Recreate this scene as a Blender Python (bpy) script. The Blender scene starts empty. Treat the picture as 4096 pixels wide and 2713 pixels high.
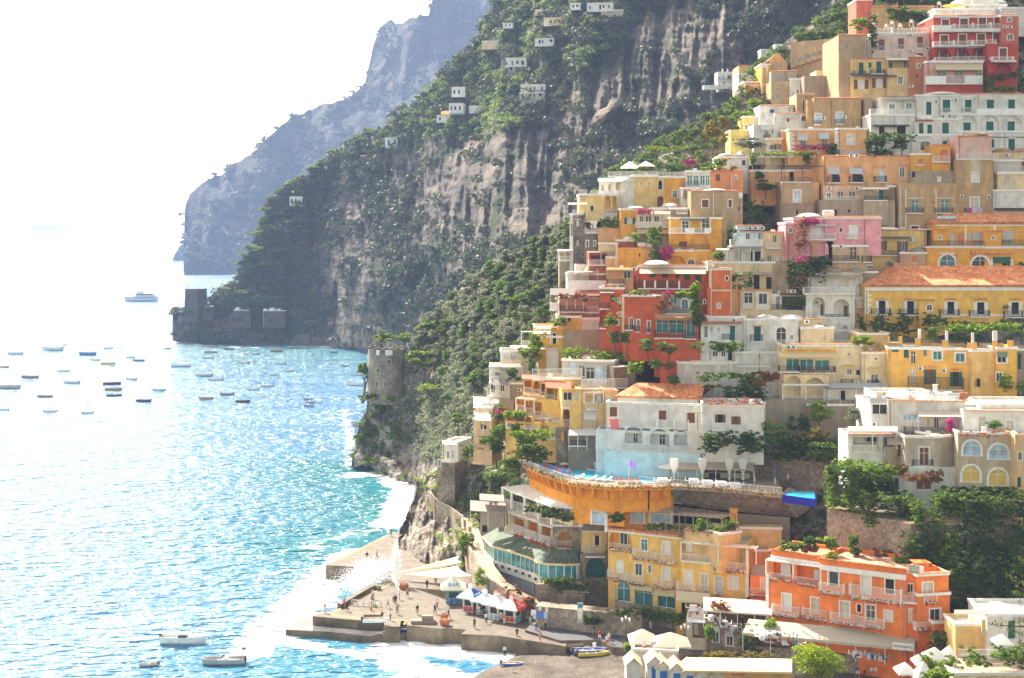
import bpy,bmesh,math,random
import numpy as np
from mathutils import Vector,Matrix
random.seed(7);RNG=np.random.default_rng(7)
S=bpy.context.scene
COL=S.collection
R=math.radians
# camera
F=5689.0;HZ=920.0;CX=2048.0;CAMH=67.0
cam=bpy.data.cameras.new('camera');camo=bpy.data.objects.new('camera',cam);COL.objects.link(camo)
camo.location=(0,0,CAMH);camo.rotation_euler=(R(90),0,0)
cam.sensor_width=36.0;cam.lens=36.0*F/4096.0
cam.shift_y=-(1356.5-HZ)/4096.0
cam.clip_start=1.0;cam.clip_end=90000.0
S.camera=camo
# light
SUN_AZ=R(-34);SUN_EL=R(42)
sd=Vector((math.sin(SUN_AZ)*math.cos(SUN_EL),math.cos(SUN_AZ)*math.cos(SUN_EL),math.sin(SUN_EL)))
W=bpy.data.worlds.new("World");S.world=W;W.use_nodes=True
wn=W.node_tree.nodes;wl=W.node_tree.links
sky=wn.new('ShaderNodeTexSky');sky.sky_type='NISHITA';sky.sun_disc=False
sky.sun_elevation=SUN_EL;sky.sun_rotation=SUN_AZ
sky.air_density=1.0;sky.dust_density=1.9;sky.ozone_density=1.0;sky.altitude=60
bg=wn['Background'];bg.inputs['Strength'].default_value=0.15
tint=wn.new('ShaderNodeVectorMath');tint.operation='MULTIPLY';tint.inputs[1].default_value=(1.34,1.0,.64)
wl.new(sky.outputs[0],tint.inputs[0]);wl.new(tint.outputs[0],bg.inputs['Color'])
ld=bpy.data.lights.new('sun','SUN');ld.energy=4.6;ld.angle=R(0.53);ld.color=(1.0,0.94,0.84)
lo=bpy.data.objects.new('sun',ld);COL.objects.link(lo)
lo.rotation_euler=(-sd).to_track_quat('-Z','Y').to_euler()
lo.location=(-200,400,400)
S.view_settings.view_transform='Standard';S.view_settings.look='None'
S.view_settings.exposure=1.63;S.view_settings.gamma=1.0;S.view_settings.use_curve_mapping=False
S.render.engine='CYCLES'
cy=S.cycles
cy.max_bounces=6;cy.diffuse_bounces=4;cy.glossy_bounces=2;cy.transmission_bounces=3
cy.transparent_max_bounces=6;cy.volume_bounces=1
cy.caustics_reflective=False;cy.caustics_refractive=False
cy.sample_clamp_indirect=6.0
cy.use_denoising=True
# geometry helpers
def P(px,py,Y):
 return Vector(((px-CX)*Y/F,Y,CAMH-(py-HZ)*Y/F))
def Ysea(py,z=0.0):
 return(CAMH-z)*F/(py-HZ)
def G(px,py,z=0.0):
 """point of height z seen at a place in the photograph"""
 return P(px,py,Ysea(py,z))
class View:
 ox=0.0;oy=0.0;k=1.0
def V(ox,oy,k):View.ox,View.oy,View.k=ox,oy,k
def q(x,y):return View.ox+x/View.k,View.oy+y/View.k
class MB:
 """collects shapes; build() links them as ONE mesh object"""
 def __init__(s):s.v=[];s.f=[];s.m=[];s.mat=0
 def quad(s,a,b,c,d):
  i=len(s.v);s.v+=[tuple(a),tuple(b),tuple(c),tuple(d)];s.f.append((i,i+1,i+2,i+3));s.m.append(s.mat)
 def poly(s,pts):
  i=len(s.v);s.v+=[tuple(p)for p in pts];s.f.append(tuple(range(i,i+len(pts))));s.m.append(s.mat)
 def hexa(s,p):
  i=len(s.v);s.v+=[tuple(x)for x in p]
  for f in((0,3,2,1),(4,5,6,7),(0,1,5,4),(1,2,6,5),(2,3,7,6),(3,0,4,7)):
   s.f.append(tuple(i+j for j in f));s.m.append(s.mat)
 def box(s,x0,y0,z0,x1,y1,z1):
  s.hexa([(x0,y0,z0),(x1,y0,z0),(x1,y1,z0),(x0,y1,z0),(x0,y0,z1),(x1,y0,z1),(x1,y1,z1),(x0,y1,z1)])
 def bar(s,a,b,r,n=4,r2=None):
  a=Vector(a);b=Vector(b);d=(b-a)
  if d.length<1e-6:return
  d.normalize();up=Vector((0,0,1))if abs(d.z)<.9 else Vector((1,0,0))
  x=d.cross(up).normalized();y=d.cross(x);r2=r if r2 is None else r2
  i=len(s.v)
  for c,rr in((a,r),(b,r2)):
   for k in range(n):
    t=2*math.pi*(k+.5)/n;s.v.append(tuple(c+x*math.cos(t)*rr+y*math.sin(t)*rr))
  for k in range(n):
   s.f.append((i+k,i+(k+1)%n,i+n+(k+1)%n,i+n+k));s.m.append(s.mat)
  s.f.append(tuple(i+k for k in range(n))[::-1]);s.m.append(s.mat)
  s.f.append(tuple(i+n+k for k in range(n)));s.m.append(s.mat)
 def lathe(s,c,prof,n=12,sx=1.0,sy=1.0,a0=0.0):
  c=Vector(c);i=len(s.v)
  for r,z in prof:
   for k in range(n):
    t=a0+2*math.pi*k/n;s.v.append((c.x+math.cos(t)*r*sx,c.y+math.sin(t)*r*sy,c.z+z))
  for j in range(len(prof)-1):
   for k in range(n):
    s.f.append((i+j*n+k,i+j*n+(k+1)%n,i+(j+1)*n+(k+1)%n,i+(j+1)*n+k));s.m.append(s.mat)
  if prof[0][0]>1e-3:s.f.append(tuple(i+k for k in range(n))[::-1]);s.m.append(s.mat)
  if prof[-1][0]>1e-3:s.f.append(tuple(i+(len(prof)-1)*n+k for k in range(n)));s.m.append(s.mat)
 def tube(s,pts,r,n=5):
  for a,b in zip(pts[:-1],pts[1:]):s.bar(a,b,r,n)
 def prism(s,pts,z0,z1):
  n=len(pts);i=len(s.v)
  s.v+=[(p[0],p[1],z0)for p in pts]+[(p[0],p[1],z1)for p in pts]
  for k in range(n):
   s.f.append((i+k,i+(k+1)%n,i+n+(k+1)%n,i+n+k));s.m.append(s.mat)
  s.f.append(tuple(i+k for k in range(n))[::-1]);s.m.append(s.mat)
  s.f.append(tuple(i+n+k for k in range(n)));s.m.append(s.mat)
 def mesh(s,name,mats,smooth=False):
  me=bpy.data.meshes.new(name)
  me.from_pydata(s.v,[],s.f)
  if not isinstance(mats,(list,tuple)):mats=[mats]
  for m in mats:me.materials.append(m)
  if len(mats)>1:me.polygons.foreach_set('material_index',s.m)
  if smooth:me.polygons.foreach_set('use_smooth',[True]*len(s.f))
  me.update();return me
 def build(s,name,mats,parent=None,smooth=False,frame=None):
  o=bpy.data.objects.new(name,s.mesh(name,mats,smooth));COL.objects.link(o)
  if parent is not None:o.parent=parent
  return o
def tag(o,label=None,cat=None,group=None,kind=None):
 if label:o['label']=label
 if cat:o['category']=cat
 if group:o['group']=group
 if kind:o['kind']=kind
 return o
def empty(name,loc=(0,0,0),rz=0.0,label=None,cat=None,group=None):
 o=bpy.data.objects.new(name,None);COL.objects.link(o)
 o.location=loc;o.rotation_euler=(0,0,rz);o.empty_display_size=.2
 return tag(o,label,cat,group)
def copy_tree(o,parent=None):
 c=o.copy();COL.objects.link(c)
 if parent is not None:c.parent=parent
 for ch in list(o.children):copy_tree(ch,c)
 return c
def np_mesh(name,verts,faces,mats,midx=None,smooth=False):
 """faces: (n,k) array of one face size"""
 me=bpy.data.meshes.new(name)
 verts=np.asarray(verts,np.float32);faces=np.asarray(faces,np.int32)
 n,k=faces.shape
 me.vertices.add(len(verts));me.vertices.foreach_set('co',verts.ravel())
 me.loops.add(n*k);me.loops.foreach_set('vertex_index',faces.ravel())
 me.polygons.add(n);me.polygons.foreach_set('loop_start',np.arange(0,n*k,k,dtype=np.int32))
 me.polygons.foreach_set('loop_total',np.full(n,k,np.int32))
 if not isinstance(mats,(list,tuple)):mats=[mats]
 for m in mats:me.materials.append(m)
 if midx is not None:me.polygons.foreach_set('material_index',np.asarray(midx,np.int32))
 if smooth:me.polygons.foreach_set('use_smooth',np.ones(n,bool))
 me.update(calc_edges=True);return me
def np_obj(name,verts,faces,mats,parent=None,midx=None,smooth=False):
 o=bpy.data.objects.new(name,np_mesh(name,verts,faces,mats,midx,smooth));COL.objects.link(o)
 if parent is not None:o.parent=parent
 return o
_perm=RNG.random((64,64,64)).astype(np.float32)
def vnoise(x,y,z=0.0):
 x=np.asarray(x,float);y=np.asarray(y,float);z=np.asarray(z,float)+0*x
 xi=np.floor(x).astype(int);yi=np.floor(y).astype(int);zi=np.floor(z).astype(int)
 fx=x-xi;fy=y-yi;fz=z-zi
 fx=fx*fx*(3-2*fx);fy=fy*fy*(3-2*fy);fz=fz*fz*(3-2*fz)
 r=0
 for dx in(0,1):
  for dy in(0,1):
   for dz in(0,1):
    w=(fx if dx else 1-fx)*(fy if dy else 1-fy)*(fz if dz else 1-fz)
    r=r+w*_perm[(xi+dx)%64,(yi+dy)%64,(zi+dz)%64]
 return r*2-1
def fbm(x,y,z=0.0,o=4):
 r=0;a=.5;s=1.0
 for i in range(o):
  r=r+a*vnoise(np.asarray(x)*s+17*i,np.asarray(y)*s+5*i,np.asarray(z)*s+9*i);a*=.5;s*=2.03
 return r
# materials
def newmat(name):
 m=bpy.data.materials.new(name);m.use_nodes=True
 nt=m.node_tree;return m,nt.nodes,nt.links,nt.nodes['Principled BSDF']
def lin(c):
 return tuple((x/12.92 if x<=.04045 else((x+.055)/1.055)**2.4)for x in c)
_mc={}
def plain(name,rgb,rough=.7,metal=0.0,var=.12,scale=1.5,spec=.3):
 key=(name,rgb)
 if key in _mc:return _mc[key]
 m,n,l,b=newmat(name)
 tc=n.new('ShaderNodeTexCoord');no=n.new('ShaderNodeTexNoise');no.inputs['Scale'].default_value=scale
 no.inputs['Detail'].default_value=4
 mr=n.new('ShaderNodeMapRange');mr.inputs[1].default_value=.3;mr.inputs[2].default_value=.7
 mr.inputs[3].default_value=1-var;mr.inputs[4].default_value=1+var
 mx=n.new('ShaderNodeVectorMath');mx.operation='SCALE';mx.inputs[0].default_value=rgb
 l.new(tc.outputs['Object'],no.inputs['Vector']);l.new(no.outputs[0],mr.inputs[0]);l.new(mr.outputs[0],mx.inputs['Scale'])
 l.new(mx.outputs[0],b.inputs['Base Color'])
 b.inputs['Roughness'].default_value=rough;b.inputs['Metallic'].default_value=metal
 b.inputs['Specular IOR Level'].default_value=spec
 _mc[key]=m;return m
def plaster(rgb,wear=.35,dirt=(.16,.13,.10)):
 """rendered wall: blotches, vertical run-off stains, worn patches"""
 key=('plaster',rgb,wear)
 if key in _mc:return _mc[key]
 m,n,l,b=newmat('plaster')
 geo=n.new('ShaderNodeNewGeometry');mp=n.new('ShaderNodeMapping');mp.inputs['Scale'].default_value=(1,1,.22)
 l.new(geo.outputs['Position'],mp.inputs[0])
 n1=n.new('ShaderNodeTexNoise');n1.inputs['Scale'].default_value=.6;n1.inputs['Detail'].default_value=8
 n2=n.new('ShaderNodeTexNoise');n2.inputs['Scale'].default_value=1.1;n2.inputs['Detail'].default_value=8;n2.inputs['Roughness'].default_value=.7
 n3=n.new('ShaderNodeTexNoise');n3.inputs['Scale'].default_value=.5;n3.inputs['Detail'].default_value=7;n3.inputs['Roughness'].default_value=.75
 l.new(geo.outputs['Position'],n1.inputs['Vector']);l.new(mp.outputs[0],n2.inputs['Vector']);l.new(geo.outputs['Position'],n3.inputs['Vector'])
 m1=n.new('ShaderNodeMapRange');m1.inputs[1].default_value=.3;m1.inputs[2].default_value=.7;m1.inputs[3].default_value=.78;m1.inputs[4].default_value=1.14
 l.new(n1.outputs[0],m1.inputs[0])
 sc=n.new('ShaderNodeVectorMath');sc.operation='SCALE';sc.inputs[0].default_value=rgb;l.new(m1.outputs[0],sc.inputs['Scale'])
 m2=n.new('ShaderNodeMapRange');m2.inputs[1].default_value=.49-.2*wear;m2.inputs[2].default_value=.68-.12*wear;m2.inputs[3].default_value=0;m2.inputs[4].default_value=min(1,.3+wear*.9)
 l.new(n2.outputs[0],m2.inputs[0])
 mix=n.new('ShaderNodeMix');mix.data_type='RGBA'
 l.new(m2.outputs[0],mix.inputs[0]);l.new(sc.outputs[0],mix.inputs[6]);mix.inputs[7].default_value=tuple(.55*a+.45*d for a,d in zip(rgb,dirt))+(1,)
 m3=n.new('ShaderNodeMapRange');m3.inputs[1].default_value=.66-.12*wear;m3.inputs[2].default_value=.70-.1*wear;m3.inputs[3].default_value=0;m3.inputs[4].default_value=wear*.9
 l.new(n3.outputs[0],m3.inputs[0])
 mx2=n.new('ShaderNodeMix');mx2.data_type='RGBA'
 l.new(m3.outputs[0],mx2.inputs[0]);l.new(mix.outputs[2],mx2.inputs[6]);mx2.inputs[7].default_value=tuple(min(1,.5*a+.17)for a in rgb)+(1,)
 l.new(mx2.outputs[2],b.inputs['Base Color'])
 b.inputs['Roughness'].default_value=.9;b.inputs['Specular IOR Level'].default_value=.2
 bp=n.new('ShaderNodeBump');bp.inputs['Strength'].default_value=.35;bp.inputs['Distance'].default_value=.08
 l.new(n3.outputs[0],bp.inputs['Height']);l.new(bp.outputs[0],b.inputs['Normal'])
 _mc[key]=m;return m
def stone(name,c1,c2,mortar,scale=1.6,bump=.6):
 if name in _mc:return _mc[name]
 m,n,l,b=newmat(name)
 geo=n.new('ShaderNodeNewGeometry')
 vo=n.new('ShaderNodeTexVoronoi');vo.inputs['Scale'].default_value=scale
 ve=n.new('ShaderNodeTexVoronoi');ve.feature='DISTANCE_TO_EDGE';ve.inputs['Scale'].default_value=scale
 no=n.new('ShaderNodeTexNoise');no.inputs['Scale'].default_value=.25;no.inputs['Detail'].default_value=6
 for t in(vo,ve,no):l.new(geo.outputs['Position'],t.inputs['Vector'])
 mix=n.new('ShaderNodeMix');mix.data_type='RGBA';l.new(vo.outputs['Color'],mix.inputs[0]);mix.inputs[6].default_value=c1+(1,);mix.inputs[7].default_value=c2+(1,)
 mr=n.new('ShaderNodeMapRange');mr.inputs[1].default_value=.02;mr.inputs[2].default_value=.09
 l.new(ve.outputs['Distance'],mr.inputs[0])
 m2=n.new('ShaderNodeMix');m2.data_type='RGBA';l.new(mr.outputs[0],m2.inputs[0]);m2.inputs[6].default_value=mortar+(1,);l.new(mix.outputs[2],m2.inputs[7])
 mr2=n.new('ShaderNodeMapRange');mr2.inputs[1].default_value=.35;mr2.inputs[2].default_value=.65;mr2.inputs[3].default_value=.6;mr2.inputs[4].default_value=1.25
 l.new(no.outputs[0],mr2.inputs[0])
 sc=n.new('ShaderNodeVectorMath');sc.operation='SCALE';l.new(m2.outputs[2],sc.inputs[0]);l.new(mr2.outputs[0],sc.inputs['Scale'])
 l.new(sc.outputs[0],b.inputs['Base Color']);b.inputs['Roughness'].default_value=.9;b.inputs['Specular IOR Level'].default_value=.2
 bp=n.new('ShaderNodeBump');bp.inputs['Strength'].default_value=bump;bp.inputs['Distance'].default_value=.12
 l.new(mr.outputs[0],bp.inputs['Height']);l.new(bp.outputs[0],b.inputs['Normal'])
 _mc[name]=m;return m
def leafmat(name,c1,c2,c3=None,trans=.45,scale=.6):
 """foliage: hue varies by clump and by leaf; light passes through the leaves"""
 if name in _mc:return _mc[name]
 m,n,l,b=newmat(name)
 geo=n.new('ShaderNodeNewGeometry');no=n.new('ShaderNodeTexNoise');no.inputs['Scale'].default_value=scale;no.inputs['Detail'].default_value=3
 l.new(geo.outputs['Position'],no.inputs['Vector'])
 ri=n.new('ShaderNodeMath');ri.operation='MULTIPLY_ADD';ri.inputs[1].default_value=.5;ri.inputs[2].default_value=-.25
 l.new(geo.outputs['Random Per Island'],ri.inputs[0])
 ad=n.new('ShaderNodeMath');ad.operation='ADD';l.new(no.outputs[0],ad.inputs[0]);l.new(ri.outputs[0],ad.inputs[1])
 cr=n.new('ShaderNodeValToRGB');cr.color_ramp.elements[0].position=.25;cr.color_ramp.elements[0].color=c1+(1,)
 cr.color_ramp.elements[1].position=.75;cr.color_ramp.elements[1].color=c2+(1,)
 if c3:
  e=cr.color_ramp.elements.new(.9);e.color=c3+(1,)
 l.new(ad.outputs[0],cr.inputs[0]);l.new(cr.outputs[0],b.inputs['Base Color'])
 b.inputs['Roughness'].default_value=.6;b.inputs['Specular IOR Level'].default_value=.25
 tr=n.new('ShaderNodeBsdfTranslucent');l.new(cr.outputs[0],tr.inputs[0])
 mx=n.new('ShaderNodeMixShader');mx.inputs[0].default_value=trans
 l.new(b.outputs[0],mx.inputs[1]);l.new(tr.outputs[0],mx.inputs[2]);l.new(mx.outputs[0],n['Material Output'].inputs[0])
 _mc[name]=m;return m
def cloth(name,rgb,trans=.35,rough=.8):
 key=(name,rgb)
 if key in _mc:return _mc[key]
 m,n,l,b=newmat(name)
 b.inputs['Base Color'].default_value=rgb+(1,);b.inputs['Roughness'].default_value=rough
 tr=n.new('ShaderNodeBsdfTranslucent');tr.inputs[0].default_value=rgb+(1,)
 mx=n.new('ShaderNodeMixShader');mx.inputs[0].default_value=trans
 l.new(b.outputs[0],mx.inputs[1]);l.new(tr.outputs[0],mx.inputs[2]);l.new(mx.outputs[0],n['Material Output'].inputs[0])
 _mc[key]=m;return m
def rockmat(name,cols,green,scale=1.0,strata=1.0,gmask=.5,bump=1.0):
 """cliff: tilted strata, vertical staining, grass and lichen patches"""
 m,n,l,b=newmat(name)
 geo=n.new('ShaderNodeNewGeometry')
 mp=n.new('ShaderNodeMapping');mp.inputs['Scale'].default_value=(scale*.25,scale*.25,scale*1.0*strata);mp.inputs['Rotation'].default_value=(0,R(-18),0)
 ms=n.new('ShaderNodeMapping');ms.inputs['Scale'].default_value=(scale,scale,scale*.18)
 l.new(geo.outputs['Position'],mp.inputs[0]);l.new(geo.outputs['Position'],ms.inputs[0])
 a=n.new('ShaderNodeTexNoise');a.inputs['Scale'].default_value=.12;a.inputs['Detail'].default_value=8;a.inputs['Roughness'].default_value=.65;l.new(mp.outputs[0],a.inputs['Vector'])
 c=n.new('ShaderNodeTexNoise');c.inputs['Scale'].default_value=.09;c.inputs['Detail'].default_value=8;c.inputs['Roughness'].default_value=.7;l.new(ms.outputs[0],c.inputs['Vector'])
 g=n.new('ShaderNodeTexNoise');g.inputs['Scale'].default_value=.03*scale;g.inputs['Detail'].default_value=9;g.inputs['Roughness'].default_value=.65;l.new(geo.outputs['Position'],g.inputs['Vector'])
 ad=n.new('ShaderNodeMath');ad.operation='ADD';l.new(a.outputs[0],ad.inputs[0]);l.new(c.outputs[0],ad.inputs[1])
 hf=n.new('ShaderNodeMath');hf.operation='MULTIPLY';hf.inputs[1].default_value=.5;l.new(ad.outputs[0],hf.inputs[0])
 cr=n.new('ShaderNodeValToRGB');els=cr.color_ramp.elements
 els[0].position=.36;els[0].color=cols[0]+(1,);els[1].position=.64;els[1].color=cols[-1]+(1,)
 for i,cc in enumerate(cols[1:-1]):
  e=els.new(.36+.28*(i+1)/(len(cols)-1));e.color=cc+(1,)
 l.new(hf.outputs[0],cr.inputs[0])
 mr=n.new('ShaderNodeMapRange');mr.inputs[1].default_value=gmask-.03;mr.inputs[2].default_value=gmask+.05;l.new(g.outputs[0],mr.inputs[0])
 mx=n.new('ShaderNodeMix');mx.data_type='RGBA';l.new(mr.outputs[0],mx.inputs[0]);l.new(cr.outputs[0],mx.inputs[6]);mx.inputs[7].default_value=green+(1,)
 nd=n.new('ShaderNodeVectorMath');nd.operation='MULTIPLY_ADD';nd.inputs[1].default_value=(1.6,)*3;l.new(g.outputs['Color'],nd.inputs[0])
 mc=n.new('ShaderNodeMapping');mc.inputs['Scale'].default_value=(.09*scale,.09*scale,.16*scale);mc.inputs['Rotation'].default_value=(R(8),R(-14),0);l.new(geo.outputs['Position'],mc.inputs[0]);l.new(mc.outputs[0],nd.inputs[2])
 vc=n.new('ShaderNodeTexVoronoi');vc.feature='DISTANCE_TO_EDGE';vc.inputs['Scale'].default_value=1.0;l.new(nd.outputs[0],vc.inputs['Vector'])
 vm=n.new('ShaderNodeMapRange');vm.inputs[1].default_value=0;vm.inputs[2].default_value=.09;l.new(vc.outputs['Distance'],vm.inputs[0])
 vr=n.new('ShaderNodeMapRange');vr.inputs[3].default_value=.5;vr.inputs[4].default_value=1.06;l.new(vm.outputs[0],vr.inputs[0])
 vs=n.new('ShaderNodeVectorMath');vs.operation='SCALE';l.new(mx.outputs[2],vs.inputs[0]);l.new(vr.outputs[0],vs.inputs['Scale'])
 l.new(vs.outputs[0],b.inputs['Base Color']);b.inputs['Roughness'].default_value=.95;b.inputs['Specular IOR Level'].default_value=.15
 bp=n.new('ShaderNodeBump');bp.inputs['Strength'].default_value=min(1,bump);bp.inputs['Distance'].default_value=2.5*bump/scale
 hc=n.new('ShaderNodeMath');hc.operation='MULTIPLY_ADD';hc.inputs[1].default_value=.22;l.new(vm.outputs[0],hc.inputs[0]);l.new(hf.outputs[0],hc.inputs[2])
 l.new(hc.outputs[0],bp.inputs['Height']);l.new(bp.outputs[0],b.inputs['Normal'])
 return m
WHITE=(.80,.79,.76)
M_white=plain('white_paint',(.80,.79,.76),.6)
M_iron=plain('dark_iron',(.07,.075,.08),.5)
M_glass=plain('window_glass',(.035,.045,.055),.12,var=.5,scale=.6,spec=.6)
M_teal=plain('teal_glass',(.05,.22,.25),.12,var=.4,scale=.4,spec=.6)
M_dark=plain('dark_interior',(.03,.026,.024),.8)
M_tile=None
# depth of the ground, by bearing and height of view
class Field:
 def __init__(s,xs,ys,t):s.xs=np.array(xs,float);s.ys=np.array(ys,float);s.t=np.array(t,float)
 def __call__(s,x,y):
  x=np.clip(np.asarray(x,float),s.xs[0],s.xs[-1]);y=np.clip(np.asarray(y,float),s.ys[0],s.ys[-1])
  i=np.clip(np.searchsorted(s.xs,x)-1,0,len(s.xs)-2);j=np.clip(np.searchsorted(s.ys,y)-1,0,len(s.ys)-2)
  u=(x-s.xs[i])/(s.xs[i+1]-s.xs[i]);v=(y-s.ys[j])/(s.ys[j+1]-s.ys[j])
  t=s.t
  return(t[j,i]*(1-u)+t[j,i+1]*u)*(1-v)+(t[j+1,i]*(1-u)+t[j+1,i+1]*u)*v
TD=Field([1600,1900,2300,2700,3100,3500,4100],[0,300,600,900,1200,1500,1800,2100,2400,2560,2760],[[400,400,400,385,365,345,330],[390,390,370,350,335,325,312],[370,360,335,320,312,304,297],[350,335,295,292,290,287,282],[345,320,280,278,274,270,265],[335,305,272,265,260,254,248],[312,295,262,252,246,238,230],[297,274,256,243,234,226,220],[262,256,247,238,230,223,216],[245,240,236,230,228,226,224],[225,220,216,208,206,204,202]])
def tdy(px,py):return float(TD(px,py))
def polyx(pts,y):
 ys=[p[1]for p in pts];xs=[p[0]for p in pts];return np.interp(y,ys,xs)
def sheet(name,PX,PY,Y,mat,back=120.0,sink=40.0,label=None,kind='structure',jitter=0.0,nscale=30.0,skirts='tl'):
 """a sheet of ground or cliff through points of known bearing and distance, turned back behind its rim"""
 ny,nx=PX.shape
 X=(PX-CX)*Y/F;Z=CAMH-(PY-HZ)*Y/F
 if jitter:
  nz=fbm(X/nscale,Y/nscale,Z/nscale*.8,5);nz2=fbm(X/nscale*3.1+9,Y/nscale*3,Z/nscale*1.2,4)
  r=1+jitter*(nz+.5*np.abs(nz2))/Y
  Y2=Y*r;X=X*r;Z=CAMH+(Z-CAMH)*r;Y=Y2
  Z=Z+jitter*.25*fbm(X/nscale*2+3,Y/nscale*2,Z/nscale*2,3)
 v=np.stack([X,Y,Z],-1)
 if 't' in skirts:
  t1=v[0]+np.array([0,back*.4,0])+np.array([0,0,-sink*.2]);t2=v[0]+np.array([0,back,0]);t2[:,2]=np.minimum(t2[:,2]-sink,t2[:,2]-sink)
  v=np.concatenate([t2[None],t1[None],v],0)
 if 'l' in skirts:
  l1=v[:,0]+np.array([4,back*.35,0]);l2=v[:,0]+np.array([12,back,-5.0])
  v=np.concatenate([l2[:,None],l1[:,None],v],1)
 ny,nx=v.shape[:2]
 idx=np.arange(ny*nx).reshape(ny,nx)
 f=np.stack([idx[:-1,:-1],idx[1:,:-1],idx[1:,1:],idx[:-1,1:]],-1).reshape(-1,4)
 o=np_obj(name,v.reshape(-1,3),f,mat,smooth=True);tag(o,label,kind=kind)
 return o,v
def grid(n_x,n_y,top,bot,x0,x1):
 xs=np.linspace(x0,x1,n_x);yt=np.interp(xs,[p[0]for p in top],[p[1]for p in top]);yb=np.interp(xs,[p[0]for p in bot],[p[1]for p in bot])
 t=np.linspace(0,1,n_y)[:,None]
 return np.repeat(xs[None],n_y,0),yt[None]*(1-t)+yb[None]*t
M_rock_mid=rockmat('cliff_rock',[(.035,.035,.035),(.085,.08,.075),(.155,.13,.10),(.185,.175,.16)],(.022,.036,.014),scale=1.0,gmask=.53,bump=.6)
M_rock_far=rockmat('far_cliff_rock',[(.02,.02,.02),(.06,.055,.05),(.10,.085,.07)],(.016,.026,.01),scale=.45,gmask=.5,bump=1.0)
M_rock_near=rockmat('near_rock',[(.055,.05,.045),(.16,.14,.12),(.30,.26,.21),(.42,.38,.33)],(.06,.075,.025),scale=5.0,gmask=.60,bump=1.0)
M_soil=rockmat('hillside_soil',[(.05,.045,.03),(.12,.10,.07),(.2,.17,.12)],(.03,.05,.015),scale=4.0,gmask=.46,bump=.6)
top=[(735,1000),(740,820),(760,775),(800,745),(830,720),(900,690),(960,640),(1010,615),(1060,560),(1110,515),(1160,470),(1240,440),(1310,412),(1400,390),(1430,362),(1460,335),(1468,290),(1478,240),(1490,190),(1505,150),(1530,105),(1560,88),(1585,96),(1610,92),(1640,72),(1665,76),(1680,55),(1715,62),(1722,22),(1735,-10),(1800,-60),(2150,-120),(2500,-200)]
bot=[(735,1099),(900,1097),(2500,1110)]
PX,PY=grid(420,220,top,bot,735,2500)
FD=Field([735,1000,1450,1700,2100,2500],[-200,300,600,900,1100],[[2900,2900,2850,2800,2700,2700],[2700,2600,2600,2500,2400,2400],[2500,2450,2350,2300,2300,2300],[2250,2250,2250,2200,2200,2200],[2130,2135,2130,2120,2100,2100]])
rj=fbm(PX/26.,PY*0+3,0,4)*9*(1-np.linspace(0,1,PX.shape[0])[:,None])**3
FY=FD(PX,PY)
FY=FY+120*fbm(PX/130.+PY/700.,PY/500.+2,0,3)*np.clip((1099-PY)/60.,0,1)
FY=np.where(PY>1090,67*F/(PY-HZ+.0),FY)
o,FV=sheet('far_mountain',PX,PY+rj,FY,M_rock_far,400,120,'steep far mountain dropping into the sea behind the near headland',jitter=26,nscale=110.)
o.name='mountain';FARGRID=(PX,PY+rj,FV[2:,2:])
PX,PY=grid(30,14,[(690,1035),(700,1012),(712,995),(722,980),(750,972),(800,960)],[(690,1041),(800,1041)],690,800)
o,_=sheet('headland',PX,PY,3100+0*PX+60*fbm(PX/9.,PY/9.,0,3),M_rock_far,300,60,'farthest low headland at the foot of the far mountain',jitter=20,nscale=60.)
m=MB();pts=[(124,922),(136,902),(158,897),(190,898),(235,907),(268,913),(278,922)]
f0=[P(x,y,60000)for x,y in pts];f1=[p+Vector((80,900,0))for p in f0]
lo0=[Vector((p.x,p.y,-20))for p in f0];lo1=[Vector((p.x,p.y,-20))for p in f1]
for i in range(6):
 m.quad(lo0[i],lo0[i+1],f0[i+1],f0[i]);m.quad(f0[i],f0[i+1],f1[i+1],f1[i]);m.quad(f1[i],f1[i+1],lo1[i+1],lo1[i])
tag(m.build('island',plain('haze_toned_rock',(.62,.74,.78),.9)),'faint low island far out on the horizon',kind='structure')  # distance haze put into the pale bluish colour; island lies beyond the haze box
top=[(690,1262),(700,1250),(820,1246),(850,1235),(862,1195),(900,1175),(925,1190),(950,1140),(985,1080),(1010,1010),(1040,960),(1060,900),(1085,840),(1110,800),(1150,775),(1200,745),(1260,700),(1310,670),(1330,640),(1400,600),(1460,570),(1510,545),(1550,515),(1600,470),(1650,430),(1700,385),(1745,335),(1790,290),(1830,250),(1860,200),(1900,165),(1930,100),(1950,60),(1975,20),(2000,-20),(2100,-60),(4200,-120)]
bot=[(690,1360),(720,1372),(1000,1378),(1450,1392),(1600,1470),(2000,1625),(2400,1740),(4200,1850)]
MD=Field([690,1000,1300,1600,2000,2400,2900,4200],[-120,0,200,400,600,800,1000,1200,1385],[[960,960,940,890,800,720,650,560],[955,955,930,875,780,700,635,545],[945,945,915,850,745,670,610,525],[930,930,900,825,710,640,590,510],[915,915,885,800,655,610,550,495],[900,900,875,775,610,560,500,460],[880,880,855,740,570,500,450,440],[845,850,835,730,560,480,440,430],[838,833,822,720,560,480,440,430]])
PX,PY=grid(620,330,top,bot,690,4200)
rj=fbm(PX/18.,PY*0+8,0,4)*7*(1-np.linspace(0,1,PX.shape[0])[:,None])**4
MY=MD(PX,PY)
MY=MY+(30*fbm(PX/170.,PY/380.,3,4)+20*np.abs(fbm(PX/40.+PY/900.,PY/300.,6,5))+3.5*fbm(PX/150.+PY/70.,PY/26.-PX/160.,2,4))*np.clip((1330-PY)/120.,0,1)
o,MV=sheet('cliff',PX,PY+rj,MY,M_rock_mid,200,60,'tall limestone mountainside with brush and bare cliffs behind the town',jitter=6,nscale=18.)
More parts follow.
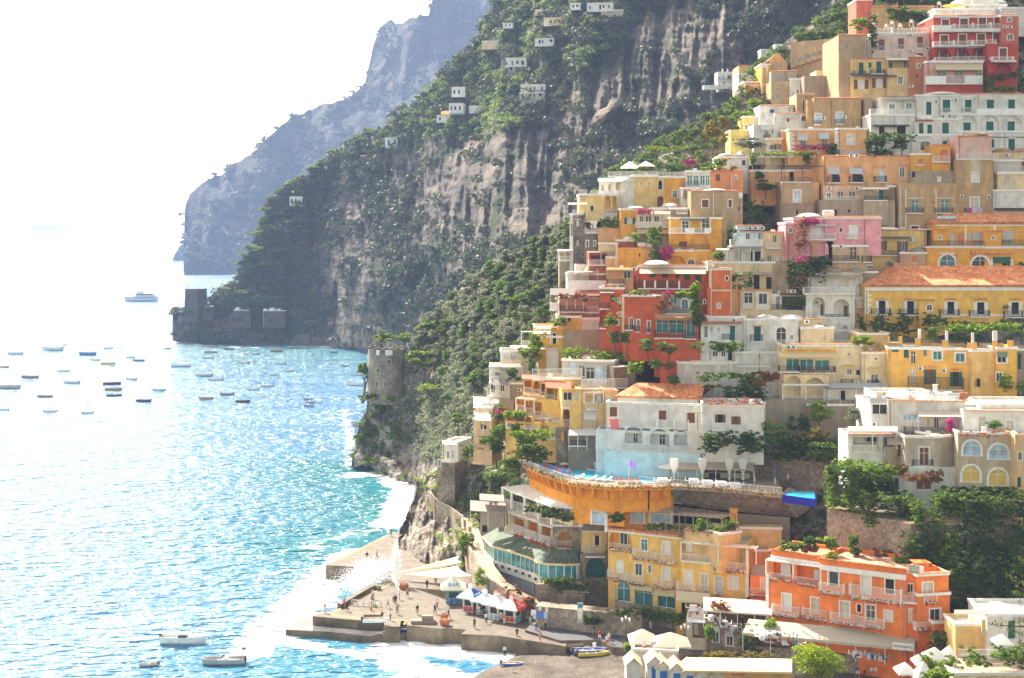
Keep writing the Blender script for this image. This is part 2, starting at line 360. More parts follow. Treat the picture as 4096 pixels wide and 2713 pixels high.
MIDGRID=(PX,PY+rj,MV[2:,2:])
def midY(x,y):
 PX,PY,VV=MIDGRID;i=int(np.clip((x-690)/(4200-690)*(PX.shape[1]-1),0,PX.shape[1]-1));j=int(np.argmin(np.abs(PY[:,i]-y)));return float(VV[j,i,1])
top=[(1405,1870),(1412,1800),(1440,1690),(1465,1640),(1480,1575),(1500,1545),(1560,1530),(1600,1500),(1625,1440),(1640,1400),(1680,1360),(1700,1300),(1740,1260),(1800,1205),(1870,1120),(1960,1080),(2050,1020),(2150,970),(2260,900),(2330,870),(2500,800)]
bot=[(1405,1878),(1470,1855),(1530,1890),(1570,1925),(1640,1935),(1700,1990),(1760,2010),(2500,2010)]
HD=Field([1400,1520,1650,1750,1900,2100,2300,2500],[800,1000,1200,1400,1600,1800,1935,2010],[[430,430,430,430,410,380,335,330],[430,430,430,425,400,370,325,320],[425,425,425,415,385,345,318,315],[410,405,405,395,362,325,312,310],[404,397,392,372,340,312,306,305],[403,393,385,350,322,304,300,300],[398,385,375,340,312,300,298,298],[398,380,364,330,308,298,296,296]])
PX,PY=grid(260,260,top,bot,1405,2500)
HY=HD(PX,PY)+5*fbm(PX/60.,PY/60.,2,4)
o,HV=sheet('headland',PX,PY,HY,M_rock_near,60,20,'rocky headland under the round tower with green slope above',jitter=5.0,nscale=9.)
HEADGRID=(PX,PY,HV[2:,2:])
L=[(3460,-60),(3380,0),(3150,160),(2960,330),(2920,420),(2600,600),(2430,700),(2340,860),(2290,1000),(2240,1150),(2180,1220),(2120,1300),(2030,1400),(2000,1500),(1980,1600),(1930,1700),(1880,1780),(1840,1840),(1790,1870),(1700,1900),(1665,1930),(1650,2000),(1625,2060),(1600,2120),(1590,2200),(1596,2235),(1620,2300),(1700,2400),(1800,2760)]
n_y,n_x=330,330
ys=np.linspace(-60,2760,n_y);lx=np.interp(ys,[p[1]for p in L],[p[0]for p in L])+4*fbm(ys/22.,0*ys,0,3)
t=np.linspace(0,1,n_x)**1.35
PX=lx[:,None]*(1-t)+4250*t;PY=np.repeat(ys[:,None],n_x,1)
TY=TD(PX,PY)
isrock=np.clip((2080-PX)/160.,0,1)*np.clip((PY-1840)/60.,0,1)
TY=TY+6.5*(1-isrock)
TY=TY+isrock*(5*fbm(PX/42.,PY/90.,0,4)+4*np.abs(fbm(PX/22.+3,PY/70.,0,3)))
o,TV=sheet('hillside',PX,PY,TY,M_rock_near,60,10,'steep stone hillside the town is built on',jitter=2.2,nscale=5.)
TOWNGRID=(PX,PY,TV[2:,2:])
# sea
def seg_d(x,y,pts):
 d=np.full(x.shape,1e9)
 for(ax,ay),(bx,by)in zip(pts[:-1],pts[1:]):
  L2=(bx-ax)**2+(by-ay)**2;t=np.clip(((x-ax)*(bx-ax)+(y-ay)*(by-ay))/L2,0,1)
  d=np.minimum(d,np.hypot(x-ax-t*(bx-ax),y-ay-t*(by-ay)))
 return d
def gp(pts):return[(G(x,y).x,G(x,y).y)for x,y in pts]
yy=np.concatenate([[920.6,922,926],np.linspace(932,1300,90),np.linspace(1304,2900,420)])
xx=np.linspace(-900,3900,640)
PX,PY=np.meshgrid(xx,yy)
SY=67*F/(PY-HZ);SX=(PX-CX)*SY/F
amp=np.clip(900/SY,0,1)*np.clip((SY-150)/100.,.4,1)
rx=SX*.94+SY*.34;ry=-SX*.34+SY*.94
SZ=amp*(.40*fbm(rx/22.,ry/7.0,0,4)+.16*fbm(rx/5.,ry/2.2,3,3))
foam=np.zeros(PX.shape)
def addfoam(pts,w,s):
 global foam
 foam=np.maximum(foam,s*np.clip(1-seg_d(SX,SY,gp(pts))/w,0,1))
addfoam([(1600,2560),(1800,2600),(1990,2620),(2080,2570)],8.5,1.15)
addfoam([(1500,2540),(1650,2680),(1850,2760)],8,1.0)
addfoam([(1700,2700),(1900,2740)],9,1.15)
addfoam([(1230,2420),(1290,2300),(1400,2230),(1440,2210)],7,1.25)
addfoam([(1060,2560),(1150,2480),(1240,2400)],9,1.2)
addfoam([(1010,2620),(1060,2530),(1140,2460)],7,.85)
addfoam([(1140,2570),(1300,2600),(1480,2620)],5,.8)
addfoam([(1240,2190),(1380,2140),(1530,2110),(1600,2050)],8,.6)
addfoam([(1560,2100),(1620,2000),(1640,1960),(1600,1920)],8,1.1)
addfoam([(1430,1900),(1520,1890),(1600,1950)],8,.95)
addfoam([(1380,1640),(1400,1760),(1405,1860)],9,.55)
addfoam([(1280,1690),(1400,1650)],10,.5)
addfoam([(700,1372),(830,1385),(1000,1390),(1200,1388),(1420,1388)],10,.75)
addfoam([(1050,2330),(1250,2220)],14,.45)
addfoam([(1000,2560),(930,2600)],10,.5)
teal=np.clip(1-seg_d(SX,SY,gp([(1120,1400),(1420,1420)]))/150.,0,1)*.7
teal=np.maximum(teal,np.clip(1-seg_d(SX,SY,gp([(1400,1870),(1560,1990),(1500,2120),(1300,2180)]))/45.,0,1)*.8)
teal=np.maximum(teal,np.clip(1-seg_d(SX,SY,gp([(1200,2640),(1500,2640)]))/25.,0,1)*.5)
SZ=SZ+foam*.35*np.clip(fbm(SX/3.,SY/3.,5,3)+.3,0,1)
n,k=PX.shape;idx=np.arange(n*k).reshape(n,k)
f=np.stack([idx[:-1,:-1],idx[1:,:-1],idx[1:,1:],idx[:-1,1:]],-1).reshape(-1,4)
M_sea,nn,ll,bs=newmat('sea_water')
me=np_mesh('sea',np.stack([SX,SY,SZ],-1).reshape(-1,3),f,M_sea,smooth=True)
for nm,arr in(('foam',foam),('teal',teal)):
 at=me.attributes.new(nm,'FLOAT','POINT');at.data.foreach_set('value',arr.astype(np.float32).ravel())
o=bpy.data.objects.new('sea',me);COL.objects.link(o);tag(o,'glittering turquoise sea in the bay',kind='structure')
geo=nn.new('ShaderNodeNewGeometry');mp=nn.new('ShaderNodeMapping');mp.inputs['Rotation'].default_value=(0,0,R(-20));mp.inputs['Scale'].default_value=(.45,1.0,1.0)
ll.new(geo.outputs['Position'],mp.inputs[0])
b1=nn.new('ShaderNodeTexNoise');b1.inputs['Scale'].default_value=.55;b1.inputs['Detail'].default_value=2;b1.inputs['Roughness'].default_value=.5
b2=nn.new('ShaderNodeTexNoise');b2.inputs['Scale'].default_value=.055;b2.inputs['Detail'].default_value=5
for t_ in(b1,b2):ll.new(mp.outputs[0],t_.inputs['Vector'])
af=nn.new('ShaderNodeAttribute');af.attribute_name='foam';atl=nn.new('ShaderNodeAttribute');atl.attribute_name='teal'
fn=nn.new('ShaderNodeTexNoise');fn.inputs['Scale'].default_value=.30;fn.inputs['Detail'].default_value=7;fn.inputs['Roughness'].default_value=.68;fn.inputs['Distortion'].default_value=.7
ll.new(mp.outputs[0],fn.inputs['Vector'])
sub=nn.new('ShaderNodeMath');sub.operation='MULTIPLY_ADD';sub.inputs[1].default_value=.62;ll.new(af.outputs['Fac'],sub.inputs[0]);ll.new(fn.outputs[0],sub.inputs[2])
fm=nn.new('ShaderNodeMapRange');fm.inputs[1].default_value=.80;fm.inputs[2].default_value=.93;ll.new(sub.outputs[0],fm.inputs[0])
c1=nn.new('ShaderNodeMix');c1.data_type='RGBA';c1.inputs[6].default_value=(.055,.19,.37,1);c1.inputs[7].default_value=(.16,.34,.50,1)
r2=nn.new('ShaderNodeMapRange');r2.inputs[1].default_value=.36;r2.inputs[2].default_value=.64;ll.new(b2.outputs[0],r2.inputs[0]);ll.new(r2.outputs[0],c1.inputs[0])
c2=nn.new('ShaderNodeMix');c2.data_type='RGBA';c2.inputs[7].default_value=(.015,.19,.20,1);ll.new(atl.outputs['Fac'],c2.inputs[0]);ll.new(c1.outputs[2],c2.inputs[6])
c3=nn.new('ShaderNodeMix');c3.data_type='RGBA';c3.inputs[7].default_value=(.85,.87,.88,1);ll.new(fm.outputs[0],c3.inputs[0]);ll.new(c2.outputs[2],c3.inputs[6])
ll.new(c3.outputs[2],bs.inputs['Base Color'])
ro=nn.new('ShaderNodeMapRange');ro.inputs[3].default_value=.12;ro.inputs[4].default_value=.8;ll.new(fm.outputs[0],ro.inputs[0]);ll.new(ro.outputs[0],bs.inputs['Roughness'])
bs.inputs['IOR'].default_value=1.33;bs.inputs['Specular IOR Level'].default_value=.36
bp=nn.new('ShaderNodeBump');bp.inputs['Strength'].default_value=1.0;bp.inputs['Distance'].default_value=3.2;
gm=nn.new('ShaderNodeMapRange');gm.inputs[1].default_value=.35;gm.inputs[2].default_value=.65;gm.inputs[3].default_value=.55;gm.inputs[4].default_value=1.35;ll.new(b2.outputs[0],gm.inputs[0])
gx=nn.new('ShaderNodeMath');gx.operation='MULTIPLY';ll.new(b1.outputs[0],gx.inputs[0]);ll.new(gm.outputs[0],gx.inputs[1]);ll.new(gx.outputs[0],bp.inputs['Height'])
ll.new(bp.outputs[0],bs.inputs['Normal'])
# sea air
def add_haze(density=.00013):
 m=MB();m.box(-4600,-30,-1.5,2200,12600,560)
 mt=bpy.data.materials.new('haze_air');mt.use_nodes=True;n=mt.node_tree.nodes;l=mt.node_tree.links
 n.remove(n['Principled BSDF']);v=n.new('ShaderNodeVolumePrincipled');v.inputs['Density'].default_value=density
 v.inputs['Color'].default_value=(.44,.59,.95,1);v.inputs['Anisotropy'].default_value=0.0
 l.new(v.outputs[0],n['Material Output'].inputs['Volume'])
 o=m.build('haze',mt);tag(o,'pale sea haze over the bay',kind='stuff');return o
add_haze()
# building kit
def tilemat():
 m,n,l,b=newmat('clay_tiles')
 tc=n.new('ShaderNodeTexCoord');mp=n.new('ShaderNodeMapping');mp.inputs['Scale'].default_value=(3.6,2.4,2.4);l.new(tc.outputs['Object'],mp.inputs[0])
 v=n.new('ShaderNodeTexVoronoi');v.inputs['Scale'].default_value=1.0;l.new(mp.outputs[0],v.inputs['Vector'])
 no=n.new('ShaderNodeTexNoise');no.inputs['Scale'].default_value=.5;no.inputs['Detail'].default_value=5;l.new(tc.outputs['Object'],no.inputs['Vector'])
 sp=n.new('ShaderNodeSeparateColor');l.new(v.outputs['Color'],sp.inputs[0])
 ad=n.new('ShaderNodeMath');ad.operation='MULTIPLY_ADD';ad.inputs[1].default_value=.5;l.new(sp.outputs[0],ad.inputs[0]);l.new(no.outputs[0],ad.inputs[2])
 cr=n.new('ShaderNodeValToRGB');e=cr.color_ramp.elements;e[0].position=.35;e[0].color=(.34,.10,.04,1);e[1].position=1;e[1].color=(.78,.36,.16,1);x=e.new(.65);x.color=(.62,.20,.07,1)
 l.new(ad.outputs[0],cr.inputs[0]);l.new(cr.outputs[0],b.inputs['Base Color']);b.inputs['Roughness'].default_value=.85
 return m
M_tile=tilemat()
C=dict(white=(.74,.72,.67),cream=(.76,.60,.37),pink=(.72,.42,.40),rose=(.70,.55,.48),red=(.50,.075,.045),verm=(.60,.125,.055),orange=(.80,.27,.085),yellow=(.78,.45,.11),gold=(.80,.40,.06),pale=(.80,.57,.23),ochre=(.58,.38,.18),tan=(.50,.36,.21),stone=(.38,.31,.22),peach=(.80,.44,.20),brick=(.42,.14,.08),lblue=(.50,.66,.70),deeporange=(.84,.34,.04),terra=(.55,.20,.10),grey=(.37,.33,.27),lemon=(.85,.68,.22),salmon=(.72,.36,.24))
FILL=dict(g=((.035,.045,.055),.12),t=((.04,.18,.20),.12),G=((.02,.12,.10),.6),b=((.20,.085,.04),.6),r=((.25,.07,.04),.6),w=((.74,.74,.72),.6),k=((.025,.022,.02),.7),y=((.70,.50,.12),.8),o=((.62,.22,.10),.6),l=((.40,.55,.72),.3),d=((.05,.09,.085),.4),c=((.55,.52,.45),.7))
def fillm(c):
 rgb,ro=FILL[c]
 return plain({'g':'window_glass','t':'teal_glass','l':'blue_glass','k':'dark_interior','y':'yellow_curtain'}.get(c,'painted_shutter_'+c),rgb,ro,var=.35 if c in 'gtl' else .1,scale=.7,spec=.6 if c in 'gtl' else .25)
def colm(c,wear=.3):
 if isinstance(c,str):
  if c=='rubble':return stone('rubble_stone',(.19,.155,.12),(.46,.38,.29),(.27,.22,.17),2.2)
  if c=='block':return stone('stone_block',(.22,.18,.14),(.36,.30,.23),(.15,.12,.10),1.8)
  c=C[c]
 return plaster(tuple(c),wear)
class Bld:
 def __init__(s,name,label,cat='house',group=None):
  s.name,s.label,s.cat,s.group=name,label,cat,group;s.root=None;s.faces=[]
 def face(s,x0,x1,yt,yb,col='white',Y=None,dY=0.0,a=0.0,d=11.0,wear=.3,ext=5.0,par=.5,rim='w',top=True,roofc=None,back=None,yr=None):
  (X0,T),(X1,B)=q(x0,yt),q(x1,yb)
  if Y is None:Y=tdy((X0+X1)/2,B)
  Y+=dY;a=R(a)
  if back is not None:Y+=back
  if yr is not None:
   T2=q(x1,yr)[1];Y1=Y*(T-HZ)/(T2-HZ);a=math.atan2(Y1-Y,(X1-CX)*Y1/F-(X0-CX)*Y/F)
  O=P(X0,B,Y)
  if s.root is None:
   s.root=empty(s.name,O,a,s.label,s.cat,s.group);s.O=O.copy();s.a=a
  f=dict(O=O,a=a,u=Vector((math.cos(a),math.sin(a),0)),v=Vector((-math.sin(a),math.cos(a),0)),holes=[],col=col,d=d,wear=wear,ext=ext,par=par,rim=rim,top=top,roofc=roofc)
  s.f=f;s.faces.append(f)
  f['W']=s.loc(x1,yb)[0];f['H']=s.loc(x0,yt)[2]
  return s
 def loc(s,x,y,off=0.0):
  f=s.f;X,Y=q(x,y);d=Vector(((X-CX)/F,1.0,-(Y-HZ)/F));O=f['O'];v=f['v']
  t=(off+O.x*v.x+O.y*v.y)/(d.x*v.x+d.y*v.y);p=d*t;p.z+=CAMH;r=p-O
  return r.x*f['u'].x+r.y*f['u'].y,off,r.z
 def obj(s,name,mb,mats,parent=None,smooth=False):
  o=mb.build(name,mats,parent if parent is not None else s.root,smooth)
  if parent is None:
   f=s.f;r=f['O']-s.O;ca,sa=math.cos(-s.a),math.sin(-s.a)
   o.location=(r.x*ca-r.y*sa,r.x*sa+r.y*ca,r.z);o.rotation_euler=(0,0,f['a']-s.a)
  return o
# openings
 def W(s,txt,off=0.0,rec=.22):
  for ln in txt.replace('/','\n').split('\n'):
   t=ln.split()
   if len(t)<5:continue
   x0,y0,x1,y1=map(float,t[:4]);s.win(x0,y0,x1,y1,t[4],off,rec)
  return s
 def win(s,x0,y0,x1,y1,code,off=0.0,rec=.22):
  a=s.loc(x0,y1,off);b=s.loc(x1,y0,off);xa,xb,z0,z1=a[0],b[0],a[2],b[2]
  if xb<xa:xa,xb=xb,xa
  fl=code[0];mod=code[1:];arch='a' in mod;w=xb-xa
  if off==0:s.f['holes'].append((xa,z0,xb,z1,arch,rec));yb=rec
  else:yb=off-.06
  fr=MB();t=min(.09,w*.12);white=fl not in 'kbrG' or 'm' in mod
  fm=M_white if white else fillm(fl)
  yf=yb-.05
  for(p0,p1,q0,q1)in((xa,xa+t,z0,z1),(xb-t,xb,z0,z1),(xa+t,xb-t,z0,z0+t),(xa+t,xb-t,z1-t,z1)):
   fr.box(p0,yf,q0,p1,yb+.02,q1)
  if fl in 'gtlcw' or 'm' in mod:
   xm=(xa+xb)/2;fr.box(xm-t*.45,yf-.003,z0+t,xm+t*.45,yb+.017,z1-t)
   if z1-z0>2.2 or 'x' in mod:
    zm=z0+(z1-z0)*.68;fr.box(xa+t,yf+.003,zm-t*.4,xb-t,yb+.013,zm+t*.4)
  mats=[fm]
  if 's' in mod:
   fr.mat=1;mats.append(M_white);e=max(.14,w*.13);yo=off-.05;ext=.02
   if arch:
    h=min(w/2,z1-z0);zc=z1-h;rx=w/2;xc=(xa+xb)/2;n=8
    for k in range(n):
     t0,t1=math.pi*k/n,math.pi*(k+1)/n;i_=[]
     for tt in(t0,t1):
      c_,s_=math.cos(tt),math.sin(tt);i_.append(((xc-rx*c_,zc+h*s_),(xc-(rx+e)*c_,zc+(h+e)*s_)))
     (A,Bp),(A2,B2)=i_
     fr.hexa([(A[0],yo,A[1]),(A2[0],yo,A2[1]),(A2[0],off+ext,A2[1]),(A[0],off+ext,A[1]),(Bp[0],yo,Bp[1]),(B2[0],yo,B2[1]),(B2[0],off+ext,B2[1]),(Bp[0],off+ext,Bp[1])])
    fr.box(xa-e,yo,z0,xa,off+ext,zc);fr.box(xb,yo,z0,xb+e,off+ext,zc)
   else:
    fr.box(xa-e,yo,z0,xa,off+ext,z1);fr.box(xb,yo,z0,xb+e,off+ext,z1);fr.box(xa-e,yo-.01,z1,xb+e,off+ext,z1+e)
   if z1-z0<2.1:fr.box(xa-e,yo-.06,z0-e*.6,xb+e,off+ext,z0)
  wn_=s.obj('window' if z1-z0<2.15 else 'door',fr,mats)
  pn=MB();pn.box(xa+t*.5,yb-.01,z0+t*.5,xb-t*.5,yb+.015,z1-t*.5)
  s.obj('pane' if fl in 'gtlkyc' else 'shutter',pn,fillm(fl),wn_)
  for ch,fc in(('G','G'),('B','b'),('V','w')):
   if ch in mod:
    for sg in(-1,1):
     sh=MB();x_=xa if sg<0 else xb;sw=sg*w*.5
     sh.box(min(x_,x_+sw)+.01,off-.09,z0+.03,max(x_,x_+sw)-.01,off-.05,z1-.03)
     k=int((z1-z0)/.35)
     for i in range(k):
      zz=z0+.1+(z1-z0-.2)*i/max(1,k);sh.box(min(x_,x_+sw)+.05,off-.115,zz,max(x_,x_+sw)-.05,off-.091,zz+.12)
     s.obj('shutter',sh,fillm(fc),wn_)
  if 'l' in mod:
   h=MB();h.hexa([(xa-.3,off-.45,z1+.22),(xb+.3,off-.45,z1+.22),(xb+.3,off+.02,z1+.30),(xa-.3,off+.02,z1+.30),(xa-.3,off-.45,z1+.29),(xb+.3,off-.45,z1+.29),(xb+.3,off+.02,z1+.47),(xa-.3,off+.02,z1+.47)])
   s.obj('hood',h,M_tile,wn_)
  if 'h' in mod:
   h=MB();h.box(xa-.25,off-.22,z1+.18,xb+.25,off+.02,z1+.34);s.obj('hood',h,M_white,wn_)
  return wn_
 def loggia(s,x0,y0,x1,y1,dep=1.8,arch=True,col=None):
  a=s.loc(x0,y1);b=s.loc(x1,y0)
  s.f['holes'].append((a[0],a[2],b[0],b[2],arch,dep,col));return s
# balconies
 def Bal(s,txt,off=0.0):
  for ln in txt.replace('/','\n').split('\n'):
   t=ln.split()
   if len(t)>=6:s.bal(*map(float,t[:4]),t[4],float(t[5]),off)
  return s
 def bal(s,x0,x1,yt,yb,st,pr=1.1,off=0.0):
  a=s.loc(x0,yb,off-pr);b=s.loc(x1,yt,off-pr);xm=(x0+x1)/2;xa,xb,z0,z1=a[0],b[0],s.loc(xm,yb,off-pr)[2],s.loc(xm,yt,off-pr)[2];yf=off-pr;y1=off
  sl=MB();sl.box(xa,yf,z0-.18,xb,y1+.01,z0)
  if 'k' in st:
   n=max(2,int((xb-xa)/1.8)+1)
   for i in range(n):
    xx_=xa+.2+(xb-xa-.4)*i/(n-1);sl.hexa([(xx_-.1,yf+.3,z0-.3),(xx_+.1,yf+.3,z0-.3),(xx_+.1,y1,z0-.9),(xx_-.1,y1,z0-.9),(xx_-.1,yf+.1,z0-.17),(xx_+.1,yf+.1,z0-.17),(xx_+.1,y1,z0-.17),(xx_-.1,y1,z0-.17)])
  bo=s.obj('balcony',sl,M_white if 's' not in st else colm(s.f['col'],s.f['wear']))
  r=MB();t=.028
  fl=min(.35,pr*.3)if 'o' in st else 0.0
  if 's' in st or 'S' in st:
   for bx in((xa,yf,xb,yf+.14),(xa,yf+.14,xa+.14,y1),(xb-.14,yf+.14,xb,y1)):r.box(bx[0],bx[1],z0,bx[2],bx[3],z1)
   rm=M_white if 'S' in st else colm(s.f['col'],s.f['wear'])
  else:
   rm=M_white if 'w' in st or 'q' in st else M_iron
   edges=(((xa,yf),(xb,yf)),((xa,y1),(xa,yf)),((xb,yf),(xb,y1)))
   for(p,q_)in edges:
    L_=math.hypot(q_[0]-p[0],q_[1]-p[1]);n=max(1,int(L_/(.16 if 'q' not in st else .3)))
    r.bar((p[0],p[1],z1),(q_[0],q_[1],z1),.04);r.bar((p[0],p[1],z0+.08),(q_[0],q_[1],z0+.08),.03)
    for i in range(n+1):
     x_=p[0]+(q_[0]-p[0])*i/n;y_=p[1]+(q_[1]-p[1])*i/n
     if 'q' in st:r.bar((x_,y_,z0),(x_,y_,z1),.075,5)
     else:r.bar((x_,y_,z0),(x_,y_,z1),t if i%8 else t*1.6,3)
  s.obj('railing',r,rm,bo)
  if 'f' in st or 'F' in st:
   fl_=MB();n=int((xb-xa)*26);rr=random.Random(int(x0*7+yb))
   for i in range(n):
    c=Vector((rr.uniform(xa,xb),yf-.12+rr.uniform(-.15,.12),z0+rr.uniform(-.45,.25)if 'f' in st else z0+rr.uniform(.0,.5)))
    fl_.mat=1 if rr.random()<.62 else 0
    sz=rr.uniform(.06,.14);d1=Vector((rr.uniform(-1,1),rr.uniform(-1,1),rr.uniform(-1,1))).normalized()*sz;d2=d1.cross(Vector((rr.uniform(-1,1),1,rr.uniform(-1,1)))).normalized()*sz
    fl_.quad(c-d1,c-d2,c+d1,c+d2)
   s.obj('flower_box',fl_,[M_leafA,M_redflower],bo)
  return bo
 def ac(s,txt,off=0.0):
  for ln in txt.split('/'):
   t=ln.split()
   if len(t)<2:continue
   x,y=float(t[0]),float(t[1]);a=s.loc(x,y,off)
   m=MB();m.box(a[0]-.42,off-.38,a[2]-.3,a[0]+.42,off-.03,a[2]+.3)
   o=s.obj('air_conditioner',m,M_white)
   g=MB();g.bar((a[0]-.1,off-.375,a[2]),(a[0]-.1,off-.40,a[2]),.24,12);s.obj('fan_grille',g,M_iron,o)
  return s
 def dome(s,x0,x1,yt,yb,y=4.0,dp=None,mat=None):
  a=s.loc(x0,yb,y);b=s.loc(x1,yt,y);rx=(b[0]-a[0])/2;h=b[2]-a[2];m=MB();dp=dp or rx
  m.lathe((0,0,0),[(rx*math.cos(t),h*math.sin(t))for t in np.linspace(0,math.pi/2,7)],20,1,dp/rx)
  m.v=[(x+a[0]+rx,y_+y,z+a[2])for x,y_,z in m.v]
  s.obj('dome',m,mat or colm('white',.2),smooth=True);return s
 def awn(s,x0,x1,yt,yf,pr,col=(.75,.73,.68),off=0.0,val=.25,name='awning',posts=0,x0f=None,x1f=None,trans=.35):
  a=s.loc(x0,yt,off);b=s.loc(x1,yt,off);c=s.loc(x0f if x0f is not None else x0,yf,off-pr);d=s.loc(x1f if x1f is not None else x1,yf,off-pr);m=MB()
  zt,zf=a[2],c[2];n=max(2,int((b[0]-a[0])/1.2))
  for i in range(n):
   f0,f1=i/n,(i+1)/n
   A=(a[0]+(b[0]-a[0])*f0,off-.02,zt);B_=(a[0]+(b[0]-a[0])*f1,off-.02,zt);Cc=(c[0]+(d[0]-c[0])*f0,off-pr,zf);D=(c[0]+(d[0]-c[0])*f1,off-pr,zf)
   m.hexa([Cc,D,B_,A]+[(p[0],p[1],p[2]+.05)for p in(Cc,D,B_,A)])
   if val:m.hexa([(Cc[0],Cc[1]-.03,zf-val*(1 if i%2 else .8)),(D[0],D[1]-.03,zf-val),(D[0],D[1],zf-val),(Cc[0],Cc[1],zf-val*(1 if i%2 else .8)),(Cc[0],Cc[1]-.03,zf),(D[0],D[1]-.03,zf),D,Cc])
  o=s.obj(name,m,cloth('awning_cloth',tuple(col),trans))
  if posts:
   for i in range(posts):
    xx_=c[0]+(d[0]-c[0])*i/(posts-1)if posts>1 else(c[0]+d[0])/2
    p=MB();p.bar((xx_,off-pr+.05,zf-2.6),(xx_,off-pr+.05,zf),.05,5);s.obj('post',p,M_white,o)
  return s
 def pergola(s,x0,x1,yt,pr,hgt=2.6,mat=None,n=None,off=0.0,post=.07,nx=3):
  a=s.loc(x0,yt,off-pr);b=s.loc(x1,yt,off-pr);z=a[2];m=MB();mat=mat or M_white;n=n or max(3,int((b[0]-a[0])/.8))
  for y_ in(off-pr,off-pr*.5,off-.1):m.bar((a[0],y_,z),(b[0],y_,z),post)
  for i in range(n+1):
   x_=a[0]+(b[0]-a[0])*i/n;m.bar((x_,off-pr-.25,z+.1),(x_,off,z+.1),post*.7)
  for i in range(nx):
   x_=a[0]+(b[0]-a[0])*i/max(1,nx-1);m.bar((x_,off-pr,z-hgt),(x_,off-pr,z),post*1.3,5)
  s.obj('pergola',m,mat);return s
 def band(s,x0,x1,y0,y1,mat=None,off=0.0,pr=.06,name='trim'):
  a=s.loc(x0,y1,off);b=s.loc(x1,y0,off);zt=s.loc(x0,y0,off)[2];m=MB();m.box(a[0],off-pr,a[2],b[0],off+.01,zt);s.obj(name,m,mat or M_white);return s
 def quoin(s,x,y0,y1,w=.7,step=.42,side=1):
  a=s.loc(x,y1);b=s.loc(x,y0);m=MB();z=a[2];i=0
  while z<b[2]-step*.5:
   ww=w if i%2 else w*.62;m.box(a[0]if side>0 else a[0]-ww,-.06,z+.03,a[0]+ww if side>0 else a[0],.01,z+step-.03);z+=step;i+=1
  s.obj('quoins',m,M_white);return s
 def chim(s,x,yt,yb,y=2.0,w=.5,col='white',cap=True):
  a=s.loc(x,yb,y);b=s.loc(x,yt,y);m=MB();m.box(a[0]-w/2,y-w/2,a[2]-.5,a[0]+w/2,y+w/2,b[2])
  if cap:m.box(a[0]-w*.65,y-w*.65,b[2],a[0]+w*.65,y+w*.65,b[2]+.12)
  s.obj('chimney',m,colm(col));return s
 def tank(s,x,y0,y1,L_=1.8,y=3.0,mat=None):
  a=s.loc(x,y1,y);b=s.loc(x,y0,y);r=max(.3,(b[2]-a[2])/2);m=MB();zc=(a[2]+b[2])/2
  n=12
  for k,(xx_,rr_)in enumerate(((-L_/2,.6),(-L_/2+.15,1),(L_/2-.15,1),(L_/2,.6))):
   for i in range(n):
    t=2*math.pi*i/n;m.v.append((a[0]+xx_,y+math.cos(t)*r*rr_,zc+math.sin(t)*r*rr_))
   if k:
    for i in range(n):m.f.append(((k-1)*n+i,(k-1)*n+(i+1)%n,k*n+(i+1)%n,k*n+i));m.m.append(0)
  m.f.append(tuple(range(n))[::-1]);m.m.append(0);m.f.append(tuple(range(3*n,4*n)));m.m.append(0)
  m.box(a[0]-L_*.3,y-.1,zc-r-.5,a[0]-L_*.3+.15,y+.1,zc-r+.1);m.box(a[0]+L_*.3-.15,y-.1,zc-r-.5,a[0]+L_*.3,y+.1,zc-r+.1)
  s.obj('water_tank',m,mat or M_steel);return s
 def tileroof(s,hr=2.2,dr=5.0,over=.5,hipl=2.5,hipr=0.0,pitch=.50):
  f=s.f;W_,H_=f['W'],f['H'];x0,x1=-over,W_+over;nx=int((x1-x0)/pitch)*4;ny=10
  v=[];fc=[]
  for j in range(ny+1):
   t=j/ny;y_=-over+(dr+over)*t
   xa,xb=x0+hipl*t,x1-hipr*t
   for i in range(nx+1):
    u=i/nx;x_=x0+(x1-x0)*u;xc=min(max(x_,xa),xb)
    v.append((xc,y_,H_+.12+hr*t+.12*abs(math.sin(math.pi*x_/pitch))*(1 if xa<x_<xb else 0)+.02*((j*1.7)%1)))
  for j in range(ny):
   for i in range(nx):a_=j*(nx+1)+i;fc.append((a_,a_+1,a_+nx+2,a_+nx+1))
  m=MB();m.v=v;m.f=fc;m.m=[0]*len(fc)
  R0=(x0+hipl,dr,H_+.12+hr);R1=(x1-hipr,dr,H_+.12+hr);b0=(x0,dr*2+over,H_+.12);b1=(x1,dr*2+over,H_+.12);e0=(x0,-over,H_+.12);e1=(x1,-over,H_+.12)
  m.quad(R1,R0,b0,b1);m.poly([e0,b0,R0]);m.poly([b1,e1,R1])
  m.box(x0,-over,H_-.06,x1,dr*2+over,H_+.10)
  s.obj('tiled_roof',m,M_tile);f['rim']=None;f['par']=0;return s
 def sign(s,text,x0,y0,x1,y1,col,bg=None,off=-.08,parent=None):
  a=s.loc(x0,y1,off);b=s.loc(x1,y0,off)
  if bg is not None:
   m=MB();m.box(a[0]-.1,off,a[2]-.1,b[0]+.1,off+.06,b[2]+.1);o=s.obj('sign',m,plain('sign_board',bg,.5))
  lines=text.split('|');hgt=(b[2]-a[2])/len(lines)
  for i,tx in enumerate(lines):
   t=lettering(tx,b[0]-a[0],hgt*.82,col);t.parent=s.root
   f=s.f;r=f['O']+f['u']*((a[0]+b[0])/2)+f['v']*(off-.03)-s.O;r.z=f['O'].z+b[2]-hgt*(i+.5)-s.O.z
   ca,sa=math.cos(-s.a),math.sin(-s.a);t.location=(r.x*ca-r.y*sa,r.x*sa+r.y*ca,r.z);t.rotation_euler=(R(90),0,f['a']-s.a)
  return s
